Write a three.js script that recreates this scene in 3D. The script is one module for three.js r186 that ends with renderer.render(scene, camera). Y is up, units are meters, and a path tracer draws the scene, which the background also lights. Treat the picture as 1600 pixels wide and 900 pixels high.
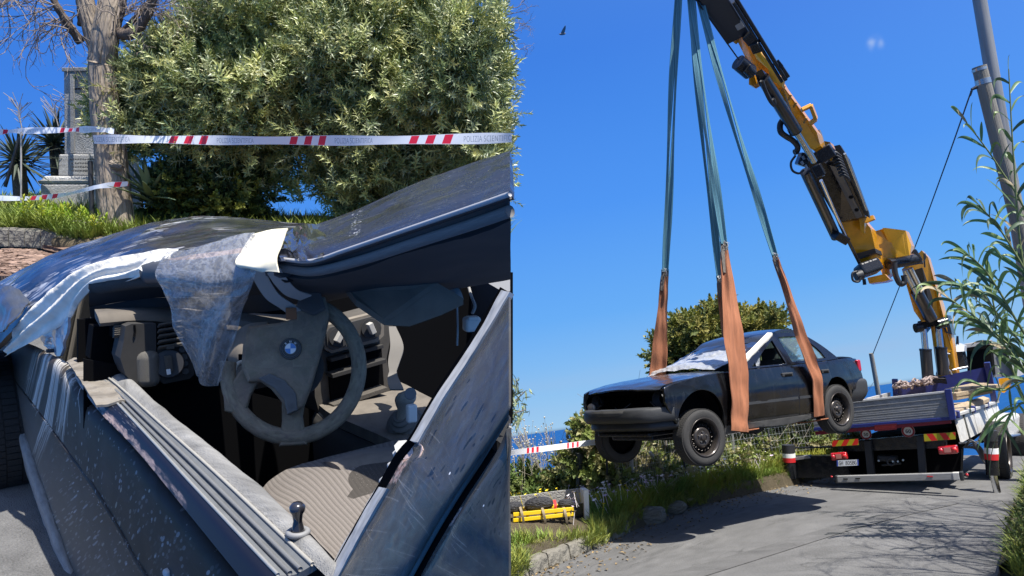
import * as THREE from 'three';
import { RoundedBoxGeometry } from 'three/addons/geometries/RoundedBoxGeometry.js';
import { mergeGeometries, toCreasedNormals } from 'three/addons/utils/BufferGeometryUtils.js';
import { TessellateModifier } from 'three/addons/modifiers/TessellateModifier.js';
import { ImprovedNoise } from 'three/addons/math/ImprovedNoise.js';

const V3 = (x, y, z) => new THREE.Vector3(x, y, z);
const R = (d) => d * Math.PI / 180;
let seedState = 7;
const rnd = () => { seedState = (seedState + 0x6d2b79f5) | 0; let t = Math.imul(seedState ^ (seedState >>> 15), 1 | seedState); t = (t + Math.imul(t ^ (t >>> 7), 61 | t)) ^ t; return ((t ^ (t >>> 14)) >>> 0) / 4294967296; };
const rr = (a, b) => a + (b - a) * rnd();
const reseed = (s) => { seedState = s; };
const lerp = (a, b, t) => a + (b - a) * t;
const clamp = (x, a = 0, b = 1) => Math.min(b, Math.max(a, x));
const sstep = (a, b, x) => { const t = clamp((x - a) / (b - a)); return t * t * (3 - 2 * t); };
const perlin = new ImprovedNoise();
const N3 = (x, y, z) => perlin.noise(x, y, z);
const fbm = (x, y, z, o = 4) => { let s = 0, a = .5; for (let i = 0; i < o; i++) { s += a * N3(x, y, z); x *= 2.03; y *= 2.03; z *= 2.03; a *= .5; } return s; };

// ---------------------------------------------------------------- camera, sky, sun, exposure
const scene = new THREE.Scene();
const FOC = 1200;                                             // focal length of the view in photo pixels (1600 x 900)
const camera = new THREE.PerspectiveCamera(2 * Math.atan(450 / FOC) * 180 / Math.PI, 16 / 9, .05, 60000);
camera.position.set(0, 2.1, 0);
camera.rotation.order = 'YXZ';
camera.rotation.set(R(10.8), 0, R(-8));
camera.updateMatrixWorld(true);
const CAM = camera.position.clone();

const camDir0 = (px, py) => V3((px - 800) / FOC, (450 - py) / FOC, -1).applyQuaternion(camera.quaternion).normalize();
const EXPO = 1.95;
const SUN = V3(.35, .84, .41).normalize();                   // towards the sun
{
  const W = 2048, H = 1024, puff = camDir0(1368, 67), data = new Float32Array(W * H * 4), d = V3(0, 0, 0);
  const stops = [[-90, .10, .16, .26], [-2, .24, .40, .60], [0, .36, .60, .86], [3, .26, .53, .88], [8, .14, .42, .92], [16, .080, .31, .90], [27, .050, .22, .78], [50, .040, .165, .56], [90, .045, .155, .48]];
  for (let j = 0; j < H; j++) for (let i = 0; i < W; i++) {
    const el = ((j + .5) / H - .5) * Math.PI, az = ((i + .5) / W - .5) * 2 * Math.PI;
    d.set(Math.cos(el) * Math.cos(az), Math.sin(el), Math.cos(el) * Math.sin(az));
    const deg = el * 180 / Math.PI;
    let k = 0; while (k < stops.length - 2 && deg > stops[k + 1][0]) k++;
    const t = clamp((deg - stops[k][0]) / (stops[k + 1][0] - stops[k][0])), c = [1, 2, 3].map((n) => lerp(stops[k][n], stops[k + 1][n], t));
    const cs = Math.max(0, d.dot(SUN)), glow = Math.pow(cs, 1.5) * .26 + Math.pow(cs, 6) * .5 + Math.pow(cs, 40) * 1.6;
    c[0] += glow; c[1] += glow; c[2] += glow * .95;
    // thin bank of cloud lying low over the sea, and one small puff
    const band = sstep(.6, 2.0, deg) * (1 - sstep(2.6, 5.2, deg)) * clamp(.25 + 1.5 * fbm(d.x * 5, d.y * 40, d.z * 5 + 3, 4)) * .55;
    c[0] = lerp(c[0], .36, band); c[1] = lerp(c[1], .52, band); c[2] = lerp(c[2], .78, band);
    const pc = d.dot(puff); if (pc > .9999) { const k = sstep(.99995, .999995, pc) * clamp(.25 + 2.4 * fbm(d.x * 160, d.y * 160, d.z * 160, 3)) * .6; for (let n = 0; n < 3; n++) c[n] = lerp(c[n], [.62, .74, .9][n], k); }
    const o = (j * W + i) * 4;
    data[o] = c[0] / EXPO; data[o + 1] = c[1] / EXPO; data[o + 2] = c[2] / EXPO; data[o + 3] = 1;
  }
  const sky = new THREE.DataTexture(data, W, H, THREE.RGBAFormat, THREE.FloatType);
  sky.mapping = THREE.EquirectangularReflectionMapping; sky.magFilter = sky.minFilter = THREE.LinearFilter; sky.wrapS = THREE.RepeatWrapping; sky.needsUpdate = true;
  scene.background = sky; scene.environment = sky;
}
const sun = new THREE.DirectionalLight(new THREE.Color(1, .955, .88), 4.6);
sun.position.copy(SUN).multiplyScalar(60); sun.castShadow = true; sun.shadow.mapSize.set(4096, 4096);
Object.assign(sun.shadow.camera, { left: -20, right: 24, top: 20, bottom: -20, near: 1, far: 140 });
scene.add(sun, sun.target);

const renderer = new THREE.WebGLRenderer({ antialias: true });
renderer.toneMapping = THREE.LinearToneMapping; renderer.toneMappingExposure = EXPO; renderer.shadowMap.enabled = true;

// ---------------------------------------------------------------- rays, planes, the two frames
const camDir = (px, py) => V3((px - 800) / FOC, (450 - py) / FOC, -1).applyQuaternion(camera.quaternion);
const P = (px, py, d) => camDir(px, py).multiplyScalar(d).add(CAM);                              // d = depth along the lens axis
const hit = (px, py, point, normal) => { const r = camDir(px, py); return r.multiplyScalar(point.clone().sub(CAM).dot(normal) / r.dot(normal)).add(CAM); };
const UP = V3(0, 1, 0);
// the slope on the left: its own upright direction
const qL = camera.quaternion.clone().multiply(new THREE.Quaternion().setFromAxisAngle(V3(1, 0, 0), R(6.4)));
const LX = V3(1, 0, 0).applyQuaternion(qL), LY = V3(0, 1, 0).applyQuaternion(qL), LZ = V3(0, 0, 1).applyQuaternion(qL);
const onL = (px, py, drop) => hit(px, py, CAM.clone().addScaledVector(LY, -drop), LY);              // a point that lies drop metres below the eye, measured on the slope's upright
// the road on the right
const RA = P(1240, 765, 12.4), RB = P(1560, 778, 11), RC = P(880, 885, 8.2);
const RN = RB.clone().sub(RA).cross(RC.clone().sub(RA)).normalize(); if (RN.y < 0) RN.negate();
const onRoad = (px, py, h = 0) => hit(px, py, RA.clone().addScaledVector(RN, h), RN);
const roadY = (x, z) => RA.y - (RN.x * (x - RA.x) + RN.z * (z - RA.z)) / RN.y;
const projPx = (p) => { const q = p.clone().sub(CAM).applyQuaternion(camera.quaternion.clone().invert()); return [800 + FOC * q.x / -q.z, 450 - FOC * q.y / -q.z, -q.z]; };

// ---------------------------------------------------------------- objects, parts, names
const used = new Map();
function numbered(name) { const n = used.get(name) || 0; used.set(name, n + 1); return n ? name + '_' + String(n).padStart(3, '0') : name; }
function tag(o, label, category, group, kind) { if (label) o.userData.label = label; if (category) o.userData.category = category; if (group) o.userData.group = group; if (kind) o.userData.kind = kind; return o; }
function thing(name, label, category, base, quat, group) {
  const o = new THREE.Group(); o.name = numbered(name); scene.add(o);
  o.position.copy(base); if (quat) o.quaternion.copy(quat);
  o.updateMatrixWorld(true);
  return tag(o, label, category, group);
}
function mesh(parent, name, geo, mat) { const m = new THREE.Mesh(geo, mat); m.name = parent === scene ? numbered(name) : name; m.castShadow = m.receiveShadow = true; parent.add(m); m.updateMatrixWorld(true); return m; }
const inv = (parent) => { parent.updateWorldMatrix(true, false); return parent.matrixWorld.clone().invert(); };
// a part whose geometry was made in world coordinates
function part(parent, name, geo, mat, label) { const g = (Array.isArray(geo) ? merge(geo) : geo).applyMatrix4(inv(parent)); const m = mesh(parent, name, g, mat); if (label) m.userData.label = label; return m; }
function local(parent, name, geo, mat, label) { const m = mesh(parent, name, Array.isArray(geo) ? merge(geo) : geo, mat); if (label) m.userData.label = label; return m; }
// a thing of one mesh, geometry in world coordinates
function single(name, label, category, geo, mat, base, group, kind) {
  const g = Array.isArray(geo) ? merge(geo) : geo; if (!base) { g.computeBoundingBox(); base = g.boundingBox.getCenter(V3(0, 0, 0)); base.y = g.boundingBox.min.y; }
  g.translate(-base.x, -base.y, -base.z); const m = mesh(scene, name, g, mat); m.position.copy(base); m.updateMatrixWorld(true);
  return tag(m, label, category, group, kind);
}
function merge(list) {
  const a = list.map((g) => { let q = g.index ? g.toNonIndexed() : g; for (const k of Object.keys(q.attributes)) if (!['position', 'normal', 'uv'].includes(k)) q.deleteAttribute(k); if (!q.attributes.normal) q.computeVertexNormals(); if (!q.attributes.uv) q.setAttribute('uv', new THREE.BufferAttribute(new Float32Array(q.attributes.position.count * 2), 2)); return q; });
  return a.length === 1 ? a[0] : mergeGeometries(a);
}
function instances(parent, name, geo, mat, mats, cols) {
  const m = new THREE.InstancedMesh(geo, mat, mats.length); m.name = parent === scene ? numbered(name) : name; m.castShadow = m.receiveShadow = true;
  const iv = inv(parent), t = new THREE.Matrix4();
  mats.forEach((x, i) => { m.setMatrixAt(i, t.multiplyMatrices(iv, x)); if (cols) m.setColorAt(i, cols[i]); });
  parent.add(m); return m;
}
const C = (r, g, b) => new THREE.Color(r, g, b);

// ---------------------------------------------------------------- geometry
function cr(p0, p1, p2, p3, t) { const t2 = t * t, t3 = t2 * t, f = (a, b, c, d) => .5 * (2 * b + (c - a) * t + (2 * a - 5 * b + 4 * c - d) * t2 + (3 * b - a - 3 * c + d) * t3); return V3(f(p0.x, p1.x, p2.x, p3.x), f(p0.y, p1.y, p2.y, p3.y), f(p0.z, p1.z, p2.z, p3.z)); }
function along(pts, t, lin) {
  const n = pts.length - 1, x = clamp(t) * n, i = Math.min(n - 1, Math.floor(x)), u = x - i;
  if (lin || n < 2) return pts[i].clone().lerp(pts[i + 1], u);
  const e = (k) => (k < 0 ? pts[0].clone().multiplyScalar(2).sub(pts[1]) : k > n ? pts[n].clone().multiplyScalar(2).sub(pts[n - 1]) : pts[k]);
  return cr(e(i - 1), pts[i], pts[i + 1], e(i + 2), u);
}
// a sheet through a grid of points (rows of equal or different length); thick gives it a back and edges
function patch(rows, { nu = 24, nv = 12, thick = 0, noise, lin, linV, uv } = {}) {
  const g = []; let lenU = 0, lenV = 0;
  for (let j = 0; j <= nv; j++) { const row = []; for (let i = 0; i <= nu; i++) row.push(along(rows.map((r) => along(r, i / nu, lin)), j / nv, linV ?? lin)); g.push(row); }
  const mj = nv >> 1, mi = nu >> 1; for (let i = 0; i < nu; i++) lenU += g[mj][i].distanceTo(g[mj][i + 1]); for (let j = 0; j < nv; j++) lenV += g[j][mi].distanceTo(g[j + 1][mi]);
  const nrm = (i, j) => { const a = g[j][Math.min(nu, i + 1)].clone().sub(g[j][Math.max(0, i - 1)]), b = g[Math.min(nv, j + 1)][i].clone().sub(g[Math.max(0, j - 1)][i]); return a.cross(b).normalize(); };
  const pos = [], uvs = [], idx = [], NN = g.map((r, j) => r.map((_, i) => nrm(i, j)));
  const put = (off) => { for (let j = 0; j <= nv; j++) for (let i = 0; i <= nu; i++) { const p = g[j][i].clone(), n = NN[j][i]; if (noise) p.addScaledVector(n, noise(p, i / nu, j / nv)); p.addScaledVector(n, off); pos.push(p.x, p.y, p.z); uvs.push(uv === '01' ? i / nu : i / nu * lenU, uv === '01' ? j / nv : j / nv * lenV); } };
  put(0); const w = nu + 1, A = (i, j) => j * w + i;
  for (let j = 0; j < nv; j++) for (let i = 0; i < nu; i++) idx.push(A(i, j), A(i + 1, j), A(i + 1, j + 1), A(i, j), A(i + 1, j + 1), A(i, j + 1));
  const geo = new THREE.BufferGeometry();
  if (!thick) { geo.setAttribute('position', new THREE.Float32BufferAttribute(pos, 3)); geo.setAttribute('uv', new THREE.Float32BufferAttribute(uvs, 2)); geo.setIndex(idx); geo.computeVertexNormals(); return geo; }
  put(-thick); const o = w * (nv + 1);
  for (let j = 0; j < nv; j++) for (let i = 0; i < nu; i++) idx.push(o + A(i, j), o + A(i + 1, j + 1), o + A(i + 1, j), o + A(i, j), o + A(i, j + 1), o + A(i + 1, j + 1));
  geo.setAttribute('position', new THREE.Float32BufferAttribute(pos, 3)); geo.setAttribute('uv', new THREE.Float32BufferAttribute(uvs, 2)); geo.setIndex(idx); geo.computeVertexNormals();
  const P3 = (k) => V3(pos[3 * k], pos[3 * k + 1], pos[3 * k + 2]), e = [], eu = [];
  const side = (a, b) => { const q = [a, b, o + b, a, o + b, o + a]; for (const k of q) { const p = P3(k); e.push(p.x, p.y, p.z); eu.push(uvs[2 * (k % o)], uvs[2 * (k % o) + 1]); } };
  for (let i = 0; i < nu; i++) { side(A(i + 1, 0), A(i, 0)); side(A(i, nv), A(i + 1, nv)); } for (let j = 0; j < nv; j++) { side(A(0, j), A(0, j + 1)); side(A(nu, j + 1), A(nu, j)); }
  const eg = new THREE.BufferGeometry(); eg.setAttribute('position', new THREE.Float32BufferAttribute(e, 3)); eg.setAttribute('uv', new THREE.Float32BufferAttribute(eu, 2)); eg.computeVertexNormals();
  return merge([geo, eg]);
}
function tube(pts, r, seg = 0, rad = 8, lin) {
  seg = seg || pts.length * 6; const pos = [], uvs = [], idx = []; let len = 0, prev = null;
  const ps = []; for (let i = 0; i <= seg; i++) ps.push(along(pts, i / seg, lin));
  let n0 = null;
  for (let i = 0; i <= seg; i++) {
    const t = ps[Math.min(seg, i + 1)].clone().sub(ps[Math.max(0, i - 1)]).normalize();
    if (!n0) { n0 = Math.abs(t.y) < .9 ? V3(0, 1, 0) : V3(1, 0, 0); }
    n0 = n0.clone().addScaledVector(t, -n0.dot(t)).normalize(); const b = t.clone().cross(n0);
    if (prev) len += prev.distanceTo(ps[i]); prev = ps[i];
    for (let k = 0; k <= rad; k++) { const a = k / rad * 2 * Math.PI, rad_ = typeof r === 'function' ? r(i / seg, a, ps[i]) : r; const p = ps[i].clone().addScaledVector(n0, Math.cos(a) * rad_).addScaledVector(b, Math.sin(a) * rad_); pos.push(p.x, p.y, p.z); uvs.push(k / rad, len); }
  }
  const w = rad + 1; for (let i = 0; i < seg; i++) for (let k = 0; k < rad; k++) { const a = i * w + k; idx.push(a, a + w, a + 1, a + 1, a + w, a + w + 1); }
  for (const [i, f] of [[0, 0], [seg, 1]]) { const c = pos.length / 3; pos.push(ps[i].x, ps[i].y, ps[i].z); uvs.push(.5, 0); for (let k = 0; k < rad; k++) { const a = i * w + k; f ? idx.push(c, a, a + 1) : idx.push(c, a + 1, a); } }
  const g = new THREE.BufferGeometry(); g.setAttribute('position', new THREE.Float32BufferAttribute(pos, 3)); g.setAttribute('uv', new THREE.Float32BufferAttribute(uvs, 2)); g.setIndex(idx); g.computeVertexNormals(); return g;
}
// a flat band along points; dir gives the direction of its width, w its width (number or function); thick closes it
function ribbon(pts, w, dir, { seg = 0, thick = .002, lin, twist } = {}) {
  seg = seg || pts.length * 8; const rows = [[], []];
  for (let i = 0; i <= seg; i++) { const t = i / seg, p = along(pts, t, lin), d = (typeof dir === 'function' ? dir(t, p) : dir.clone()).normalize(), ww = (typeof w === 'function' ? w(t) : w) / 2; rows[0].push(p.clone().addScaledVector(d, -ww)); rows[1].push(p.clone().addScaledVector(d, ww)); }
  return patch(rows, { nu: seg, nv: 1, thick, lin: true });
}
function basis(x, y, z, o) { return new THREE.Matrix4().makeBasis(x, y, z).setPosition(o); }
// a rounded bar between two points: w across, h along "up"; w1, h1 at the far end
function beam(p0, p1, w, h, up = UP, w1 = w, h1 = h, r) {
  const z = p1.clone().sub(p0), L = z.length(); z.normalize(); const x = up.clone().cross(z).normalize(), y = z.clone().cross(x);
  const g = new RoundedBoxGeometry(1, 1, 1, 2, .04), a = g.attributes.position, rad = r ?? Math.min(w, h) * .12;
  for (let i = 0; i < a.count; i++) {
    const t = a.getZ(i) + .5, W = lerp(w, w1, t), H = lerp(h, h1, t);
    const f = (v, S) => { const s = Math.sign(v), u = .5 - Math.abs(v); return u < .0401 ? s * (S / 2 - u / .04 * Math.min(rad, S * .49)) : v * S * (1 - 2 * Math.min(rad, S * .49) / S) / .92; };
    a.setXYZ(i, f(a.getX(i), W), f(a.getY(i), H), f(a.getZ(i), L) + L / 2);
  }
  g.applyMatrix4(basis(x, y, z, p0)); g.computeVertexNormals(); return g;
}
function box(w, h, d, r = .01) { return new RoundedBoxGeometry(w, h, d, 2, Math.min(r, w / 2.1, h / 2.1, d / 2.1)); }
function cyl(p0, p1, r0, r1 = r0, seg = 20) { const z = p1.clone().sub(p0), L = z.length(); const g = new THREE.CylinderGeometry(r1, r0, L, seg, 1); g.translate(0, L / 2, 0); g.applyQuaternion(new THREE.Quaternion().setFromUnitVectors(UP, z.normalize())); g.translate(p0.x, p0.y, p0.z); return g; }
// a polygon (3D points, roughly flat) pushed along vec
function prism(pts, vec, holes = []) {
  const n = V3(0, 0, 0); for (let i = 0; i < pts.length; i++) { const a = pts[i], b = pts[(i + 1) % pts.length]; n.x += (a.y - b.y) * (a.z + b.z); n.y += (a.z - b.z) * (a.x + b.x); n.z += (a.x - b.x) * (a.y + b.y); } n.normalize();
  const ux = pts[1].clone().sub(pts[0]).normalize(); ux.addScaledVector(n, -ux.dot(n)).normalize(); const uy = n.clone().cross(ux);
  const flat = (p) => new THREE.Vector2(p.clone().sub(pts[0]).dot(ux), p.clone().sub(pts[0]).dot(uy));
  let c2 = pts.map(flat); const flip = THREE.ShapeUtils.isClockWise(c2);
  const hs = holes.map((h) => h.slice()); const h2 = hs.map((h) => h.map(flat));
  const tri = THREE.ShapeUtils.triangulateShape(c2, h2), all = [...pts, ...hs.flat()], a2 = [...c2, ...h2.flat()], pos = [], uvs = [];
  const s = vec.dot(n) > 0 ? 1 : -1;
  const put = (p, q) => { pos.push(p.x, p.y, p.z); uvs.push(q.x, q.y); };
  for (const t of tri) { for (const k of t) put(all[k], a2[k]); for (const k of [t[0], t[2], t[1]]) put(all[k].clone().add(vec), a2[k]); }
  for (const loop of [pts, ...hs]) { let l = 0; for (let i = 0; i < loop.length; i++) { const a = loop[i], b = loop[(i + 1) % loop.length], c = b.clone().add(vec), d = a.clone().add(vec), e = a.distanceTo(b), v = vec.length(); for (const [p, q] of [[a, [l, 0]], [b, [l + e, 0]], [c, [l + e, v]], [a, [l, 0]], [c, [l + e, v]], [d, [l, v]]]) put(p, { x: q[0], y: q[1] }); l += e; } }
  const g = new THREE.BufferGeometry(); g.setAttribute('position', new THREE.Float32BufferAttribute(pos, 3)); g.setAttribute('uv', new THREE.Float32BufferAttribute(uvs, 2)); g.computeVertexNormals(); return g;
}
function xform(g, m) { g.applyMatrix4(m); return g; }

// ---------------------------------------------------------------- textures and materials
function canvasTex(w, h, draw, { srgb = true, rx = 1, ry = 1, clampEdge = false } = {}) {
  const c = document.createElement('canvas'); c.width = w; c.height = h; draw(c.getContext('2d'), w, h);
  const t = new THREE.CanvasTexture(c); if (srgb) t.colorSpace = THREE.SRGBColorSpace; t.wrapS = t.wrapT = clampEdge ? THREE.ClampToEdgeWrapping : THREE.RepeatWrapping; t.repeat.set(rx, ry); return t;
}
// a tiling value texture: f(x, y) in 0..1 where x, y run 0..1; noise is made periodic by a torus walk
function dataTex(n, f, { srgb = false, rgb = false, rx = 1, ry = 1 } = {}) {
  const d = new Uint8Array(n * n * 4);
  for (let j = 0; j < n; j++) for (let i = 0; i < n; i++) { const v = f(i / n, j / n), o = (j * n + i) * 4; for (let c = 0; c < 3; c++) d[o + c] = clamp(rgb ? v[c] : v) * 255; d[o + 3] = 255; }
  const t = new THREE.DataTexture(d, n, n); t.wrapS = t.wrapT = THREE.RepeatWrapping; t.magFilter = THREE.LinearFilter; t.minFilter = THREE.LinearMipmapLinearFilter; t.generateMipmaps = true; if (srgb) t.colorSpace = THREE.SRGBColorSpace; t.repeat.set(rx, ry); t.needsUpdate = true; return t;
}
const per = (x, y, fx, fy, z = 0, o = 4) => { // periodic fbm
  let s = 0, a = .5; for (let k = 0; k < o; k++) {
    const X = x * fx, Y = y * fy, u = x, v = y, n = (p, q) => N3(p + 13.1 * k, q + 7.7 * k, z);
    s += a * ((1 - u) * (1 - v) * n(X, Y) + u * (1 - v) * n(X - fx, Y) + (1 - u) * v * n(X, Y - fy) + u * v * n(X - fx, Y - fy)); fx *= 2; fy *= 2; a *= .5; } return s; };
const rep = (t, rx, ry = rx) => { const c = t.clone(); c.repeat.set(rx, ry); c.needsUpdate = true; return c; };
const T = {};
T.grain = dataTex(512, (x, y) => .5 + .9 * per(x, y, 24, 24, 1, 5));
T.blotch = dataTex(512, (x, y) => .5 + 1.1 * per(x, y, 5, 5, 2, 6));
T.streak = dataTex(512, (x, y) => .5 + 1.0 * per(x, y, 28, 4, 3, 5));
T.dirtC = dataTex(512, (x, y) => { const v = .82 + .55 * per(x, y, 6, 6, 9, 6); return [v, v * .98, v * .95]; }, { rgb: true });
T.paintDirt = dataTex(512, (x, y) => { const a = clamp(.5 + 1.3 * per(x, y, 5, 7, 4, 6)), b = Math.pow(clamp(.45 + 1.2 * per(x, y, 40, 22, 5, 3)), 6) * 2.2; const v = .10 + .16 * a * a + b * .35; return [v, v * 1.0, v * 1.03]; }, { rgb: true, srgb: true });
const std = (r, g, b, rough = .7, metal = 0, o = {}) => new THREE.MeshStandardMaterial({ color: C(r, g, b), roughness: rough, metalness: metal, side: THREE.DoubleSide, ...o });
const phys = (r, g, b, rough = .5, metal = 0, o = {}) => new THREE.MeshPhysicalMaterial({ color: C(r, g, b), roughness: rough, metalness: metal, side: THREE.DoubleSide, ...o });
// ================================================================ THE ROAD SIDE (right): setting
const M = {};
const EDGE = [[700, 958], [770, 926], [850, 892], [940, 853], [1015, 818], [1065, 797], [1140, 779], [1235, 759], [1330, 738], [1420, 722]];
T.asphalt = dataTex(1024, (x, y) => { const g = per(x, y, 180, 180, 6, 2), b = per(x, y, 9, 9, 8, 4), cr = Math.pow(1 - Math.min(1, Math.abs(per(x, y, 4, 4, 15, 4)) * 34), 2) * sstep(.0, .25, per(x, y, 3, 3, 16, 2)); const v = (.118 + .10 * g + .075 * b + .05 * per(x, y, 3, 3, 14, 2)) * (1 - .6 * cr); return [v, v * .985, v * .965]; }, { rgb: true });
T.asphaltB = dataTex(512, (x, y) => .5 + .9 * per(x, y, 80, 80, 6, 3));
M.asphalt = std(.95, .95, .95, .92, 0, { map: rep(T.asphalt, .3), bumpMap: rep(T.asphaltB, .9), bumpScale: .006 });
M.asphaltNear = std(1, 1, 1, .9, 0, { map: rep(T.asphalt, .6), bumpMap: rep(T.asphaltB, 1.5), bumpScale: .01 });
M.patchAsphalt = std(.80, .80, .80, .92, 0, { map: rep(T.asphalt, .43), bumpMap: rep(T.asphaltB, 1.3), bumpScale: .005 });
T.soil = dataTex(512, (x, y) => { const a = .5 + 1.2 * per(x, y, 7, 7, 11, 6), g = .5 + per(x, y, 60, 60, 12, 3); return [.11 + .12 * a * g, .085 + .10 * a * g, .05 + .06 * a * g]; }, { rgb: true });
M.soil = std(1, 1, 1, .95, 0, { map: rep(T.soil, .7), bumpMap: rep(T.grain, 1.5), bumpScale: .03 });
M.leaf = (r, g, b, t = .3) => phys(r, g, b, .62, 0, { transmission: t, thickness: 0, specularIntensity: .5 });
T.concrete = dataTex(512, (x, y) => { const a = per(x, y, 5, 5, 21, 6), g = per(x, y, 50, 50, 22, 3); const v = .36 + .22 * a + .12 * g; return [v, v * .97, v * .91]; }, { rgb: true });
M.concrete = std(1, 1, 1, .9, 0, { map: rep(T.concrete, 1.1), bumpMap: rep(T.grain, 2), bumpScale: .012 });
M.oldStone = std(.46, .44, .39, .93, 0, { map: rep(T.concrete, 1.7), bumpMap: rep(T.blotch, 2.5), bumpScale: .035 });
M.galv = std(.42, .44, .46, .45, .7, { roughnessMap: rep(T.blotch, 3) });
M.rubber = std(.042, .041, .04, .82, 0, { bumpMap: rep(T.grain, 3), bumpScale: .004, map: rep(T.dirtC, 2) });
M.blackPlastic = std(.022, .023, .026, .55);
M.blackSteel = std(.018, .019, .022, .5, .2, { roughnessMap: rep(T.blotch, 2) });
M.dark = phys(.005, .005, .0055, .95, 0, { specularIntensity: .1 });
M.chrome = std(.78, .79, .8, .18, 1);

{
  // carriageway: one sheet in the plane of the road
  const o = RA.clone(), ax = V3(1, 0, .15).addScaledVector(RN, -V3(1, 0, .15).dot(RN)).normalize();
  const le = [[480, 1250], [600, 1040], ...EDGE, [1480, 712]].map(([x, y]) => onRoad(x, y, 0)), rows = [0, .5, 1, 2, 4, 7, 10, 14].map((w) => le.map((p) => p.clone().addScaledVector(ax, w)));
  single('road', null, null, patch(rows, { nu: 60, nv: 40, lin: true, noise: (p) => .003 * fbm(p.x * .5, p.z * .5, 3, 3) }), M.asphalt, o, null, 'structure');
  // older repair strip in the surface
  const strip = [[1010, 905], [1100, 880], [1200, 852], [1300, 822], [1400, 798], [1470, 784]].map(([x, y]) => onRoad(x, y, .007)), strip2 = [[1085, 905], [1165, 880], [1250, 853], [1335, 826], [1432, 801], [1500, 786]].map(([x, y]) => onRoad(x, y, .007));
  single('road_repair_strip', null, null, patch([strip, strip2], { nu: 40, nv: 4, lin: true }), M.patchAsphalt, null, null, 'structure');
}
const FENCE = [[640, 818], [760, 806], [850, 799], [920, 795], [985, 789], [1040, 776], [1110, 758], [1200, 737], [1290, 722], [1370, 712]];
const edgeP = EDGE.map(([x, y]) => onRoad(x, y, 0)), fenceP = FENCE.map(([x, y]) => onRoad(x, y, .18));
const OUT = edgeP.map((p, i) => { const d = fenceP[i].clone().sub(p); d.y = 0; return V3(-.52, 0, -.85).lerp(d.normalize(), .2).normalize(); });
const vergeRow = (t) => edgeP.map((p, i) => p.clone().lerp(fenceP[i], t).add(V3(0, .14 * sstep(0, .12, t) + .05 * fbm(p.x * .8, t * 3, i, 2), 0)));
{
  const low = edgeP.map((p) => p.clone().add(V3(0, -.12, 0)).addScaledVector(V3(.52, 0, .85), .05));
  const far = (d, y) => fenceP.map((p, i) => p.clone().addScaledVector(OUT[i], d).add(V3(0, y, 0)));
  const rows = [low, vergeRow(.03), vergeRow(.15), vergeRow(.4), vergeRow(.75), fenceP, far(1.2, -.25), far(3, -1.6), far(9, -9), far(40, -50)];
  single('verge', null, null, patch(rows, { nu: 90, nv: 70, noise: (p, u, v) => v > .02 ? .05 * fbm(p.x * 2, p.y * 2, p.z * 2, 4) : 0 }), M.soil, edgeP[3].clone(), null, 'structure');
  // the ground that falls away right of the road
  const re = [[1560, 900], [1585, 800], [1620, 745], [1680, 700]].map(([x, y]) => onRoad(x, y, .02)), r2 = re.map((p) => p.clone().add(V3(.5, .25, .1))), r3 = re.map((p) => p.clone().add(V3(4, .9, 1)));
  single('roadside_bank', null, null, patch([re.map((p) => p.clone().add(V3(-.03, -.12, 0))), re, r2, r3], { nu: 30, nv: 20, noise: (p) => .06 * fbm(p.x * 2, p.y * 2, p.z * 2, 4) }), M.soil, re[1].clone(), null, 'structure');
}
{ // sea
  const g = new THREE.CircleGeometry(45000, 96); g.rotateX(-Math.PI / 2);
  const u = g.attributes.uv; for (let i = 0; i < u.count; i++) u.setXY(i, u.getX(i) * 900, u.getY(i) * 900);
  const s = single('sea', null, null, g, phys(.010, .075, .235, .9, 0, { specularIntensity: .12, map: rep(T.dirtC, 1, 1) }), V3(0, 0, 0), null, 'structure'); s.position.set(0, -48, 0);
}

// ---------------------------------------------------------------- leaves and sprigs
function leafGeo(L, w, fold = .25, droop = .2) { // six faces, base at the origin, along +z
  const p = [], seg = 3; const c = []; for (let i = 0; i <= seg; i++) { const t = i / seg, ww = w * Math.sin(Math.PI * Math.pow(t, .75)) * .5 + .0004, y = -droop * L * t * t; c.push([V3(-ww, y + fold * ww, t * L), V3(0, y, t * L), V3(ww, y + fold * ww, t * L)]); }
  for (let i = 0; i < seg; i++) for (const k of [0, 1]) { const a = c[i][k], b = c[i][k + 1], d = c[i + 1][k], e = c[i + 1][k + 1]; for (const q of [a, b, e, a, e, d]) p.push(q.x, q.y, q.z); }
  const g = new THREE.BufferGeometry(); g.setAttribute('position', new THREE.Float32BufferAttribute(p, 3)); g.computeVertexNormals(); return g;
}
function sprigGeo(n, L, w, len, { spread = .9, upright = .2, stem = .003, fold = .25, droop = .2 } = {}) { // a twig along +y with leaves round it
  const list = [cyl(V3(0, 0, 0), V3(0, len, 0), stem, stem * .4, 4)];
  for (let i = 0; i < n; i++) {
    const t = (i + .5) / n, g = leafGeo(L * rr(.7, 1.15) * (1 - .25 * t), w * rr(.8, 1.15), fold, droop);
    g.rotateX(-lerp(spread, .15, t * t) * 0 - (Math.PI / 2 - lerp(spread, .25, t * t) - rr(-.25, .25))); g.rotateY(i * 2.4 + rr(-.4, .4)); g.translate(0, t * len, 0); list.push(g);
  }
  return merge(list);
}
const randQ = (tilt = Math.PI) => new THREE.Quaternion().setFromEuler(new THREE.Euler(rr(-tilt, tilt), rr(0, 6.283), rr(-tilt, tilt), 'YXZ'));
const place = (p, q, s) => new THREE.Matrix4().compose(p, q, V3(s, s, s));
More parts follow.
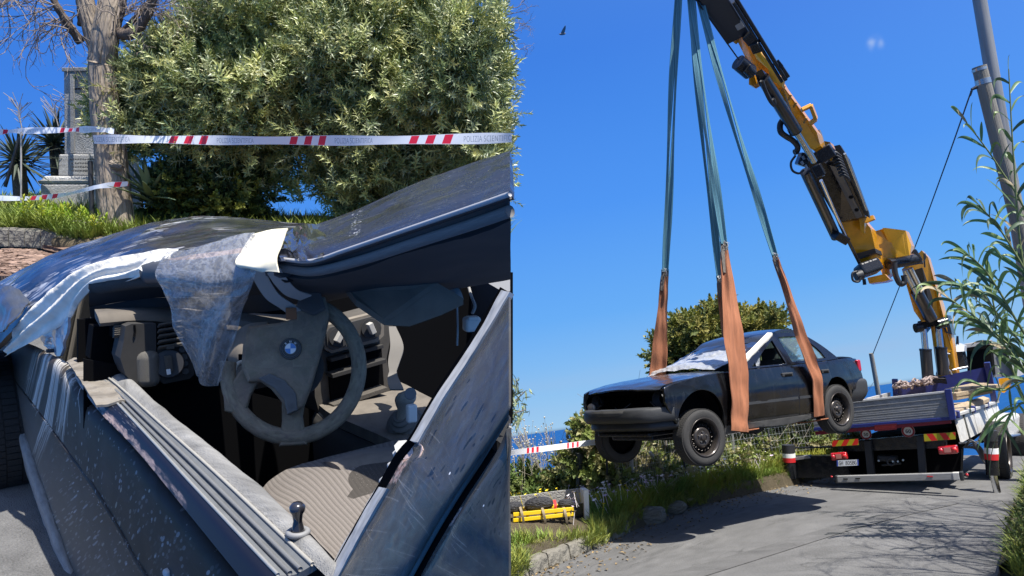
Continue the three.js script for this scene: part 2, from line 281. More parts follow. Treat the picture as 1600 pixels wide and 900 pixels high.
// scatter sprigs over clumps (balls); the twigs lean outwards
function clumpMats(clumps, perClump, size, { inner = .35, keep, up = .35, cols, pal } = {}) {
  const out = [];
  for (const [c, r, k = 1] of clumps) for (let i = 0; i < perClump * k; i++) {
    const d = V3(rr(-1, 1), rr(-1, 1), rr(-1, 1)); if (d.lengthSq() > 1 || d.lengthSq() < .01) { i--; continue; } d.normalize();
    const rad = r * lerp(inner, 1, Math.sqrt(rnd())) * rr(.9, 1.12), p = c.clone().addScaledVector(d, rad); if (keep && !keep(p)) continue;
    const q = new THREE.Quaternion().setFromUnitVectors(UP, d.add(V3(rr(-.5, .5), up + rr(-.5, .5), rr(-.5, .5))).normalize()).multiply(new THREE.Quaternion().setFromAxisAngle(UP, rr(0, 6.28)));
    out.push(place(p, q, size * rr(.7, 1.25))); if (cols) { const a = pal[Math.floor(rnd() * pal.length)]; const v = rr(.75, 1.25); cols.push(C(a[0] * v, a[1] * v, a[2] * v)); }
  }
  return out;
}
function tuftGeo(n, h, w, spread) { const l = []; for (let i = 0; i < n; i++) { const g = leafGeo(h * rr(.5, 1.1), w, .2, rr(.1, .5)); g.rotateX(-Math.PI / 2 + rr(.05, spread)); g.rotateY(rr(0, 6.28)); g.translate(rr(-.04, .04), 0, rr(-.04, .04)); l.push(g); } return merge(l); }

// ---------------------------------------------------------------- verge: grass, flowers, kerb, hedge, fence
{
  reseed(21);
  const inTrough = (p) => { const [x, y] = projPx(p); return x < 925 && y > 800 && y < 846; };
  const grassM = M.leaf(1, 1, 1, .25), tuft = tuftGeo(16, .24, .011, .9), mats = [], cols = [];
  const pts = [vergeRow(.05), vergeRow(.3), vergeRow(.6), fenceP, fenceP.map((p, i) => p.clone().addScaledVector(OUT[i], .7).add(V3(0, -.1, 0)))];
  for (let i = 0; i < 6800; i++) { const u = rnd(), v = Math.pow(rnd(), .85), p = along(pts.map((r) => along(r, u)), v, true); if (fbm(p.x * 1.3, 0, p.z * 1.3, 2) < -.22 && v < .5) continue; p.y -= .02; const k = clamp(.5 + fbm(p.x * .9, 2, p.z * .9, 3) * 1.6), s = rr(.5, 1.15) * lerp(.45, 1.1, sstep(.0, .45, v)); if (inTrough(p)) continue; mats.push(place(p, randQ(.25), s)); cols.push(C(lerp(.17, .42, k) * rr(.8, 1.2), lerp(.26, .42, k) * rr(.85, 1.15), .06)); }
  for (let i = 0; i < 1500; i++) { const u = rr(.02, .62), p = along(edgeP, u).addScaledVector(V3(-.52, 0, -.85), rr(-.02, .22)); p.y = roadY(p.x, p.z) + rr(.0, .12); if (fbm(p.x * 1.1, 4, p.z * 1.1, 2) < -.05) continue; if (inTrough(p)) continue; mats.push(place(p, randQ(.45), rr(.5, 1.0))); const k = rnd(); cols.push(C(lerp(.15, .36, k), lerp(.22, .36, k), .06)); }
  const g = thing('grass', 'tall green and yellowing grass on the verge below the fence', 'grass', edgeP[4]); g.userData.kind = 'stuff'; instances(g, 'blades', tuft, grassM, mats, cols);
  // right-hand verge grass
  const m2 = [], c2 = []; for (let i = 0; i < 420; i++) { const t = rnd(), p = onRoad(lerp(1590, 1612, t) + rr(0, 50), lerp(905, 740, t), .05); m2.push(place(p, randQ(.3), rr(.7, 1.5))); const k = rnd(); c2.push(C(lerp(.13, .3, k), lerp(.2, .32, k), .05)); }
  const gr = thing('grass', 'grass along the right edge of the road below the reeds', 'grass', onRoad(1595, 850)); gr.userData.kind = 'stuff'; instances(gr, 'blades', tuft, grassM, m2, c2);
  // flowers
  const fl = []; for (let k = 0; k < 5; k++) { const l = leafGeo(.022, .018, .2, 0); l.rotateX(-.5); l.rotateY(k / 5 * 6.283); fl.push(l); } fl.push(cyl(V3(0, -.12, 0), V3(0, 0, 0), .002, .002, 4)); const flower = merge(fl);
  const fm = [], fc = [], ym = [], yc = [];
  for (let i = 0; i < 170; i++) { const u = .28 + .5 * rnd(), v = rr(.35, .95), p = along(pts.map((r) => along(r, u)), v * .8, true); p.y += rr(.16, .34); fm.push(place(p, randQ(.5), rr(.9, 1.7))); fc.push(rnd() < .6 ? C(.75, .7, .72) : C(.62, .48, .62)); }
  for (let i = 0; i < 90; i++) { const u = rnd() < .6 ? rr(.12, .26) : rr(.3, .5), p = along(pts.map((r) => along(r, u)), rr(.2, .95), true); p.y += rr(.15, .34); if (projPx(p)[0] < 925 && projPx(p)[1] > 775 && projPx(p)[1] < 835) continue; ym.push(place(p, randQ(.5), rr(.8, 1.4))); yc.push(C(.75, .58, .02)); }
  const f1 = thing('flowers', 'pale pink and white wildflowers dotted through the verge grass', 'flowers', edgeP[5]); f1.userData.kind = 'stuff'; instances(f1, 'blossoms', flower, std(1, 1, 1, .8), fm, fc);
  const f2 = thing('flowers', 'small yellow wildflowers in the grass by the stretcher', 'flowers', edgeP[2]); f2.userData.kind = 'stuff'; instances(f2, 'blossoms', flower, std(1, 1, 1, .8), ym, yc);
  // dry leaves and earth crumbs along the kerb
  const lm = [], lc = []; for (let i = 0; i < 900; i++) { const u = rr(.05, .85), p = along(edgeP, u).addScaledVector(V3(.52, 0, .85), Math.pow(rnd(), 2.5) * .7 - .03); p.y = roadY(p.x, p.z) + .012; lm.push(place(p, randQ(.35), rr(.4, 1.2))); const k = rnd(); lc.push(C(lerp(.08, .3, k), lerp(.06, .21, k), lerp(.035, .1, k))); }
  const lt = thing('dry_leaves', 'dry brown leaves scattered along the foot of the kerb', 'leaves', edgeP[3]); lt.userData.kind = 'stuff'; instances(lt, 'litter', leafGeo(.05, .028, .5, .3), std(1, 1, 1, .9), lm, lc);
  // kerb: separate worn blocks up to where it breaks off
  const kb = thing('kerb', 'low worn concrete kerb between the road and the verge, half buried in grass', 'kerb', edgeP[2]);
  for (let i = 0; i < 9; i++) { const u0 = .03 + i * .041, u1 = u0 + .0385, a = along(edgeP, u0), b = along(edgeP, u1), o = V3(-.52, 0, -.85).multiplyScalar(.10); const g2 = patch([[a, b], [a.clone().add(V3(0, .15, 0)).addScaledVector(o, .2), b.clone().add(V3(0, .15, 0)).addScaledVector(o, .2)], [a.clone().add(V3(0, .17, 0)).addScaledVector(o, 1.9), b.clone().add(V3(0, .17, 0)).addScaledVector(o, 1.9)], [a.clone().addScaledVector(o, 2.3), b.clone().addScaledVector(o, 2.3)]], { nu: 10, nv: 14, thick: .03, linV: true, noise: (p) => .02 * fbm(p.x * 6, p.y * 6, p.z * 6, 3) }); part(kb, 'kerb_block', g2, M.oldStone); }
  // broken lumps of stone where the kerb ends
  for (const [x, y, s, lab] of [[1012, 808, .2, 'rounded grey boulder at the end of the low kerb'], [1052, 795, .15, 'small pale broken stone in dry earth past the kerb end']]) { const g3 = new THREE.IcosahedronGeometry(s, 4), a = g3.attributes.position; for (let i = 0; i < a.count; i++) { const p = V3().fromBufferAttribute(a, i), k = 1 + .5 * fbm(p.x * 5 + x, p.y * 5, p.z * 5, 3); a.setXYZ(i, p.x * k * 1.3, p.y * k * .75, p.z * k); } g3.computeVertexNormals(); const q = onRoad(x, y, .06); g3.translate(q.x, q.y, q.z); single('boulder', lab, 'stone', g3, M.oldStone); }
}
{
  reseed(33);
  // overgrown hedge behind the fence
  const base = (u, out, h) => { const i = u * (fenceP.length - 1), k = Math.min(fenceP.length - 2, Math.floor(i)); return fenceP[k].clone().lerp(fenceP[k + 1], i - k).addScaledVector(OUT[k], out).add(V3(0, h, 0)); };
  const sp = sprigGeo(16, .10, .045, .22, { spread: 1.0 });
  const cl = []; for (let i = 0; i < 150; i++) { const u = rr(.37, 1.0), hmax = lerp(.95, 1.55, sstep(.37, .8, u)) * (u < .45 ? .9 : 1); cl.push([base(u, rr(.5, 1.5), rr(-.2, hmax * .82) - .1), rr(.16, .32)]); }
  for (let i = 0; i < 40; i++) { const u = rr(.42, 1); cl.push([base(u, rr(.1, .35), rr(.0, .4)), rr(.08, .16), .6]); }
  for (let i = 0; i < 14; i++) cl.push([base(.425 + rr(-.025, .025), rr(.4, .8), rr(.1, 1.2)), rr(.10, .19)]);
  const cols = [], mats = clumpMats(cl, 55, 1, { cols, pal: [[.20, .25, .06], [.28, .32, .08], [.15, .20, .06], [.34, .33, .14], [.38, .34, .2]] });
  const h = thing('hedge', 'overgrown green and brown hedge tangled behind the wire fence', 'hedge', base(.6, .6, 0)); h.userData.kind = 'stuff'; instances(h, 'foliage', sp, M.leaf(1, 1, 1, .38), mats, cols);
  // dry grey twigs in it
  const tw = []; for (let i = 0; i < 420; i++) { const p = base(rr(.5, 1), rr(0, .9), rr(.0, 1.2)); const d = V3(rr(-.6, .6), rr(.2, 1), rr(-.4, .4)).normalize().multiplyScalar(rr(.3, .8)); tw.push(tube([p, p.clone().addScaledVector(d, .5).add(V3(rr(-.06, .06), rr(-.04, .04), rr(-.06, .06))), p.clone().add(d)], (t) => lerp(.006, .002, t), 5, 4)); }
  const tg = part(h, 'twigs', tw, std(.26, .23, .19, .9)); tg.userData.kind = 'stuff';
  // low bushes left of the hedge, beyond the stretcher
  const cl2 = []; for (let i = 0; i < 40; i++) cl2.push([base(rr(.10, .36), rr(.9, 2.4), rr(-.5, .28)), rr(.2, .36)]);
  const c2 = [], m2 = clumpMats(cl2, 60, .95, { cols: c2, pal: [[.08, .14, .03], [.12, .18, .035], [.16, .2, .05]] });
  const b = thing('bush', 'low bright green bushes behind the concrete trough', 'bush', base(.25, 1, 0)); instances(b, 'foliage', sp, M.leaf(1, 1, 1, .38), m2, c2).userData.kind = 'stuff';
  // pale dry stalks with seed heads standing in front of the sea
  const st = [], hd = []; for (let i = 0; i < 75; i++) { const p = base(rr(.08, .4), rr(1.2, 2.2), -.1), hgt = rr(.7, 1.35), q = p.clone().add(V3(rr(-.2, .2), hgt, rr(-.2, .2))); st.push(tube([p, p.clone().lerp(q, .5).add(V3(rr(-.06, .06), 0, 0)), q], .004, 5, 4)); for (let k = 0; k < 5; k++) { const e = q.clone().add(V3(rr(-.16, .16), rr(-.12, .14), rr(-.12, .12))); st.push(tube([p.clone().lerp(q, .75), e], .0025, 2, 3)); hd.push(new THREE.IcosahedronGeometry(rr(.008, .018), 0).translate(e.x, e.y, e.z)); } }
  const dw = thing('dry_stalks', 'pale dry flower stalks standing against the blue sea', 'plant', base(.25, 1.6, 0)); dw.userData.kind = 'stuff'; part(dw, 'stems', st, std(.30, .27, .21, .9)).userData.kind = 'stuff'; part(dw, 'seed_heads', hd, std(.42, .40, .34, .9)).userData.kind = 'stuff';
  // wire fence
  const fe = thing('wire_fence', 'sagging wire mesh fence on thin metal stakes along the verge', 'fence', base(.5, 0, 0));
  const stake = (x0, y0, x1, y1, d, r, mat) => part(fe, 'fence_post', beam(P(x0, y0, d), P(x1, y1, d), r, r, V3(1, 0, .3), r, r), mat);
  const fd = (x, y) => projPx(onRoad(x, y, .15))[2];
  const grey = std(.36, .36, .35, .8, .1), darkS = std(.05, .055, .055, .7, .2), wood = std(.24, .22, .2, .9, 0, { bumpMap: rep(T.streak, 3), bumpScale: .01 });
  stake(990, 790, 986, 712, fd(988, 788), .055, grey); stake(1075, 772, 1066, 700, fd(1072, 770), .03, darkS); stake(950, 784, 947, 690, fd(950, 790), .03, darkS); stake(1212, 738, 1200, 670, fd(1210, 736), .04, darkS); stake(1152, 750, 1143, 668, fd(1150, 749), .03, grey);
  part(fe, 'brace', beam(P(1063, 770, fd(1065, 772)), P(1015, 706, fd(1030, 778)), .04, .04), grey);
  const w = []; const top = (u) => base(u, -.02, .95), bot = (u) => base(u, -.02, .05);
  for (let k = 0; k < 9; k++) { const pts = []; for (let i = 0; i <= 24; i++) { const u = lerp(.42, .98, i / 24); pts.push(bot(u).lerp(top(u), k / 8)); } w.push(tube(pts, .0022, 60, 3)); }
  for (let i = 0; i < 90; i++) { const u = lerp(.42, .98, i / 89); w.push(tube([bot(u), top(u)], .0018, 1, 3)); }
  part(fe, 'wire_mesh', w, std(.4, .42, .42, .6, .4)).userData.kind = 'stuff';
  single('wooden_post', 'short grey weathered wooden post left of the hedge behind the trough', 'post', beam(P(857, 772, 12.2), P(854, 734, 12.2), .09, .09), wood);
  single('metal_post', 'dark upright fence post right of the trough where the tape ends', 'post', beam(P(904, 800, 11), P(906, 708, 11), .07, .07), darkS);
}
{ // tree behind the hanging car
  reseed(41);
  const d = 19, cl = []; const blob = [[1060, 560, .75], [1085, 545, .8], [1075, 575, .8], [1100, 525, .8], [1125, 512, .72], [1130, 550, 1], [1160, 522, .7], [1165, 550, .9], [1195, 512, .5], [1190, 540, .7], [1110, 580, 1], [1150, 590, 1], [1060, 590, .7], [1062, 520, .35], [1200, 560, .6]];
  for (const [x, y, r] of blob) { cl.push([P(x, y, d + rr(-.5, .5)), r * .62, 1.1]); for (let k = 0; k < 5; k++) { const a = rr(0, 6.28); cl.push([P(x + Math.cos(a) * r * 38, y - Math.sin(a) * r * 36, d + rr(-.9, .6)), r * rr(.2, .36), .5]); } }
  const cols = [], mats = clumpMats(cl, 75, 1.15, { cols, pal: [[.17, .19, .03], [.24, .235, .04], [.12, .145, .035], [.29, .26, .06]] });
  const t = thing('evergreen_tree', 'bushy olive green tree with a rounded crown behind the hanging car', 'tree', P(1125, 700, d));
  instances(t, 'crown', sprigGeo(14, .11, .05, .24, { spread: 1 }), M.leaf(1, 1, 1, .4), mats, cols).userData.kind = 'stuff';
  part(t, 'trunk', [tube([P(1125, 715, d), P(1122, 640, d), P(1118, 575, d)], (t2) => lerp(.16, .07, t2), 14, 10), tube([P(1122, 640, d), P(1150, 590, d), P(1165, 545, d)], (t2) => lerp(.08, .03, t2), 10, 8), tube([P(1122, 640, d), P(1090, 590, d), P(1080, 555, d)], (t2) => lerp(.08, .03, t2), 10, 8)], std(.13, .10, .075, .95, 0, { bumpMap: rep(T.streak, 2), bumpScale: .03 }));
}
// ================================================================ THE HANGING CAR
T.carDust = canvasTex(1024, 512, (g, w, h) => {
  g.fillStyle = '#090a0c'; g.fillRect(0, 0, w, h);
  reseed(51); for (let i = 0; i < 900; i++) { g.fillStyle = `rgba(150,150,150,${rr(.004, .028)})`; const x = rr(0, w), y = rr(0, h), r = rr(2, 26); g.beginPath(); g.ellipse(x, y, r, r * rr(.4, 1), rr(0, 3), 0, 7); g.fill(); }
  for (let i = 0; i < 60; i++) { g.strokeStyle = `rgba(205,205,205,${rr(.02, .10)})`; g.lineWidth = rr(1, 5); const x = rr(0, w), y = rr(0, h * .6); g.beginPath(); g.moveTo(x, y); g.lineTo(x + rr(-10, 10), y + rr(40, 220)); g.stroke(); }
  for (let i = 0; i < 2200; i++) { g.fillStyle = `rgba(200,198,190,${rr(.02, .12)})`; g.fillRect(rr(0, w), rr(0, h), rr(1, 3), rr(1, 4)); }
  const gr = g.createLinearGradient(0, h * .75, 0, h); gr.addColorStop(0, 'rgba(120,118,112,0)'); gr.addColorStop(1, 'rgba(120,118,112,.35)'); g.fillStyle = gr; g.fillRect(0, 0, w, h);
});
M.carPaint = phys(1, 1, 1, .42, 0, { map: rep(T.carDust, .23, .7), roughnessMap: rep(T.blotch, 1.3), clearcoat: .5, clearcoatRoughness: .2 });
M.hoodPaint = phys(.030, .034, .042, .34, .1, { clearcoat: .7, clearcoatRoughness: .22, roughnessMap: rep(T.blotch, 1.5), bumpMap: rep(T.blotch, 1.2), bumpScale: .012 });
M.trimGrey = std(.04, .042, .045, .6, 0, { map: rep(T.dirtC, 1.5), bumpMap: rep(T.grain, 4), bumpScale: .002 });
M.dirtyTrim = std(.10, .098, .093, .8, 0, { map: rep(T.dirtC, 1.5) });
M.glass = phys(.75, .86, .86, .06, 0, { transmission: .95, thickness: 0, ior: 1.5 });
M.rim = std(.055, .047, .042, .6, .45, { roughnessMap: rep(T.blotch, 3) });
M.film = phys(.80, .82, .84, .32, 0, { transmission: .72, thickness: 0, specularIntensity: .9, bumpMap: rep(T.blotch, 3), bumpScale: .03 });
M.maskTape = std(.58, .56, .49, .8, 0, { bumpMap: rep(T.streak, 6), bumpScale: .004 });
M.redLens = phys(.42, .012, .015, .2, 0, { clearcoat: 1 });

M.bolt = std(.16, .15, .14, .5, .7);
function wheelParts(parent, place3, side, S = 1) { // a tyre and its steel rim, axle along z, outer face towards side*z
  S *= 1.07; const R0 = .312 * S, w = .195 * S, pr = [];
  const prof = [[.205, -.42], [.222, -.47], [.262, -.5], [.29, -.47], [.303, -.40], [.311, -.30], [.312, 0], [.311, .30], [.303, .40], [.29, .47], [.262, .5], [.222, .47], [.205, .42]];
  for (const [r, z] of prof) pr.push(new THREE.Vector2(r * S, z * w)); const lg = new THREE.LatheGeometry(pr, 72); lg.rotateX(Math.PI / 2);
  const a = lg.attributes.position; for (let i = 0; i < a.count; i++) { const x = a.getX(i), y = a.getY(i), z = a.getZ(i), r = Math.hypot(x, y); if (r > .305 * S && Math.abs(z) < .42 * w) { const k = Math.round(Math.atan2(y, x) / (2 * Math.PI) * 72) % 2 ? .992 : 1; a.setXYZ(i, x * k, y * k, z); } } lg.computeVertexNormals();
  const tread = []; for (let i = 0; i < 72; i++) for (const k of [-1, 0, 1]) { const b = new THREE.BoxGeometry(.024 * S, .008 * S, w * .25); b.translate(0, R0, k * w * .27); b.rotateZ((i + (k ? .5 : 0)) / 72 * 2 * Math.PI); tread.push(b); }
  const m = (g) => g.applyMatrix4(place3);
  const ty = part(parent, 'tyre', m(merge([lg, ...tread])), M.rubber);
  // dished steel disc with a ring of holes
  const sh = new THREE.Shape(); sh.absarc(0, 0, .185 * S, 0, 7, false); for (let k = 0; k < 18; k++) { const q = new THREE.Path(), t = k / 18 * 2 * Math.PI; q.absellipse(Math.cos(t) * .137 * S, Math.sin(t) * .137 * S, .0135 * S, .0135 * S, 0, 7, true); sh.holes.push(q); }
  const disc = new THREE.ExtrudeGeometry(sh, { depth: .012 * S, bevelEnabled: true, bevelSize: .003 * S, bevelThickness: .003 * S, bevelSegments: 1, curveSegments: 48 });
  disc.translate(0, 0, -.006 * S + .03 * S); const barrel = new THREE.LatheGeometry([[.18, -.06], [.186, 0], [.19, .06], [.2, .075], [.214, .085], [.216, .098], [.207, .1], [.196, .088], [.186, .07], [.178, .02]].map(([r, z]) => new THREE.Vector2(r * S, z * S)), 64); barrel.rotateX(Math.PI / 2);
  const hub = new THREE.LatheGeometry([[.0, .075], [.028, .075], [.034, .07], [.036, .05], [.075, .05], [.088, .058], [.1, .052], [.112, .045], [.118, .03]].map(([r, z]) => new THREE.Vector2(r * S, z * S)), 48); hub.rotateX(Math.PI / 2);
  const flip = side < 0 ? new THREE.Matrix4().makeRotationY(Math.PI) : new THREE.Matrix4();
  const bolts = []; for (let k = 0; k < 5; k++) { const t = k / 5 * 6.283 + .3, b = new THREE.CylinderGeometry(.010 * S, .012 * S, .02 * S, 6); b.rotateX(Math.PI / 2); b.translate(Math.cos(t) * .058 * S, Math.sin(t) * .058 * S, .056 * S); bolts.push(b); }
  const rim = part(parent, 'rim', m(merge([disc, barrel, hub]).applyMatrix4(flip)), M.rim); for (const b of bolts) part(rim, 'wheel_bolt', m(b.applyMatrix4(flip)), M.bolt);
  const back = new THREE.CylinderGeometry(.178 * S, .178 * S, .05 * S, 40); back.rotateX(Math.PI / 2); back.translate(0, 0, -.01 * side * S); part(rim, 'brake_drum', m(back), M.dark);
  return ty;
}

const carM = new THREE.Matrix4(), CAR_S = 1.06;
{
  const fw = P(1093, 683, 9.0), rw = P(1303, 639, 10.46), yC = .14;
  const D = fw.clone().sub(rw), wb = D.length(); D.normalize();
  const upHint = V3(.10, 1, .02).normalize(), Zr = D.clone().cross(upHint).normalize(), Y0 = Zr.clone().cross(D).normalize(), tilt = Math.atan(.12 / 2.7);   // front springs droop further than the rear ones
  const X = D.clone().multiplyScalar(Math.cos(tilt)).addScaledVector(Y0, Math.sin(tilt)), Y = Zr.clone().cross(X).normalize();
  const S = wb / 2.70; const o = fw.clone().addScaledVector(Zr, .74 * S).addScaledVector(Y, -yC * S);
  carM.makeBasis(X.clone().multiplyScalar(S), Y.clone().multiplyScalar(S), Zr.clone().multiplyScalar(S)).setPosition(o);
}
const CARK = [[-4, -3.74], [-3.75, -3.53], [-3.1, -3.03], [-2.7, -2.7], [-2.3, -2.36], [-1.65, -1.80], [-.6, -.6], [1, 1]];
const carX = (x) => { let k = 0; while (k < CARK.length - 2 && x > CARK[k + 1][0]) k++; const [a, b] = CARK[k], [c, d] = CARK[k + 1]; return b + (x - a) / (c - a) * (d - b); };
THREE.BufferGeometry.prototype.toCar = function () { const a = this.attributes.position; for (let i = 0; i < a.count; i++) a.setX(i, carX(a.getX(i))); return this.applyMatrix4(carM); };
const carP = (x, y, z) => V3(carX(x), y, z).applyMatrix4(carM);
const carDbg = (p) => projPx(p).map((v) => +v.toFixed(2));
{
  const S = carM.getMaxScaleOnAxis();
  const q = new THREE.Quaternion().setFromRotationMatrix(new THREE.Matrix4().extractRotation(carM));
  const car = thing('hanging_car', 'battered black sedan hanging in brown slings above the road', 'car', carP(0, 0, 0), q);
  const W = (x) => .845 - .15 * Math.pow(clamp((x + .1) / .85), 2) - .10 * Math.pow(clamp((-2.7 - x) / .95), 2);
  const zAt = (x, y) => { const w = W(x); if (y > .9) return -(w - .045 - (y - .9) * .47); const k = (y - .56) / .34; return -(w - .045 * k * k + .012 * sstep(.50, .64, y) * (1 - sstep(.66, .85, y))); };
  const tess = new TessellateModifier(.06, 8);
  // a body-side panel: outline in x, y; bent to the flank; on both sides of the car
  function panel(name, outline, holes, mat, depth = .03, label, both = true, inset = 0) {
    const sh = new THREE.Shape(); outline(sh); for (const h of holes || []) { const pth = new THREE.Path(); h(pth); sh.holes.push(pth); }
    let g = new THREE.ExtrudeGeometry(sh, { depth, bevelEnabled: true, bevelSize: .004, bevelThickness: .004, bevelSegments: 1, curveSegments: 20 });
    g = tess.modify(g.index ? g.toNonIndexed() : g);
    let first;
    for (const s of both ? [1, -1] : [1]) {
      const h = g.clone(), a = h.attributes.position, uv = new Float32Array(a.count * 2);
      for (let i = 0; i < a.count; i++) { const x = a.getX(i), y = a.getY(i), d = a.getZ(i); uv[2 * i] = x; uv[2 * i + 1] = y; const dent = .012 * fbm(x * 2.2, y * 3, s * 4, 3); a.setXYZ(i, x, y, s * (zAt(x, y) + d + inset + dent)); }
      h.setAttribute('uv', new THREE.BufferAttribute(uv, 2)); h.toCar(); h.computeVertexNormals(); { const c = toCreasedNormals(h, .7); h.setAttribute('normal', c.attributes.normal); }
      const m = part(car, name, h, mat, label); first = first || m;
    }
    return first;
  }
  panel('front_fender', (s) => { s.moveTo(-.40, .21); s.lineTo(-.625, .21); s.lineTo(-.625, .70); s.lineTo(-.60, .885); s.quadraticCurveTo(-.2, .875, .12, .84); s.quadraticCurveTo(.42, .80, .51, .755); s.lineTo(.53, .60); s.lineTo(.44, .42); s.lineTo(.372, .33); for (let i = 0; i <= 20; i++) { const t = i / 20 * Math.PI; s.lineTo(Math.cos(t) * .375, .33 + Math.sin(t) * .375); } s.lineTo(-.40, .21); }, [], M.carPaint);
  const door = panel('front_door', (s) => { s.moveTo(-.633, .245); s.lineTo(-1.675, .245); s.lineTo(-1.69, .905); s.lineTo(-.608, .89); s.lineTo(-.633, .7); s.lineTo(-.633, .245); }, [], M.carPaint);
  const rdoor = panel('rear_door', (s) => { s.moveTo(-1.683, .245); s.lineTo(-2.30, .245); for (let i = 3; i <= 9; i++) { const t = Math.PI * (1 - (1 - i / 20) * 0) * 0 + i / 20 * Math.PI; s.lineTo(-2.70 + Math.cos(t * .9) * .385, .33 + Math.sin(t * .9) * .385); } s.lineTo(-2.60, .925); s.lineTo(-1.698, .905); s.lineTo(-1.683, .245); }, [], M.carPaint);
  panel('rear_quarter_panel', (s) => { s.moveTo(-2.608, .925); for (let i = 9; i <= 20; i++) { const t = i / 20 * Math.PI * .9 + Math.PI * .0; s.lineTo(-2.70 + Math.cos(t) * .375, .33 + Math.sin(t) * .375); } s.lineTo(-3.09, .30); s.lineTo(-3.12, .50); s.lineTo(-3.60, .52); s.lineTo(-3.66, .64); s.lineTo(-3.65, .93); s.quadraticCurveTo(-3.2, .96, -2.608, .925); }, [], M.carPaint);
  const sill = panel('side_sill', (s) => { s.moveTo(-.40, .235); for (let i = 0; i <= 24; i++) { const x = lerp(-.40, -2.33, i / 24); s.lineTo(x, .145 + .018 * Math.sin(x * 5) + .03 * sstep(-1.2, -1.7, x)); } s.lineTo(-2.31, .237); s.lineTo(-.40, .235); }, [], M.dirtyTrim, .05);
  // rubbing strip and handles
  for (const s of [1, -1]) for (const [x0, x1, nm, par] of [[-.66, -1.66, 'rubbing_strip', door], [-1.70, -2.30, 'rubbing_strip', rdoor]]) { const pts = []; for (let i = 0; i <= 8; i++) { const x = lerp(x0, x1, i / 8); pts.push(V3(x, .475, s * (zAt(x, .475) - .006))); } part(par, nm, ribbon(pts, .035, V3(0, 1, 0), { seg: 16, thick: .016 }).toCar(), M.trimGrey); }
  for (const [x, par] of [[-1.53, door], [-2.44, rdoor]]) for (const s of [1, -1]) { const z = s * (zAt(x, .79) - .008); part(par, 'door_handle', box(.19, .055, .03, .012).translate(x, .79, z).toCar(), M.trimGrey); part(par, 'handle_recess', box(.13, .028, .012, .005).translate(x, .782, z - s * .012).toCar(), M.dark); }
  // window frames: crushed at the front, so the pillar runs straight down to the bonnet
  panel('window_frame', (s) => { s.moveTo(-.72, .905); s.lineTo(-1.62, 1.345); s.quadraticCurveTo(-1.95, 1.385, -2.32, 1.35); s.quadraticCurveTo(-2.66, 1.22, -2.96, .955); s.lineTo(-2.6, .938); s.lineTo(-1.69, .918); s.lineTo(-.72, .905); },
    [(h) => { h.moveTo(-.98, .93); h.lineTo(-1.60, .935); h.lineTo(-1.575, 1.27); h.lineTo(-1.52, 1.245); h.lineTo(-.98, .93); }, (h) => { h.moveTo(-1.74, .95); h.lineTo(-2.62, .972); h.lineTo(-2.59, 1.06); h.quadraticCurveTo(-2.46, 1.22, -2.24, 1.295); h.quadraticCurveTo(-1.95, 1.325, -1.71, 1.30); h.lineTo(-1.74, .95); }], M.carPaint, .035);
  panel('rear_side_window', (s) => { s.moveTo(-1.735, .945); s.lineTo(-2.625, .967); s.lineTo(-2.595, 1.062); s.quadraticCurveTo(-2.465, 1.225, -2.24, 1.30); s.quadraticCurveTo(-1.95, 1.33, -1.705, 1.305); s.lineTo(-1.735, .945); }, [], M.glass, .004, null, true, .02);
  part(car, 'window_divider', prism([V3(-2.40, .965, zAt(-2.4, .965) + .006), V3(-2.43, .965, zAt(-2.43, .965) + .006), V3(-2.40, 1.27, zAt(-2.4, 1.27) + .006), V3(-2.37, 1.275, zAt(-2.37, 1.275) + .006)], V3(0, 0, .03)).toCar(), M.blackPlastic);
  // bonnet, roof, boot, glass
  const hw = (x) => Math.abs(zAt(x, .8)) - .055;
  const hoodRows = [[-.60, .885, .93], [-.3, .878, .92], [.1, .85, .89], [.42, .80, .84], [.60, .745, .785]].map(([x, ye, yc]) => [-1, -.6, 0, .6, 1].map((k) => V3(x - (x > .5 ? .10 * k * k : 0), lerp(yc, ye, k * k) + .03 * fbm(x * 2.5, k * 2, 3, 3), k * hw(x))));
  const hood = part(car, 'bonnet', patch(hoodRows, { nu: 40, nv: 40, thick: .02, noise: (p) => .014 * fbm(p.x * 5, p.z * 5, 2, 3) }).toCar(), M.hoodPaint);
  const scr = [[-.62, .62, 1, .95], [-.1, .6, .8, .92], [.2, .58, .6, .8]];
  part(car, 'roof', patch([[-1.40, 1.215, .60], [-1.58, 1.325, .585], [-1.95, 1.385, .57], [-2.35, 1.352, .575]].map(([x, y, w]) => [-1, -.5, 0, .5, 1].map((k) => V3(x, y + .03 * (1 - k * k), k * w))), { nu: 24, nv: 24, thick: .03, noise: (p) => .008 * fbm(p.x * 4, p.z * 4, 2, 3) }).toCar(), M.hoodPaint);
  part(car, 'crumpled_roof_edge', patch([[-1.00, 1.02, .66], [-1.18, 1.125, .64], [-1.41, 1.23, .61]].map(([x, y, w]) => [-1, -.5, 0, .5, 1].map((k) => V3(x + .05 * Math.sin(k * 5), y + .03 * (1 - k * k), k * w))), { nu: 30, nv: 16, thick: .02, noise: (p) => .025 * fbm(p.x * 6, p.z * 6, 7, 3) }).toCar(), M.hoodPaint);
  part(car, 'rear_window', patch([[-2.36, 1.345, .56], [-2.70, 1.17, .61], [-2.95, .985, .65]].map(([x, y, w]) => [-1, -.5, 0, .5, 1].map((k) => V3(x, y + .025 * (1 - k * k), k * w))), { nu: 12, nv: 8, thick: .006 }).toCar(), M.glass);
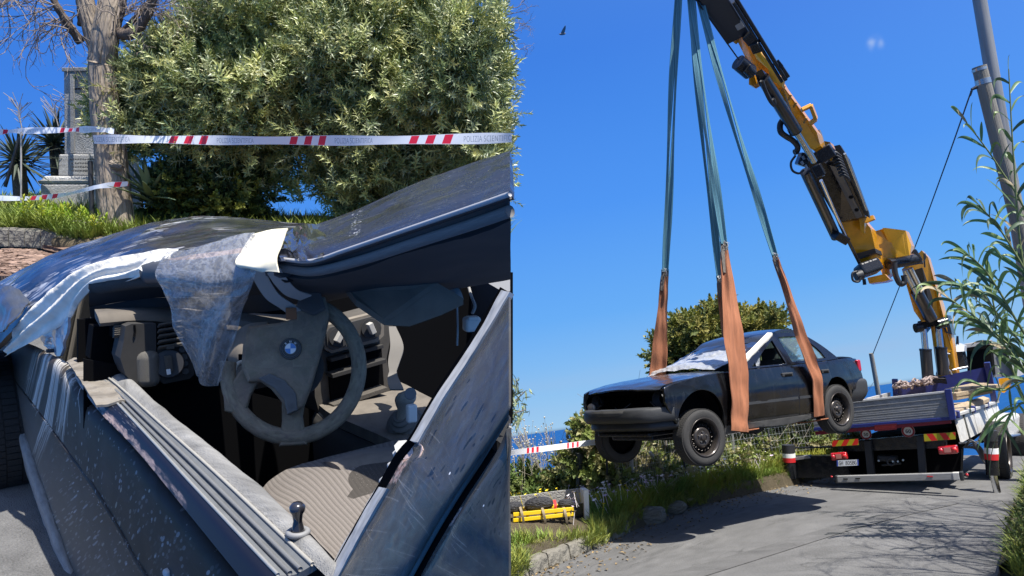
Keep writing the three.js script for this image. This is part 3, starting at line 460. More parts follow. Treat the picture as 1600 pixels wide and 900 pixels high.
  part(car, 'boot_lid', patch([[-2.94, .965, .68], [-3.3, .955, .69], [-3.62, .92, .66], [-3.68, .80, .66], [-3.67, .60, .66]].map(([x, y, w]) => [-1, -.5, 0, .5, 1].map((k) => V3(x, y + .012 * (1 - k * k), k * w))), { nu: 14, nv: 24, thick: .02 }).toCar(), M.carPaint);
  // front end: the lamps and grille are gone; bumper hangs on
  const arc = (x, y, w, bend, n = 8) => { const a = []; for (let i = 0; i <= n; i++) { const k = i / n * 2 - 1; a.push(V3(x - bend * k * k * k * k - .03 * k * k, y, k * w)); } return a; };
  part(car, 'front_bumper', patch([arc(.66, .545, .74, .30), arc(.755, .54, .79, .32), arc(.785, .50, .80, .33), arc(.785, .42, .80, .33), arc(.75, .375, .79, .32), arc(.66, .37, .76, .31)], { nu: 40, nv: 24, thick: .025, noise: (p) => .012 * fbm(p.x * 4, p.y * 6, p.z * 3, 3) }).toCar(), M.trimGrey);
  part(car, 'front_valance', patch([arc(.70, .375, .76, .34), arc(.715, .30, .76, .34), arc(.66, .275, .72, .32), arc(.55, .26, .7, .3)], { nu: 32, nv: 12, thick: .02, noise: (p) => .014 * fbm(p.x * 4, p.y * 6, p.z * 3, 3) }).toCar(), M.blackPlastic);
  part(car, 'bumper_insert', patch([arc(.79, .535, .55, .2), arc(.80, .50, .55, .2), arc(.795, .465, .55, .2)], { nu: 24, nv: 8, thick: .012, noise: (p) => .006 * fbm(p.x * 4, p.y * 9, p.z * 6, 3) }).toCar(), M.dirtyTrim);
  const at = (g, x, y, z) => g.translate(x, y, z).toCar();
  part(car, 'radiator_panel', [at(box(.03, .38, 1.30, .01), .36, .55, 0), at(box(.05, .03, 1.36, .01), .47, .735, 0)], M.dark);
  for (const z of [-.58, .58]) { const cup = part(car, 'headlamp_socket', at(new THREE.LatheGeometry([[.02, -.08], [.075, -.06], [.088, .02], [.094, .025], [.096, .0]].map(([r, y]) => new THREE.Vector2(r, y)), 28).rotateZ(-Math.PI / 2), .44, .63, z), M.blackPlastic); part(cup, 'broken_bracket', at(box(.03, .02, .16, .004).rotateX(z > 0 ? .5 : -.7), .47, .56, z * .9), M.blackSteel); }
  part(car, 'hanging_cable', [tube([V3(.46, .60, -.1), V3(.52, .54, -.02), V3(.50, .50, .08), V3(.47, .56, .2)], .008, 16, 5).toCar()], M.blackPlastic);
  part(car, 'turn_signal', at(new THREE.SphereGeometry(.07, 20, 14).scale(.6, .9, 1.1), .46, .565, .69), phys(.5, .42, .34, .15, 0, { clearcoat: 1 }), 'cracked clear lamp at the front corner');
  part(car, 'engine_bay', [at(box(.85, .42, 1.20, .02), -.05, .52, 0)], M.dark);
  // underside, wheel wells, cabin
  part(car, 'underbody', [at(box(1.95, .05, 1.50, .02), -1.36, .19, 0), at(box(.9, .05, .95, .02), .12, .22, 0), at(box(1.0, .14, 1.0, .04), -2.75, .30, 0), at(box(.55, .2, 1.2, .04), -3.32, .42, 0), cyl(V3(-.2, .2, .1), V3(-3.5, .22, .2), .035).toCar(), at(box(.35, .07, .75, .02), .25, .17, 0)], M.blackSteel);
  part(car, 'front_axle', cyl(V3(0, .14, -.66), V3(0, .14, .66), .04).toCar(), M.blackSteel); part(car, 'rear_axle', cyl(V3(-2.7, .26, -.66), V3(-2.7, .26, .66), .05).toCar(), M.blackSteel);
  for (const [x, s] of [[0, -1], [0, 1], [-2.7, -1], [-2.7, 1]]) { const sh = new THREE.CylinderGeometry(.385, .385, .34, 32, 1, true, -Math.PI / 2, Math.PI); sh.rotateX(-Math.PI / 2); sh.rotateZ(0); const g = at(sh, x, .33, s * .60); part(car, 'wheel_well', g, M.dark); }
  part(car, 'dashboard', at(box(.34, .22, 1.30, .05), -.78, .80, 0), M.dark);
  for (const z of [-.36, .36]) { const st = part(car, 'front_seat', [at(box(.5, .16, .5, .06), -1.45, .42, z), at(box(.16, .60, .5, .06).rotateZ(.22), -1.76, .72, z), at(box(.09, .18, .26, .04), -1.83, 1.08, z)], std(.05, .048, .045, .95)); }
  part(car, 'rear_seat', [at(box(.5, .18, 1.2, .06), -2.3, .42, 0), at(box(.14, .55, 1.2, .05).rotateZ(.25), -2.62, .72, 0), at(box(.6, .02, 1.2, .01), -2.95, .93, 0)], std(.05, .048, .045, .95));
  part(car, 'firewall', at(box(.03, .6, 1.4, .01), -.55, .55, 0), M.dark); part(car, 'rear_bulkhead', at(box(.03, .65, 1.3, .01), -2.95, .6, 0), M.dark);
  part(car, 'inner_door_panel', [at(box(1.6, .6, .03, .01), -1.45, .56, -.70), at(box(1.6, .6, .03, .01), -1.45, .56, .70)], M.dark);
  // rear lamps and bumper
  for (const s of [-1, 1]) part(car, 'tail_lamp', at(box(.10, .17, .30, .02), -3.635, .83, s * .60), M.redLens);
  const rarc = (x, y, w) => { const a = []; for (let i = 0; i <= 16; i++) { const k = i / 16 * 2 - 1; a.push(V3(-x + (Math.abs(k) > .85 ? .55 * (Math.abs(k) - .85) / .15 : 0), y, w * Math.min(1, Math.abs(k) / .86) * Math.sign(k))); } return a; };
  part(car, 'rear_bumper', patch([rarc(3.66, .63, .74), rarc(3.74, .61, .785), rarc(3.75, .52, .79), rarc(3.72, .42, .78), rarc(3.62, .33, .74)], { nu: 64, nv: 20, thick: .02, lin: true, linV: false }).toCar(), M.trimGrey);
  // wheels
  for (const [nm, x, s, lab] of [['front_wheel', 0, -1, 'bare black steel wheel nearest the front'], ['front_wheel', 0, 1], ['rear_wheel', -2.7, -1], ['rear_wheel', -2.7, 1]]) {
    const g = new THREE.Group(); g.name = nm; car.add(g); g.updateMatrixWorld(true);
    wheelParts(g, carM.clone().multiply(new THREE.Matrix4().makeTranslation(x, x === 0 ? .14 : .26, s * .74)).multiply(new THREE.Matrix4().makeRotationY(x === 0 ? -.10 : 0)), s);
  }
  // crumpled film over the missing windscreen, held by strips of pale tape
  const film = patch([[-.52, .925, .62], [-.66, .985, .68], [-.80, 1.015, .68], [-1.02, 1.06, .67], [-1.17, 1.145, .66]].map(([x, y, w]) => [-1, -.6, -.2, .2, .6, 1].map((k) => V3(x, y + .05 * (1 - k * k), k * w))), { nu: 44, nv: 40, thick: .002, noise: (p) => .035 * fbm(p.x * 7, p.y * 7, p.z * 7, 4) });
  single('plastic_sheet', 'crumpled clear plastic sheet over the windscreen of the hanging car', 'plastic sheet', film.toCar(), M.film);
  const ap = (x) => V3(x, .905 + (-.72 - x) * .489, zAt(x, .905 + (-.72 - x) * .489) - .008);
  const strip = patch([[-.70, -.95, -1.2, -1.45, -1.62].map((x) => ap(x).add(V3(.01, -.035, -.004))), [-.70, -.95, -1.2, -1.45, -1.62].map((x) => ap(x).add(V3(0, .02, -.002))), [-.70, -.95, -1.2, -1.45, -1.62].map((x) => ap(x).add(V3(.02, .04, .05)))], { nu: 36, nv: 8, thick: .002, noise: (p) => .010 * fbm(p.x * 9, p.y * 9, p.z * 9, 3) });
  single('adhesive_tape', 'whitish adhesive tape stuck along the front pillar of the hanging car', 'tape', strip.toCar(), M.maskTape);
  const flap = patch([[-1.10, -1.17, -1.23].map((x) => ap(x).add(V3(0, -.03, -.01))), [-1.12, -1.17, -1.21].map((x) => ap(x).add(V3(0, -.14, -.015))), [-1.15, -1.17, -1.18].map((x) => ap(x).add(V3(-.01, -.24, -.005)))], { nu: 10, nv: 14, thick: .002, noise: (p) => .02 * fbm(p.x * 12, p.y * 12, p.z * 9, 3) });
  single('plastic_scrap', 'small torn plastic scrap hanging in the driver window of the hanging car', 'plastic sheet', flap.toCar(), M.film);
  console.log('car scale', S.toFixed(3), 'far wheel', carDbg(carP(0, .312, .74)), 'nose', carDbg(carP(.78, .46, 0)), 'nose R', carDbg(carP(.45, .46, .8)), 'Btop', carDbg(carP(-1.62, 1.345, zAt(-1.62, 1.345))), 'tail', carDbg(carP(-3.7, .5, -.75)), 'hood tip', carDbg(carP(.6, .68, 0)), 'cowl', carDbg(carP(-.6, .885, -.78)));
}
// ---------------------------------------------------------------- slings
{
  T.web = dataTex(256, (x, y) => { const s = .78 + .16 * Math.sin(y * 6.2832 * 4) + .10 * Math.sign(Math.sin(y * 6.2832 * 2 + .6)) + .35 * per(x, y, 5, 9, 36, 5); return [s * .9, s * .97, s]; }, { rgb: true });
  M.webbing = std(.115, .27, .325, .85, 0, { bumpMap: rep(T.grain, 12), bumpScale: .003, map: rep(T.web, .7, 16) });
  T.streakV = dataTex(256, (x, y) => .5 + per(x, y, 2, 26, 37, 4));
  T.sleeve = dataTex(256, (x, y) => { const s = per(x, y, 3, 34, 31, 4), b = per(x, y, 4, 4, 32, 4); const k = clamp(.64 + .32 * s + .5 * b + .06 * Math.sin(y * 6.2832 * 20)); return [.50 * k + .04, .185 * k + .02, .085 * k + .012]; }, { rgb: true });
  M.sleeve = std(1, 1, 1, .9, 0, { map: rep(T.sleeve, 1.2, 5), bumpMap: rep(T.streakV, .8, 10), bumpScale: .006 });
  M.wornSleeve = std(.16, .14, .12, .9, 0, { map: rep(T.dirtC, 2), bumpMap: rep(T.streak, 1, 14), bumpScale: .01 });
  const apex = P(1068, -38, 10.2), camR = V3(1, 0, 0).applyQuaternion(camera.quaternion);
  // one sling: [upper web points], [sleeve points + widths]
  const aft = carP(-1.5, .4, 0).sub(carP(-.5, .4, 0)).normalize();
  function leg(sl, top, j0, pts, ws, flat = 0, twist = .35) {
    const j = P(...j0), dirW = (t) => camR.clone().add(V3(0, 0, twist * Math.sin(t * 5)));
    const n = camR.clone().multiplyScalar(.028), mid = top.clone().lerp(j, .5).add(V3(-.02, -.05, 0));
    for (const k of [-1, 1]) part(sl, 'webbing', ribbon([top.clone().addScaledVector(n, k * .6), mid.clone().addScaledVector(n, k * 1.15), j.clone().addScaledVector(n, k * .5)], (t) => .055 + .02 * Math.sin(t * 9 + k), (t) => camR.clone().add(V3(0, 0, .9 * Math.sin(t * 6 + k * 2))), { seg: 40, thick: .010 }), M.webbing);
    const q = pts.map((p) => (p.isVector3 ? p : P(...p)));
    const wf = (t) => { const x = t * (ws.length - 1), i = Math.min(ws.length - 2, Math.floor(x)); return lerp(ws[i], ws[i + 1], x - i); };
    const rows = [[], [], [], [], []]; const N = 60;
    for (let i = 0; i <= N; i++) { const t = i / N, p = along(q, t), nx = along(q, Math.min(1, t + .01)).sub(along(q, Math.max(0, t - .01))).normalize(), sd = camR.clone().lerp(aft, flat * sstep(.25, .6, t)), d = sd.addScaledVector(nx, -sd.dot(nx)).normalize(), dn = nx.clone().cross(d).normalize(); const w = wf(t) * (1 + .2 * flat * sstep(.25, .6, t)); [-1, -.5, 0, .5, 1].forEach((k, r) => rows[r].push(p.clone().addScaledVector(d, k * w / 2).addScaledVector(dn, .030 * Math.sin(k * 3.1 + t * 7) * (1 - .8 * t) + .012 * Math.sin(k * 7 + t * 12) + .006 * Math.sin(k * 13 - t * 31)))); }
    const sv = part(sl, 'sleeve', patch(rows, { nu: N, nv: 16, thick: .012, noise: (p) => .008 * fbm(p.x * 7, p.y * 3, p.z * 7, 3) }), M.sleeve);
    part(sl, 'sleeve_cuff', ribbon([j.clone().add(V3(0, .03, 0)), q[0].clone(), along(q, .12)], wf(0) * 1.12, camR, { seg: 8, thick: .016 }), M.wornSleeve);
    for (let k = 0; k < 5; k++) { const a = j.clone().add(V3(rr(-.03, .03), rr(-.05, .05), .02)); part(sv, 'frayed_thread', tube([a, a.clone().add(V3(rr(-.03, .03), -.02, .02)), a.clone().add(V3(rr(-.05, .05), rr(-.08, .02), .03))], .003, 4, 3), std(.6, .6, .6, .9)); }
  }
  reseed(61);
  const s1 = thing('lifting_sling', 'front sling wrapped under the bonnet end of the hanging car', 'sling', apex, null, 'slings holding the car');
  const u1 = carP(-.85, .55, -.86), u2 = carP(-.80, .10, .80);
  const nOut = carP(0, 0, -1).sub(carP(0, 0, 0)).normalize(), onFlank = (px, py, o) => hit(px, py, carP(-1, .5, -.85).addScaledVector(nOut, o), nOut), dF = projPx(onFlank(1150, 565, .06))[2];
  const nearTop = (px, py) => (py > 560 ? onFlank(px, py, .055) : P(px, py, lerp(9.9, dF, clamp((py - 385) / 180)))), oldTop = (px, py) => { const r = projPx(u1); return P(px, py, lerp(9.9, r[2] - .07, clamp((py - 380) / 150))); };
  leg(s1, apex.clone().addScaledVector(camR, .05), [1132, 381, 9.9], [nearTop(1132.5, 392), nearTop(1139, 450), nearTop(1147, 520), nearTop(1153, 585), nearTop(1156.5, 640), nearTop(1157, 674)], [.085, .17, .25, .26, .25, .235], 1);
  leg(s1, apex.clone().addScaledVector(camR, -.06), [1040, 424, 10.5], [P(1039, 432, 10.5), P(1036, 480, 10.5), P(1031, 540, 10.5), P(1027, 600, 10.5), P(1032, 650, 10.4)], [.09, .13, .20, .22, .22]);
  part(s1, 'belly_strap', ribbon([carP(-.82, .16, -.85), carP(-.82, .12, -.5), carP(-.82, .12, .5), carP(-.82, .16, .85)], .2, carP(1, 0, 0).sub(carP(0, 0, 0)), { thick: .012 }), M.sleeve);
  const s2 = thing('lifting_sling', 'rear sling crossing the back door of the hanging car', 'sling', apex.clone().add(V3(.1, 0, -.1)), null, 'slings holding the car');
  const r3 = (px, py, k) => P(px, py, lerp(10.1, projPx(carP(-2.25, .4, -.86))[2] - .08, k));
  leg(s2, apex.clone().addScaledVector(camR, .12), [1211, 399, 10.1], [r3(1212.5, 404, 0), r3(1229, 450, .25), r3(1248, 510, .6), r3(1264, 560, .85), r3(1278, 600, .97), r3(1281, 650, 1)], [.07, .10, .15, .18, .19, .165], 1);
  leg(s2, apex.clone().addScaledVector(camR, .07), [1125, 434, 11], [P(1126, 442, 11), P(1131, 490, 11.2), P(1138, 540, 11.5), P(1150, 600, 11.7), P(1180, 650, 11.7)], [.085, .12, .14, .15, .15]);
  part(s2, 'belly_strap', ribbon([carP(-2.25, .16, -.84), carP(-2.25, .12, -.5), carP(-2.25, .12, .5), carP(-2.25, .16, .85)], .17, carP(1, 0, 0).sub(carP(0, 0, 0)), { thick: .012 }), M.sleeve);
}
// ================================================================ THE CRANE TRUCK
const YAW = R(36), TF = V3(Math.sin(YAW), 0, -Math.cos(YAW)).addScaledVector(RN, -V3(Math.sin(YAW), 0, -Math.cos(YAW)).dot(RN)).normalize(), TR = TF.clone().cross(RN).normalize(), TU = RN.clone();
const TO = P(1408, 745, 11.7);
const Tp = (px, py, z = 0) => hit(px, py, TO.clone().addScaledVector(TF, z), TF);        // a pixel on the cross-section z metres ahead of the rear end
const tv = (r, u, f) => V3(0, 0, 0).addScaledVector(TR, r).addScaledVector(TU, u).addScaledVector(TF, f);
const truckQ = new THREE.Quaternion().setFromRotationMatrix(new THREE.Matrix4().makeBasis(TR, TU, TF.clone().negate()));
const tbox = (px, py, z, w, h, d, r = .01) => { const p = Tp(px, py, z); return box(w, h, d, r).applyMatrix4(new THREE.Matrix4().compose(p, truckQ, V3(1, 1, 1))); };
const tquad = (pts, d) => prism(pts, TF.clone().multiplyScalar(d));
{
  reseed(71);
  M.alu = std(.33, .335, .34, .6, .05, { roughnessMap: rep(T.blotch, 2), map: rep(T.dirtC, 1.2) });
  M.aluWhite = std(.60, .60, .58, .5, .1, { map: rep(T.dirtC, 1.4) });
  M.truckBlue = phys(.012, .022, .17, .45, 0, { clearcoat: .5, clearcoatRoughness: .3, map: rep(T.dirtC, 1.5) });
  M.yellow = phys(.80, .36, .012, .42, 0, { clearcoat: .45, clearcoatRoughness: .25, map: rep(T.dirtC, .9), roughnessMap: rep(T.blotch, 1.2) });
  M.reflRed = std(.20, .010, .018, .5);
  M.wood = std(.42, .33, .22, .85, 0, { map: rep(T.dirtC, 2), bumpMap: rep(T.streak, 3), bumpScale: .008 });
  M.cylBlack = phys(.016, .018, .024, .3, 0, { clearcoat: .6 });
  const base = onRoad(1408, 775, 0);
  const truck = thing('crane_truck', 'flatbed lorry with a yellow folding crane, seen from behind on the road', 'truck', base, truckQ);
  // tailgate, its ribs and posts
  const tg = part(truck, 'tailgate', tquad([Tp(1270, 636, .06), Tp(1484, 613, .06), Tp(1487, 651, .06), Tp(1272, 668.5, .06)], .035), M.alu);
  for (const k of [.22, .42, .62, .82]) { const a = Tp(1270, 636, .05).lerp(Tp(1272, 668.5, .05), k), b = Tp(1484, 613, .05).lerp(Tp(1487, 651, .05), k); part(tg, 'tailgate_plank', beam(a, b, .012, .006, TF), M.alu); }
  part(truck, 'tailgate_top_rail', beam(Tp(1270, 634.5, .07), Tp(1484, 611.5, .07), .06, .03, TU), M.aluWhite);
  part(truck, 'corner_post', beam(Tp(1481, 608, .03), Tp(1489, 656, .03), .085, .07, TF), M.truckBlue);
  part(truck, 'blue_sill', beam(Tp(1272, 671, .05), Tp(1489, 653.5, .05), .05, .05, TU), M.truckBlue);
  const plateT = canvasTex(512, 64, (g, w, h) => { g.fillStyle = '#5a0c14'; g.fillRect(0, 0, w, h); g.fillStyle = '#8c2620'; for (let i = 0; i < 16; i++) { const x = 30 + i * 29; g.fillRect(x, 20, rr(8, 20), 5); g.fillRect(x, 38, rr(8, 22), 4); g.fillRect(x, 20, 5, 22); } }, { clampEdge: true });
  part(truck, 'red_reflective_strip', beam(Tp(1274, 677, .05), Tp(1486, 658.5, .05), .03, .055, TU), M.reflRed);
  part(truck, 'red_sign_plate', patch([[Tp(1366, 674, .015), Tp(1401, 671, .015)], [Tp(1366, 664.5, .015), Tp(1401, 661.5, .015)]], { nu: 2, nv: 2, lin: true, uv: '01', thick: .004 }), std(1, 1, 1, .5, 0, { map: plateT }));
  // rear frame and underride bar
  part(truck, 'chassis_panel', tquad([Tp(1316, 690, .35), Tp(1480, 676, .35), Tp(1478, 700, .35), Tp(1318, 706, .35)], .1), M.blackSteel);
  part(truck, 'chassis_beam', [tquad([Tp(1350, 690, .22), Tp(1360, 689, .22), Tp(1366, 742, .22), Tp(1355, 742, .22)], .1), tquad([Tp(1432, 682, .22), Tp(1442, 681, .22), Tp(1447, 742, .22), Tp(1436, 742, .22)], .1)], std(.03, .032, .036, .6, .2)).userData.kind = 'stuff';
  part(truck, 'rear_crossmember', tquad([Tp(1316, 705, .7), Tp(1502, 702, .7), Tp(1500, 742, .7), Tp(1320, 745, .7)], .3), M.dark);
  part(truck, 'tow_coupling', [tbox(1387, 716, .5, .28, .10, .2, .03), cyl(Tp(1378, 727, .42), Tp(1408, 724, .42), .018), new THREE.TorusGeometry(.05, .016, 8, 20).applyMatrix4(new THREE.Matrix4().compose(Tp(1392, 722, .3), truckQ, V3(1, 1, 1)))], std(.05, .05, .052, .55, .4));
  for (const [x, y] of [[1373, 720], [1395, 721], [1403, 721], [1411, 719]]) part(truck, 'hose_coupling', cyl(Tp(x, y, .42), Tp(x, y, .28), .018, .014, 12), std(.5, .48, .42, .4, .6));
  const bar = part(truck, 'underride_bar', beam(Tp(1309, 748.5, -.05), Tp(1503, 743.5, -.05), .09, .105, TU, .09, .105, .012), M.alu);
  part(bar, 'bar_end', beam(Tp(1489, 744, -.055), Tp(1500, 743.6, -.055), .096, .112, TU), M.aluWhite); part(bar, 'bar_cap', beam(Tp(1500, 743.6, -.05), Tp(1506, 743.4, -.05), .11, .13, TU), M.blackPlastic); part(bar, 'bar_cap', beam(Tp(1306, 748.6, -.05), Tp(1310, 748.5, -.05), .1, .12, TU), M.blackPlastic);
  for (const [x, y] of [[1321, 748.4], [1340, 747.7]]) part(bar, 'bar_slot', tbox(x, y, -.102, .07, .016, .01, .004), M.dark);
  part(bar, 'bar_marker', tbox(1453, 744.7, -.1, .08, .018, .012, .004), M.redLens); part(truck, 'side_marker_lamp', [new THREE.SphereGeometry(.022, 12, 8).translate(...Tp(1511, 742, -.05).toArray())], M.redLens); part(truck, 'side_marker_lamp', [new THREE.SphereGeometry(.018, 12, 8).translate(...Tp(1299.5, 745, -.02).toArray())], M.redLens);
  part(truck, 'marker_stalk', [cyl(Tp(1505, 742.5, -.05), Tp(1510, 742.2, -.05), .008)], M.blackSteel);
  // hazard boards, lamps, plate, speed discs
  const hazT = (dirn) => canvasTex(256, 48, (g, w, h) => { g.fillStyle = '#a89a14'; g.fillRect(0, 0, w, h); g.fillStyle = '#c8231a'; for (let i = -1; i < 4; i++) { const x = i * 104 + 20; g.beginPath(); g.moveTo(x, 0); g.lineTo(x + 52, 0); g.lineTo(x + 52 + dirn * 40, h); g.lineTo(x + dirn * 40, h); g.fill(); } g.strokeStyle = '#6b5d14'; g.lineWidth = 2; g.strokeRect(1, 1, w - 2, h - 2); }, { clampEdge: true });
  const board = (x0, y0, x1, y1, x2, y2, x3, y3, z, tex, name, lab) => part(truck, name, patch([[Tp(x0, y0, z), Tp(x1, y1, z)], [Tp(x3, y3, z), Tp(x2, y2, z)]], { nu: 2, nv: 2, lin: true, uv: '01', thick: .006 }), std(1, 1, 1, .5, 0, { map: tex }), lab);
  board(1300, 698, 1342, 695.5, 1341, 685, 1299.5, 688, .05, hazT(-1), 'hazard_board', 'left red and yellow striped board'); board(1444, 690, 1493.5, 686.5, 1493, 675, 1443, 678, .05, hazT(1), 'hazard_board', 'right red and yellow striped board');
  const lamp = (x0, x1, y, z) => { const a = Tp(x0, y + 1, z), b = Tp(x1, y - 1, z), l = part(truck, 'tail_lamp', beam(a, b, .12, .125, TU, .12, .125, .03), M.redLens); part(l, 'lamp_reflector', beam(a.clone().lerp(b, .33).addScaledVector(TF, -.058), a.clone().lerp(b, .66).addScaledVector(TF, -.058), .01, .07, TU), std(.5, .2, .16, .4)); part(l, 'lamp_lens', new THREE.SphereGeometry(.038, 16, 10).translate(...a.clone().lerp(b, .84).addScaledVector(TF, -.04).toArray()), phys(.65, .03, .03, .2, 0, { clearcoat: 1 })); part(l, 'lamp_lens', new THREE.SphereGeometry(.038, 16, 10).translate(...a.clone().lerp(b, .16).addScaledVector(TF, -.04).toArray()), phys(.5, .02, .03, .2, 0, { clearcoat: 1 })); return l; };
  lamp(1299, 1325, 712.5, .1); lamp(1466, 1497, 702.5, .1); part(truck, 'lamp_bracket', [cyl(Tp(1478, 690, .12), Tp(1478, 697, .12), .012), cyl(Tp(1311, 699, .12), Tp(1311, 706, .12), .012)], M.blackSteel).userData.kind = 'stuff';
  const plT = canvasTex(512, 116, (g, w, h) => { g.fillStyle = '#d7d9dc'; g.fillRect(0, 0, w, h); g.fillStyle = '#1c3f9e'; g.fillRect(0, 0, 34, h); g.fillRect(w - 34, 0, 34, h); g.fillStyle = '#14161c'; g.font = 'bold 96px monospace'; g.textBaseline = 'middle'; g.textAlign = 'center'; const s = 'GH 805BG'; for (let i = 0; i < s.length; i++) g.fillText(s[i], 74 + i * 52, h / 2 + 4); g.strokeStyle = '#333'; g.lineWidth = 4; g.strokeRect(2, 2, w - 4, h - 4); }, { clampEdge: true });
  board(1307.5, 729, 1342, 727.5, 1341.5, 717.5, 1307, 719, .02, plT, 'number_plate');
  const discT = (n) => canvasTex(128, 128, (g, w, h) => { g.fillStyle = '#c9c9c6'; g.fillRect(0, 0, w, h); g.fillStyle = '#8f1720'; g.beginPath(); g.arc(64, 64, 62, 0, 7); g.fill(); g.fillStyle = '#d5d5d2'; g.beginPath(); g.arc(64, 64, 44, 0, 7); g.fill(); g.fillStyle = '#0e0f12'; g.font = 'bold 50px sans-serif'; g.textAlign = 'center'; g.textBaseline = 'middle'; g.fillText(n, 64, 67); }, { clampEdge: true });
  for (const [x, y, n, r] of [[1353, 678.5, '50', .085], [1419, 673.5, '60', .095]]) { const g = new THREE.CylinderGeometry(r, r, .006, 32); g.rotateX(Math.PI / 2); const a = g.attributes; for (let i = 0; i < a.position.count; i++) a.uv.setXY(i, a.position.getX(i) / r / 2 + .5, a.position.getY(i) / r / 2 + .5); part(truck, 'speed_disc', g.applyMatrix4(new THREE.Matrix4().compose(Tp(x, y, .3), truckQ, V3(1, 1, 1))), std(1, 1, 1, .6, 0, { map: discT(n) })); }
  // outriggers
  const og = part(truck, 'outrigger_beam', tquad([Tp(1238, 713, .35), Tp(1318, 712, .35), Tp(1330, 745, .35), Tp(1240, 747, .35)], .22), M.blackSteel);
  part(og, 'outrigger_plate', tquad([Tp(1231, 716, .3), Tp(1262, 712, .3), Tp(1266, 716, .3), Tp(1236, 720, .3)], .2), std(.25, .25, .26, .5, .3));
  part(truck, 'outrigger_bar', cyl(Tp(1236, 700, .4), Tp(1345, 697, .4), .014), M.blackSteel);
  const legPart = (x0, y0, x1, y1, x2, y2, z, w, band) => {
    const a = Tp(x0, y0, z), b = Tp(x1, y1, z), c = Tp(x2, y2, z); const l = part(truck, 'outrigger_leg', cyl(a, b, w * .52, w * .52, 24), M.blackSteel);
    const bd = (k0, k1, m, nm) => part(l, nm, cyl(a.clone().lerp(b, k0), a.clone().lerp(b, k1), w * .56, w * .56, 24), m);
    bd(-.02, .22, M.blackPlastic, 'leg_cap'); bd(band, band + .13, std(.75, .75, .74, .6), 'white_band'); bd(band + .13, band + .27, std(.55, .02, .025, .5), 'red_band');
    part(l, 'leg_piston', cyl(b.clone().lerp(a, .05), c, w * .3, w * .3), M.chrome);
    part(l, 'foot_plate', cyl(c, c.clone().addScaledVector(TU, -.05), w * 1.1, w * 1.2, 24), M.blackSteel); return c;
  };
  const c1 = legPart(1231.5, 696, 1235, 747, 1237, 763, .3, .19, .24), c2 = legPart(1547, 674, 1551, 742, 1560, 776, .55, .17, .38);
  single('outrigger_pad', 'flat dark board under the left stabiliser foot of the lorry', 'support pad', box(.62, .05, .42, .01).applyMatrix4(new THREE.Matrix4().compose(c1.clone().addScaledVector(TU, -.09), truckQ, V3(1, 1, 1))), std(.07, .06, .05, .9), null, 'stabiliser pads');
  single('outrigger_pad', 'dark board under the right stabiliser foot beside the reeds', 'support pad', box(.62, .05, .42, .01).applyMatrix4(new THREE.Matrix4().compose(c2.clone().addScaledVector(TU, -.09), truckQ, V3(1, 1, 1))), std(.07, .06, .05, .9), null, 'stabiliser pads');
  part(truck, 'hose_bundle', [0, 1, 2, 3, 4, 5].map((k) => tube([Tp(1505 + k * 3, 700, .7), Tp(1516 + k * 2, 688 + k * 3, .6), Tp(1528 + k, 695 + k * 4, .6), Tp(1536, 705 + k * 3, .7), Tp(1540, 725, .8)], .012, 20, 6)), std(.09, .09, .095, .6, .2)).userData.kind = 'stuff';
  part(truck, 'side_rail', [cyl(Tp(1500, 692, .5), Tp(1530, 690, 2.2), .016)], M.galv);
  // bed, side boards, headboard
  part(truck, 'bed_floor', prism([Tp(1272, 670, .1), Tp(1487, 653, .1), Tp(1487, 653, .1).addScaledVector(TF, 3.4), Tp(1272, 670, .1).addScaledVector(TF, 3.4)], TU.clone().multiplyScalar(.06)), M.wood);
  const q = [P(1493, 649, 11.9), P(1557, 628.5, 15.3), P(1567, 656, 15.0), P(1504, 691, 11.7)];
  const sb = part(truck, 'side_board', prism(q, tv(-.03, .01, 0)), M.aluWhite);
  for (const [k, w, m] of [[.14, .10, std(.06, .065, .06, .7)], [.62, .02, std(.25, .25, .24, .7)], [.33, .012, M.alu], [.82, .012, M.alu]]) { const a = q[0].clone().lerp(q[1], k), b = q[3].clone().lerp(q[2], k), off = tv(.012, .004, 0); part(sb, 'side_board_strap', beam(a.add(off), b.add(off), w, .012, tv(1, 0, 0)), m); }
  part(truck, 'side_board_rail', beam(P(1493, 648, 11.85), P(1557, 627.5, 15.25), .09, .045, TU), M.aluWhite);
  for (const k of [.02, .36, .7]) { const p = P(1493, 648, 11.8).lerp(P(1557, 627.5, 15.2), k); part(truck, 'board_latch', box(.09, .12, .09, .02).applyMatrix4(new THREE.Matrix4().compose(p, truckQ, V3(1, 1, 1))), M.truckBlue); }
  part(truck, 'left_side_board', prism([P(1330, 628, 12.6), P(1388, 613, 15.2), P(1388, 636, 15.2), P(1330, 660, 12.6)], tv(.04, 0, 0)), M.aluWhite);
  part(truck, 'headboard', prism([P(1397, 603, 15.2), P(1543, 573, 14.9), P(1548, 600, 14.9), P(1400, 628, 15.2)], TF.clone().multiplyScalar(.06)), M.truckBlue);
  part(truck, 'headboard_post', beam(P(1542, 566, 14.85), P(1554, 628, 14.85), .10, .08, TF), M.truckBlue); part(truck, 'headboard_post', beam(P(1398, 592, 15.2), P(1401, 628, 15.2), .10, .08, TF), M.truckBlue);
  // wheels on the right side
  const wm = (px, py, d, r) => new THREE.Matrix4().compose(P(px, py, d), truckQ.clone().multiply(new THREE.Quaternion().setFromAxisAngle(V3(0, 1, 0), Math.PI / 2)), V3(1, 1, 1));
  for (const [x, y, d, s] of [[1560, 706, 12.9, 1.5], [1592, 684, 15.6, 1.45]]) { const g = new THREE.Group(); g.name = 'truck_wheel'; truck.add(g); g.updateMatrixWorld(true); wheelParts(g, wm(x, y, d), 1, s); }
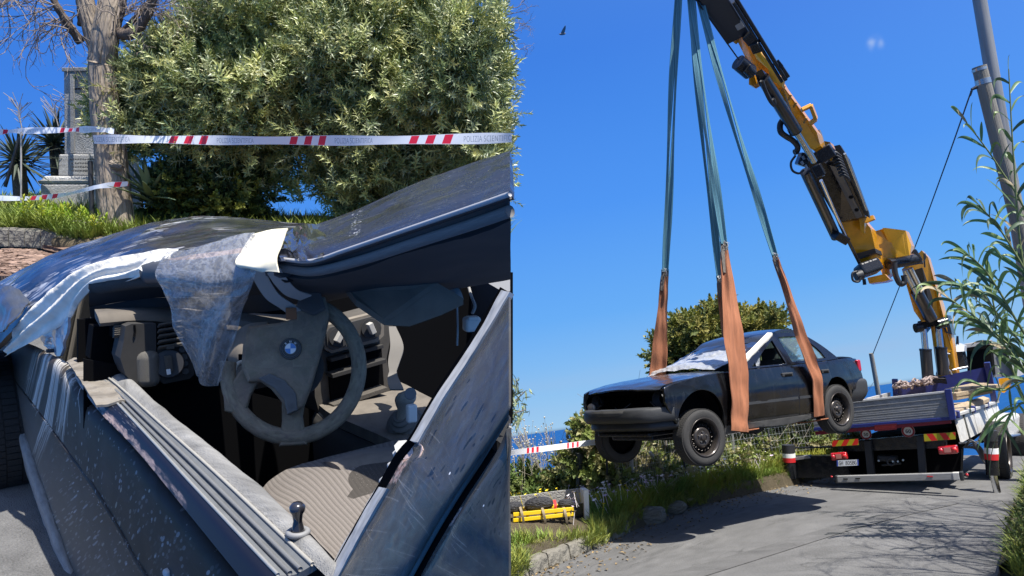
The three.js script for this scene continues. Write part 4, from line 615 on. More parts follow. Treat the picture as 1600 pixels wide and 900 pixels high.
  part(truck, 'chassis_frame', prism([Tp(1330, 690, .75), Tp(1486, 668, .75), Tp(1500, 705, .75), Tp(1320, 712, .75)], TF.clone().multiplyScalar(3.2)), M.dark);
  { const g = new THREE.Group(); g.name = 'truck_wheel'; truck.add(g); g.updateMatrixWorld(true); wheelParts(g, wm(1345, 735, 13.6), 1, 1.4); }
  part(truck, 'fuel_tank', beam(P(1556, 672, 14.2), P(1580, 660, 15.6), .34, .4, TU, .34, .4, .08), M.aluWhite); part(truck, 'mudguard', [tube([P(1532, 690, 12.9), P(1546, 664, 13.0), P(1566, 668, 13.2), P(1576, 690, 13.4)], .05, 20, 6)], M.blackPlastic);
  part(truck, 'tank_step', cyl(P(1566, 683, 13.4), P(1592, 679, 15), .03), M.galv);
  // cab and what stands between cab and bed
  const cabP = (x, y, z) => P(x, y, z);
  part(truck, 'cab', prism([P(1546, 537, 17), P(1566, 533, 17), P(1582, 556, 17), P(1584, 588, 17), P(1550, 590, 17)], tv(0, 0, 1.5)), std(.26, .265, .27, .6, .1, { map: rep(T.dirtC, 1) })); part(truck, 'cab_side', prism([P(1566, 533, 16.9), P(1580, 537, 17.4), P(1600, 585, 17.4), P(1586, 590, 16.9)], tv(0, 0, .9)), std(.42, .42, .41, .55, .1, { map: rep(T.dirtC, 1.5) }));
  part(truck, 'cab_rear_window', prism([P(1510, 543, 16.6), P(1547, 537, 16.6), P(1552, 586, 16.6), P(1512, 590, 16.6)], tv(0, 0, 1.2)), M.dark); part(truck, 'cab_roof_edge', beam(P(1505, 541, 16.5), P(1549, 534, 16.5), .1, .09, TU), std(.25, .25, .25, .6));
  const tk = part(truck, 'oil_tank', prism([P(1485, 552, 15.8), P(1503, 548, 15.8), P(1510, 576, 15.8), P(1488, 580, 15.8)], tv(0, 0, .5)), M.blackSteel); part(tk, 'tank_lid', prism([P(1488, 550, 15.7), P(1497, 536, 15.9), P(1507, 540, 15.9), P(1506, 549, 15.7)], tv(0, 0, .4)), std(.4, .41, .42, .5, .4)); part(tk, 'filler_cap', cyl(P(1496, 538, 15.9), P(1496, 525, 15.9), .03, .02), M.blackSteel);
  part(truck, 'yellow_stand', [prism([P(1560, 592, 15.4), P(1580, 589, 15.4), P(1577, 606, 15.4), P(1569, 614, 15.4), P(1562, 612, 15.4)], tv(0, 0, .3)), beam(P(1488, 572, 15.2), P(1494, 585, 15.2), .08, .06, TF)], M.yellow).userData.kind = 'stuff';
  part(truck, 'ladder_rail', [tube([P(1468, 573, 14.9), P(1482, 571, 14.9), P(1479, 554, 14.9), P(1484, 553, 14.9)], .016, 20, 6), tube([P(1463, 587, 14.9), P(1466, 579, 14.9), P(1482, 578, 14.9), P(1487, 585, 14.9)], .016, 20, 6), tube([P(1488, 578, 15), P(1512, 573, 15)], .016, 4, 6)], std(.62, .62, .6, .35, .8)).userData.kind = 'stuff';

  // ---- the crane
  const fold = (pts, d) => prism(pts.map(([x, y, z]) => P(x, y, z)), tv(0, 0, 1).multiplyScalar(d));
  const col = part(truck, 'crane_column', beam(P(1484, 600, 15.3), P(1470, 500, 15.2), .36, .42, TF, .34, .40, .05), M.yellow);
  for (const [x0, y0, x1, y1, x2, y2] of [[1450, 592, 1446, 546, 1443, 514], [1474, 585, 1470, 543, 1466, 509]]) { const b = part(truck, 'lift_cylinder', cyl(P(x0, y0, 14.8), P(x1, y1, 14.8), .105, .105, 28), M.cylBlack); part(b, 'piston_rod', cyl(P(x1, y1 + 2, 14.8), P(x2, y2, 14.8), .058, .058, 24), M.chrome); part(b, 'cylinder_collar', cyl(P(x1, y1 + 2, 14.8), P(x1, y1 - 1, 14.8), .11, .11, 28), M.blackSteel); }
  part(truck, 'column_knuckle', [prism([P(1431, 513, 14.9), P(1434, 502, 14.9), P(1480, 492, 14.9), P(1488, 523, 14.9), P(1478, 520, 14.9), P(1472, 507, 14.9), P(1448, 512, 14.9), P(1440, 522, 14.9)], tv(0, 0, .5)), cyl(P(1430, 513, 14.8), P(1440, 511, 14.8), .09, .09, 16), cyl(P(1464, 507, 14.7), P(1478, 503, 14.7), .10, .10, 16)], M.blackSteel).userData.kind = 'stuff';
  const ib = part(truck, 'inner_boom', fold([[1409, 421, 14.4], [1440, 391, 14.4], [1450, 402, 14.5], [1476, 490, 14.9], [1488, 548, 15], [1480, 552, 15], [1470, 500, 14.9], [1440, 503, 14.9], [1428, 486, 14.8]], .28), M.yellow);
  part(ib, 'boom_inner_shadow_plate', fold([[1418, 425, 14.33], [1441, 418, 14.33], [1458, 470, 14.75], [1456, 498, 14.85], [1443, 500, 14.85], [1432, 470, 14.7]], .05), std(.035, .032, .028, .7), 'dark plate imitating the shade inside the open boom');  // dark plate stands in for the shade in the boom hollow
  part(ib, 'piston_rod', cyl(P(1414, 422, 14.28), P(1432, 458, 14.4), .045, .045, 16), std(.55, .54, .48, .35, .7)); part(ib, 'piston_rod', cyl(P(1422, 419, 14.28), P(1440, 455, 14.4), .045, .045, 16), std(.55, .54, .48, .35, .7)); part(ib, 'lower_cylinder', cyl(P(1432, 455, 14.5), P(1455, 498, 14.7), .11, .11, 20), M.cylBlack);
  const kn = part(truck, 'knuckle_plate', fold([[1365, 362, 14.0], [1384, 356, 14.0], [1415, 360, 14.1], [1424, 383, 14.2], [1422, 400, 14.2], [1396, 405, 14.2], [1386, 404, 14.1], [1391, 428, 14.1], [1381, 436, 14.1], [1372, 410, 14.0]], .34), M.yellow);
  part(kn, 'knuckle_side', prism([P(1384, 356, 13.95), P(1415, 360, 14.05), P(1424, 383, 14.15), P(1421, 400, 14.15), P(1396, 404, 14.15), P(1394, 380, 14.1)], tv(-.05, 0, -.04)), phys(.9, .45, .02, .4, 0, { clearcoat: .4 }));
  part(kn, 'knuckle_pivot', cyl(P(1388, 413, 14), P(1432, 405, 14.2), .10, .10, 24), M.blackSteel); part(kn, 'knuckle_hose', tube([P(1397, 408, 13.9), P(1399, 428, 13.9), P(1406, 443, 13.9), P(1413, 441, 13.9), P(1412, 430, 13.9)], .05, 30, 10), M.blackPlastic);
  part(kn, 'hose_tangle', [0, 1, 2, 3, 4, 5, 6, 7].map((k) => tube([P(1424 + k, 396, 13.9), P(1430 + k * 1.3, 390 + k * 2, 13.85), P(1436 + k * .6, 400 + k, 13.9), P(1442 - k, 412, 14)], .013, 16, 5)), std(.10, .10, .11, .5, .3)).userData.kind = 'stuff'; part(kn, 'loose_hose', tube([P(1442, 410, 14), P(1446, 402, 14), P(1444, 396, 14), P(1445, 418, 14)], .014, 16, 6), M.blackPlastic);
  const ob = part(truck, 'outer_boom', fold([[1312, 346, 13.4], [1344, 338, 13.4], [1360, 356, 13.5], [1372, 408, 13.8], [1344, 412, 13.8]], .40), M.yellow);
  part(ob, 'boom_bracket', fold([[1342, 341, 13.3], [1364, 336, 13.3], [1366, 342, 13.3], [1351, 348, 13.3], [1350, 364, 13.35], [1345, 362, 13.35]], .12), M.yellow); part(ob, 'black_clamp', fold([[1336, 397, 13.55], [1367, 388, 13.55], [1369, 395, 13.6], [1338, 404, 13.6]], .5), M.blackPlastic);
  part(ob, 'boom_foot', fold([[1355, 434, 13.8], [1382, 428, 13.8], [1391, 437, 13.85], [1382, 440, 13.85], [1358, 443, 13.85]], .3), M.yellow); const mo = part(ob, 'boom_cylinder_foot', beam(P(1341, 425, 13.6), P(1372, 414, 13.65), .24, .30, TF, .24, .30, .05), M.blackSteel); part(mo, 'hose_reel', cyl(P(1337, 432, 13.5), P(1347, 429, 13.5), .09, .09, 18), M.blackPlastic); part(mo, 'reel_hose', [tube([P(1340, 424, 13.4), P(1332, 427, 13.4), P(1333, 438, 13.4), P(1342, 440, 13.4), P(1345, 432, 13.4)], .02, 24, 6)], M.blackPlastic);
  part(mo, 'bolt_stub', cyl(P(1350, 436, 13.6), P(1351, 445, 13.6), .03), M.blackSteel);
  // black extension packet
  const ex = part(truck, 'extension_boom', fold([[1256, 256, 12.3], [1304, 232, 12.3], [1316, 252, 12.4], [1352, 338, 13.2], [1313, 346, 13.3], [1303, 336, 13.2]], .36), M.blackSteel);
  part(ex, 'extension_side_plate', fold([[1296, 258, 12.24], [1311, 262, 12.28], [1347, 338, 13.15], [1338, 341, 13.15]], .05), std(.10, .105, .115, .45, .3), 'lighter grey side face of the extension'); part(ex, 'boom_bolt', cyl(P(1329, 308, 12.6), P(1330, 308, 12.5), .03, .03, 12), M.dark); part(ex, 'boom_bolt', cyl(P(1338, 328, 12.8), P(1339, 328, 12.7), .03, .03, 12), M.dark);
  part(ex, 'extension_cylinder', cyl(P(1258, 268, 12.2), P(1306, 370, 13.2), .085, .085, 24), M.cylBlack); part(ex, 'extension_cylinder', cyl(P(1283, 282, 12.2), P(1322, 372, 13.2), .028, .028, 16), M.chrome);
  part(ex, 'cylinder_bracket', [beam(P(1304, 366, 13.0), P(1322, 376, 13.1), .14, .16, TF), beam(P(1312, 350, 13.1), P(1345, 415, 13.6), .05, .05, TF)], M.blackSteel).userData.kind = 'stuff';
  part(ex, 'extension_guard', fold([[1303, 228, 12.2], [1312, 226, 12.2], [1325, 247, 12.3], [1356, 330, 13.0], [1358, 340, 13.1], [1351, 336, 13.1], [1318, 262, 12.4]], .1), std(.03, .032, .036, .5, .2)); part(ex, 'guard_rail', cyl(P(1320, 240, 12.1), P(1354, 328, 12.9), .022, .022, 10), M.galv);
  for (let k = 0; k < 8; k++) part(ex, 'coiled_hose', tube([P(1299 + k * 1.9, 240 + k * 5, 12.1), P(1305 + k * 1.9, 238 + k * 5, 12.05), P(1312 + k * 1.9, 243 + k * 5, 12.05), P(1314 + k * 1.9, 247 + k * 5, 12.1)], .022, 12, 6), M.blackPlastic);
  part(ex, 'hydraulic_block', [beam(P(1247, 247, 12.1), P(1262, 252, 12.1), .2, .2, TF), beam(P(1275, 258, 12.0), P(1284, 275, 12.0), .14, .14, TF), beam(P(1282, 232, 12.1), P(1294, 250, 12.1), .3, .2, TF)], M.blackSteel).userData.kind = 'stuff'; part(ex, 'hydraulic_fittings', [[1248, 240], [1254, 244], [1252, 252], [1258, 258], [1281, 262], [1284, 270], [1262, 246]].map(([x, y]) => cyl(P(x, y, 11.95), P(x + 3, y + 5, 11.95), .022, .022, 10)), std(.3, .3, .31, .4, .6)).userData.kind = 'stuff';
  part(ex, 'loop_hose', tube([P(1243, 243, 12), P(1236, 254, 12), P(1238, 266, 12), P(1248, 271, 12), P(1256, 266, 12)], .018, 24, 6), M.blackPlastic);
  part(ex, 'arched_hose', tube([P(1224, 186, 11.6), P(1219, 195, 11.6), P(1220, 206, 11.6), P(1228, 213, 11.7), P(1238, 219, 11.8), P(1246, 228, 11.9), P(1245, 236, 12), P(1241, 238, 12)], .045, 50, 10), M.blackPlastic);
  // fly jib
  const jb = part(truck, 'jib_boom', fold([[1138, 52, 10.6], [1156, 40, 10.6], [1166, 46, 10.6], [1200, 96, 11], [1222, 132, 11.2], [1276, 206, 11.7], [1282, 228, 11.9], [1270, 234, 11.9], [1256, 226, 11.8], [1232, 180, 11.6], [1196, 128, 11.2], [1172, 106, 10.9], [1160, 80, 10.7], [1150, 60, 10.6]], .3), M.yellow);
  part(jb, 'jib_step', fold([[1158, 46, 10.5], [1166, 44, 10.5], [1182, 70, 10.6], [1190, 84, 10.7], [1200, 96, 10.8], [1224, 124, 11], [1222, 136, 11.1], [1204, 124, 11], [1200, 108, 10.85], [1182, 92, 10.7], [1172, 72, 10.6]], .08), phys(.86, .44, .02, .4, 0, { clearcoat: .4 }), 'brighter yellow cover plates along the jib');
  part(jb, 'jib_hook_lug', fold([[1136, 50, 10.55], [1144, 48, 10.55], [1150, 62, 10.6], [1146, 66, 10.6], [1141, 62, 10.6]], .1), M.yellow); part(jb, 'jib_lower_lug', fold([[1170, 120, 10.9], [1178, 116, 10.9], [1182, 130, 11], [1175, 134, 11], [1170, 132, 11]], .16), M.yellow);
  part(jb, 'winch', [cyl(P(1153, 97, 10.7), P(1172, 113, 10.8), .11, .11, 24), cyl(P(1166, 106, 10.65), P(1176, 116, 10.7), .07, .07, 20)], M.blackSteel).userData.kind = 'stuff'; part(jb, 'winch_bracket', fold([[1179, 114, 10.75], [1190, 108, 10.75], [1200, 124, 10.9], [1204, 138, 11], [1192, 140, 11], [1186, 132, 10.9]], .2), M.blackSteel);
  part(jb, 'jib_cylinder', cyl(P(1192, 122, 10.9), P(1243, 204, 11.6), .092, .092, 28), M.cylBlack); part(jb, 'jib_piston_rod', cyl(P(1242, 202, 11.6), P(1272, 252, 11.95), .052, .052, 24), std(.62, .62, .58, .22, .95)); part(jb, 'cylinder_head', cyl(P(1240, 199, 11.58), P(1244, 206, 11.62), .10, .10, 28), M.blackSteel);
  part(jb, 'jib_hose', tube([P(1190, 126, 10.8), P(1196, 142, 10.9), P(1204, 158, 11), P(1210, 164, 11.1), P(1208, 154, 11)], .03, 24, 8), M.blackPlastic);
  part(jb, 'frame_loop', [beam(P(1252, 172, 11.3), P(1267, 165, 11.3), .05, .07, TF), beam(P(1267, 165, 11.3), P(1275, 186, 11.4), .05, .09, TF), beam(P(1275, 186, 11.4), P(1265, 194, 11.45), .05, .09, TF)], M.yellow).userData.kind = 'stuff';
  part(jb, 'link_arm', fold([[1276, 206, 11.9], [1280, 202, 11.9], [1284, 212, 12], [1292, 250, 12.1], [1288, 254, 12.1], [1284, 248, 12.1], [1279, 222, 12]], .08), std(.3, .3, .31, .4, .6)); part(jb, 'jib_end_lug', fold([[1286, 220, 12.1], [1297, 222, 12.1], [1300, 230, 12.15], [1294, 248, 12.2], [1288, 240, 12.2]], .2), M.yellow);
  for (const [a, b] of [[1236, 148], [1226, 134], [1244, 160], [1260, 184]]) part(jb, 'jib_rib', beam(P(a, b, 11.2), P(a - 4, b + 8, 11.25), .025, .03, TF), std(.35, .16, .02, .6));
  // telescoping tip and its cable guides
  const tip = part(truck, 'jib_extension', beam(P(1153, 52, 10.62), P(1096, -38, 10), .34, .30, TF, .33, .29, .03), std(.03, .034, .045, .42, .25)); part(tip, 'extension_edge', beam(P(1158, 44, 10.4), P(1128, -8, 10.1), .10, .05, TF), std(.30, .31, .33, .4, .4)); part(tip, 'hook_block', [beam(P(1092, -44, 10.1), P(1060, -40, 10.2), .16, .2, UP)], M.blackSteel);
  part(truck, 'cable_guide', [cyl(P(1228, 125, 10.7), P(1150, -2, 10.1), .028, .028, 10), cyl(P(1222, 128, 10.75), P(1146, 4, 10.1), .022, .022, 10), beam(P(1230, 122, 10.7), P(1218, 104, 10.65), .09, .05, TF), beam(P(1220, 106, 10.6), P(1212, 96, 10.6), .09, .05, TF), beam(P(1166, 54, 10.4), P(1176, 66, 10.45), .14, .1, TF), beam(P(1178, 66, 10.4), P(1184, 80, 10.5), .12, .1, TF)], M.blackSteel).userData.kind = 'stuff'; part(truck, 'winch_cable', cyl(P(1155, 94, 10.6), P(1085, -4, 10.1), .010, .010, 6), M.blackSteel);
  // load on the bed
  const rope = []; for (let k = 0; k < 26; k++) { const x = rr(1402, 1462), y = 608 - (x - 1402) * .2 + rr(-4, 2), pts = []; for (let i = 0; i <= 10; i++) { const a = i / 10 * 6.28; pts.push(P(x + Math.cos(a) * rr(3, 11), y - Math.abs(Math.sin(a)) * rr(2, 9) + rr(-1.5, 1.5), 14.6 + .25 * Math.sin(a + k))); } rope.push(tube(pts, .016, 36, 6)); }
  single('rope_coil', 'tangled pinkish grey ropes heaped on the lorry bed before the blue headboard', 'rope', rope, std(.30, .235, .21, .95), null, null);
  const tarp = patch([[P(1433, 607, 14.9), P(1480, 600, 14.9)], [P(1436, 597, 14.7), P(1478, 592, 14.7)], [P(1446, 592, 14.9), P(1470, 588, 14.9)]].map((r) => [r[0], r[0].clone().lerp(r[1], .5).addScaledVector(TU, .04), r[1]]), { nu: 24, nv: 12, thick: .06, noise: (p) => .10 * fbm(p.x * 4, p.y * 4, p.z * 4, 3) }); single('folded_tarp', 'dark crumpled tarp lying on the lorry bed beside the ropes', 'tarp', tarp, std(.045, .04, .045, .9));
  single('timber_block', 'small timber baulk lying flat on the lorry bed beside the side board', 'timber', [prism([P(1489, 634, 12.9), P(1536, 619, 14.3), P(1546, 622, 14.2), P(1494, 646, 12.7)], TU.clone().multiplyScalar(-.06))], M.wood);
  const planks = (list) => list.forEach(([x0, y0, x1, y1, d, lab]) => single('wooden_plank', lab, 'plank', beam(P(x0, y0, d), P(x1, y1, d + .2), .30, .07, TU), M.wood));
  planks([[1484, 622, 1540, 611, 13.6, 'bottom brown plank of the pile on the lorry bed'], [1484, 617, 1548, 604, 13.6, 'middle brown plank of the pile on the lorry bed'], [1486, 611, 1533, 601, 13.7, 'topmost pale plank of the pile on the lorry bed'], [1532, 607, 1550, 603, 13.5, 'short pale plank end sticking out right of the pile']]);
}
// ================================================================ THE SLOPE (left): ground, trees, monument, tapes
const toL = (p) => { const q = p.clone().sub(CAM); return V3(q.dot(LX), q.dot(LY), q.dot(LZ)); };
const fromL = (x, y, z) => CAM.clone().addScaledVector(LX, x).addScaledVector(LY, y).addScaledVector(LZ, z);
const lmat = (p, s = 1, ry = 0) => new THREE.Matrix4().compose(p, qL.clone().multiply(new THREE.Quaternion().setFromAxisAngle(UP, ry)), V3(s, s, s));
{
  // asphalt the car stands on, rising to a verge behind a stone kerb; ends behind the trees
  const gRow = (list) => list.map(([x, y, d]) => P(x, y, d));
  const near = [[-420, 1250], [-100, 1250], [300, 1250], [797, 1250]].map(([x, y]) => onL(x, y, 1.17)), a1 = [[-330, 960], [-100, 920], [300, 900], [797, 900]].map(([x, y]) => onL(x, y, 1.17)), a2 = [[-230, 720], [0, 700], [300, 690], [797, 690]].map(([x, y]) => onL(x, y, 1.17)), a3 = [[-200, 560], [0, 552], [300, 540], [797, 540]].map(([x, y]) => onL(x, y, 1.17));
  const a4 = gRow([[-200, 440, 6.3], [0, 432, 6.3], [300, 420, 6.3], [797, 420, 6.3]]);
  single('car_park', null, null, patch([near, a1, a2, a3, a4], { nu: 24, nv: 40, thick: .06, linV: false }), M.asphaltNear, a1[1].clone(), null, 'structure');
  // red-brown bark mulch strip below the kerb
  const m0 = gRow([[-200, 440, 6.28], [0, 431, 6.28], [140, 424, 6.3], [300, 416, 6.3], [797, 416, 6.3]]), m1 = gRow([[-200, 392, 8.3], [0, 391, 8.3], [75, 392, 8.3], [130, 384, 8.4], [797, 372, 8.6]]);
  T.mulch = dataTex(512, (x, y) => { const a = .5 + 1.2 * per(x, y, 30, 30, 41, 4), b = .5 + per(x, y, 4, 4, 42, 3); return [.17 + .16 * a * b, .105 + .10 * a * b, .075 + .07 * a * b]; }, { rgb: true });
  single('bark_mulch', null, null, patch([m0, m1], { nu: 60, nv: 30, thick: .05, noise: (p) => .02 * fbm(p.x * 12, p.y * 12, p.z * 12, 3) }), std(1, 1, 1, .95, 0, { map: rep(T.mulch, 1), bumpMap: rep(T.grain, 2), bumpScale: .03 }), m0[1].clone(), null, 'structure');
  // grassy verge
  const v0 = gRow([[-200, 362, 8.5], [0, 361, 8.5], [60, 360, 8.5], [130, 374, 8.3], [300, 372, 8.6], [797, 372, 8.8]]), v1 = gRow([[-200, 345, 9.5], [0, 344, 9.5], [60, 343, 9.5], [130, 346, 9.4], [300, 352, 9.6], [797, 352, 9.8]]), v2 = gRow([[-200, 316, 12], [0, 315, 12], [60, 315, 12], [130, 316, 12], [300, 340, 11.5], [797, 352, 11.5]]);
  const v3 = v2.map((p) => p.clone().addScaledVector(LZ, -.6).addScaledVector(LY, -1.2)), vb = v0.map((p) => p.clone().addScaledVector(LY, -.35));
  single('grass_bank', null, null, patch([vb, v0, v1, v2, v3], { nu: 70, nv: 50, noise: (p) => .05 * fbm(p.x * 2, p.y * 2, p.z * 2, 3) }), M.soil, v0[1].clone(), null, 'structure');
  // earth flank that carries the terrace on its right side
  const edge = [onL(797, 1250, 1.2), onL(797, 900, 1.2), onL(797, 690, 1.2), onL(797, 540, 1.2), P(797, 422, 6.3), P(797, 374, 8.6), P(797, 374, 8.8), P(797, 354, 9.8), P(797, 354, 11.5)].map((p) => p.addScaledVector(LY, -.03).addScaledVector(LX, -.03));
  single('earth_flank', null, null, patch([edge, edge.map((p) => p.clone().addScaledVector(LX, -.25).add(V3(0, -.9, 0))), edge.map((p) => p.clone().addScaledVector(LX, -1.0).add(V3(0, -3.4, 0)))], { nu: 40, nv: 20, noise: (p, u, v) => -.10 * v * Math.abs(fbm(p.x * 2, p.y * 2, p.z * 2, 3)) }), M.soil, edge[2].clone(), null, 'structure');
  // kerb stones, each its own piece
  const ks = thing('stone_kerb', 'row of weathered grey kerb stones edging the grass bank at the left', 'kerb', P(60, 385, 8.4), qL);
  for (const [x0, x1, y0, y1, b0, b1] of [[-60, 12, 356, 356, 384, 385], [13.5, 38, 356, 357, 385, 386], [39, 62, 357, 358, 386, 387.5], [63.5, 100, 358, 366, 388, 395], [101, 134, 366, 378, 396, 398]]) {
    const d = 8.35, q0 = P(x0, y0, d), q1 = P(x1, y1, d), r0 = P(x0, b0, d), r1 = P(x1, b1, d), t = (p, k) => p.clone().addScaledVector(LZ, -k);
    part(ks, 'kerb_stone', patch([[r0, r1], [r0.clone().lerp(q0, .85), r1.clone().lerp(q1, .85)], [t(q0, .03), t(q1, .03)], [t(q0, .2), t(q1, .2)], [t(r0, .24), t(r1, .24)]], { nu: 10, nv: 20, thick: .04, linV: true, noise: (p) => .018 * fbm(p.x * 7, p.y * 7, p.z * 7, 3) }), M.oldStone);
  }
  // grass, weeds, a few stones
  reseed(81);
  const tuft = tuftGeo(16, .26, .014, .8), mats = [], cols = [], w = [], wc = [];
  for (let i = 0; i < 2600; i++) { const u = rnd(), v = rnd(), p = along([along(v0, u), along(v1, u), along(v2, u)], v); if (fbm(p.x * 1.6, p.y, p.z * 1.6, 2) < -.25) continue; const [px] = projPx(p); if (px > 790) continue; mats.push(lmat(p.addScaledVector(LY, -.02), rr(.45, 1.15), rr(0, 6.28))); const k = clamp(.5 + 1.5 * fbm(p.x, 5, p.z, 3)); cols.push(C(lerp(.11, .26, k), lerp(.19, .30, k), .045)); }
  const g = thing('grass', 'long sunlit grass growing on the bank around the bark tree', 'grass', v0[2], qL); g.userData.kind = 'stuff'; instances(g, 'blades', tuft, M.leaf(1, 1, 1, .3), mats, cols);
  const weed = sprigGeo(12, .10, .03, .22, { spread: 1.1 }); for (const [x, y, n] of [[75, 352, 14], [100, 350, 16], [150, 366, 18], [158, 374, 10], [128, 356, 8], [40, 344, 8]]) for (let i = 0; i < n; i++) { w.push(lmat(P(x + rr(-14, 14), y + rr(-10, 4), 8.6 + rr(-.2, .4)), rr(.4, 1), rr(0, 6.28))); wc.push(C(rr(.25, .4), rr(.36, .46), .03)); }
  const wd = thing('weeds', 'bright yellow green weeds at the foot of the bark tree', 'weeds', P(110, 360, 8.6), qL); wd.userData.kind = 'stuff'; instances(wd, 'leaves', weed, M.leaf(1, 1, 1, .35), w, wc);
  const st = []; for (const [x, y, s] of [[122, 352, .09], [138, 356, .1], [112, 349, .06], [150, 350, .07]]) { const q = new THREE.IcosahedronGeometry(s, 3), a = q.attributes.position; for (let i = 0; i < a.count; i++) { const p = V3().fromBufferAttribute(a, i), k = 1 + .5 * fbm(p.x * 9 + x, p.y * 9, p.z * 9, 3); a.setXYZ(i, p.x * k * 1.2, p.y * k * .7, p.z * k); } q.computeVertexNormals(); const c = P(x, y, 8.7); single('boulder', ['pale flat rock on the bank left of the bark tree', 'pale rock in the weeds touching the bark tree trunk', 'smallest pale rock on the bank among the grass', 'small pale rock right behind the weeds at the trunk'][st.push(1) - 1], 'stone', q.translate(c.x, c.y, c.z), M.oldStone); }
  const ch = []; const cc = []; for (let i = 0; i < 1100; i++) { const p = along([along(m0, rnd() * .45), along(m1, rnd() * .3)], rr(.1, 1), true), u = rnd() * .42, q = along([along(m0, u), along(m1, u)], rnd(), true); ch.push(lmat(q.addScaledVector(LY, .015), rr(.5, 1.4), rr(0, 6.28))); const k = rnd(); cc.push(C(lerp(.10, .36, k), lerp(.06, .24, k), lerp(.04, .18, k))); }
  const bc = thing('bark_chips', 'reddish brown bark chips lying in front of the stone kerb', 'bark chips', m0[1], qL); bc.userData.kind = 'stuff'; instances(bc, 'chips', box(.06, .012, .03, .003), std(1, 1, 1, .9), ch, cc);
}
{ // tree with fissured bark and bare branches
  reseed(91);
  T.bark = dataTex(512, (x, y) => { const s = per(x, y, 18, 4, 51, 5), f = Math.abs(per(x, y, 12, 3, 52, 4)); const v = clamp(.35 + 2.2 * f + .5 * s); return [.13 + .26 * v, .105 + .215 * v, .08 + .165 * v]; }, { rgb: true });
  T.barkH = dataTex(512, (x, y) => clamp(.2 + 2.4 * Math.abs(per(x, y, 12, 3, 52, 4)) + .3 * per(x, y, 50, 20, 53, 3)));
  const bark = std(1, 1, 1, .95, 0, { map: rep(T.bark, 1, .55), bumpMap: rep(T.barkH, 1, .55), bumpScale: .05 }), twigM = std(.24, .19, .15, .9), d = 8.9;
  const t = thing('bark_tree', 'tree with a thick fissured grey brown trunk and bare branches', 'tree', P(190, 370, d), qL);
  const tr = (pts, r0, r1, seg, rad = 36) => tube(pts, (k, a, p) => lerp(r0, r1, k) * (1 + .10 * fbm(Math.cos(a) * 2.2, k * 6, Math.sin(a) * 2.2, 4) + .05 * Math.abs(N3(Math.cos(a) * 6, k * 5, Math.sin(a) * 6))), seg, rad);
  part(t, 'trunk', [tr([P(186, 392, d), P(184, 360, d), P(178, 300, d), P(172, 230, d), P(164, 170, d), P(160, 100, d), P(160, 62, d)], .205, .135, 90), tr([P(160, 100, d), P(164, 60, d - .05), P(171, 20, d), P(176, -20, d + .1)], .155, .13, 40), tr([P(160, 90, d), P(146, 50, d), P(134, 5, d), P(128, -25, d)], .12, .085, 36), tr([P(170, 250, d), P(180, 258, d - .12), P(192, 262, d - .2)], .12, .02, 14, 16)], bark);
  part(t, 'cut_scar', new THREE.SphereGeometry(.042, 18, 12).scale(1, 1.3, .4).applyMatrix4(lmat(P(153, 82, d - .15))), std(.55, .27, .14, .9), 'orange scar where a branch was cut');
  const limb = (pts, r0, r1) => part(t, 'limb', tube(pts.map(([x, y, dd = 0]) => P(x, y, d + dd)), (k) => lerp(r0, r1, k) * (1 + .1 * Math.sin(k * 30)), 30, 9), std(.14, .105, .08, .95, 0, { bumpMap: rep(T.barkH, 2), bumpScale: .02 }));
  limb([[127, 66], [112, 46, -.1], [100, 28, -.15], [88, 8, -.2], [78, -14, -.2]], .055, .035); limb([[186, 52], [200, 54, -.1], [214, 46, -.15], [226, 30, -.2], [236, 8, -.25], [242, -16, -.3]], .07, .04); limb([[180, 40], [190, 18], [196, -14]], .05, .03); limb([[126, 40], [124, 14], [118, -14]], .035, .02); limb([[186, 56], [200, 40], [222, 16], [240, -10]], .035, .02); limb([[214, 52], [226, 60], [240, 62]], .02, .006);
  const tw = []; const grow = (p, dir, len, r, n) => { let q = p, v = dir.clone(); const pts = [p]; for (let i = 0; i < 5; i++) { v = v.clone().add(V3(rr(-.5, .5), rr(-.5, .42), rr(-.3, .3))).normalize(); q = q.clone().addScaledVector(v, len / 5); pts.push(q); if (n > 0 && rnd() < .75) grow(q, v.clone().add(V3(rr(-1, 1), rr(-1, .7), rr(-.5, .5))).normalize(), len * rr(.35, .7), r * .6, n - 1); } tw.push(tube(pts, (k) => lerp(r, r * .4, k), 8, 4)); };
  for (const [x, y, n, l] of [[88, 8, 5, 1.0], [78, -12, 6, 1.1], [100, 28, 5, .9], [112, 46, 4, .6], [40, -14, 6, .9], [10, -14, 5, .8], [120, 20, 4, .6]]) for (let i = 0; i < n; i++) grow(P(x + rr(-6, 6), y, d + rr(-.3, .2)), LX.clone().multiplyScalar(rr(-1, -.2)).addScaledVector(LY, rr(-.7, .5)), l * rr(.5, 1), .009, 2);
  for (const [x, y, n, l] of [[196, 20, 5, .6], [215, 20, 6, .6], [226, 30, 5, .6], [180, 30, 5, .5], [205, 48, 5, .5], [236, 4, 6, .7]]) for (let i = 0; i < n; i++) grow(P(x + rr(-6, 6), y + rr(-6, 6), d + rr(-.3, .2)), LX.clone().multiplyScalar(rr(-.3, 1)).addScaledVector(LY, rr(-.2, .9)), l * rr(.5, 1), .008, 2);
  part(t, 'bare_twigs', tw, twigM).userData.kind = 'stuff';
}
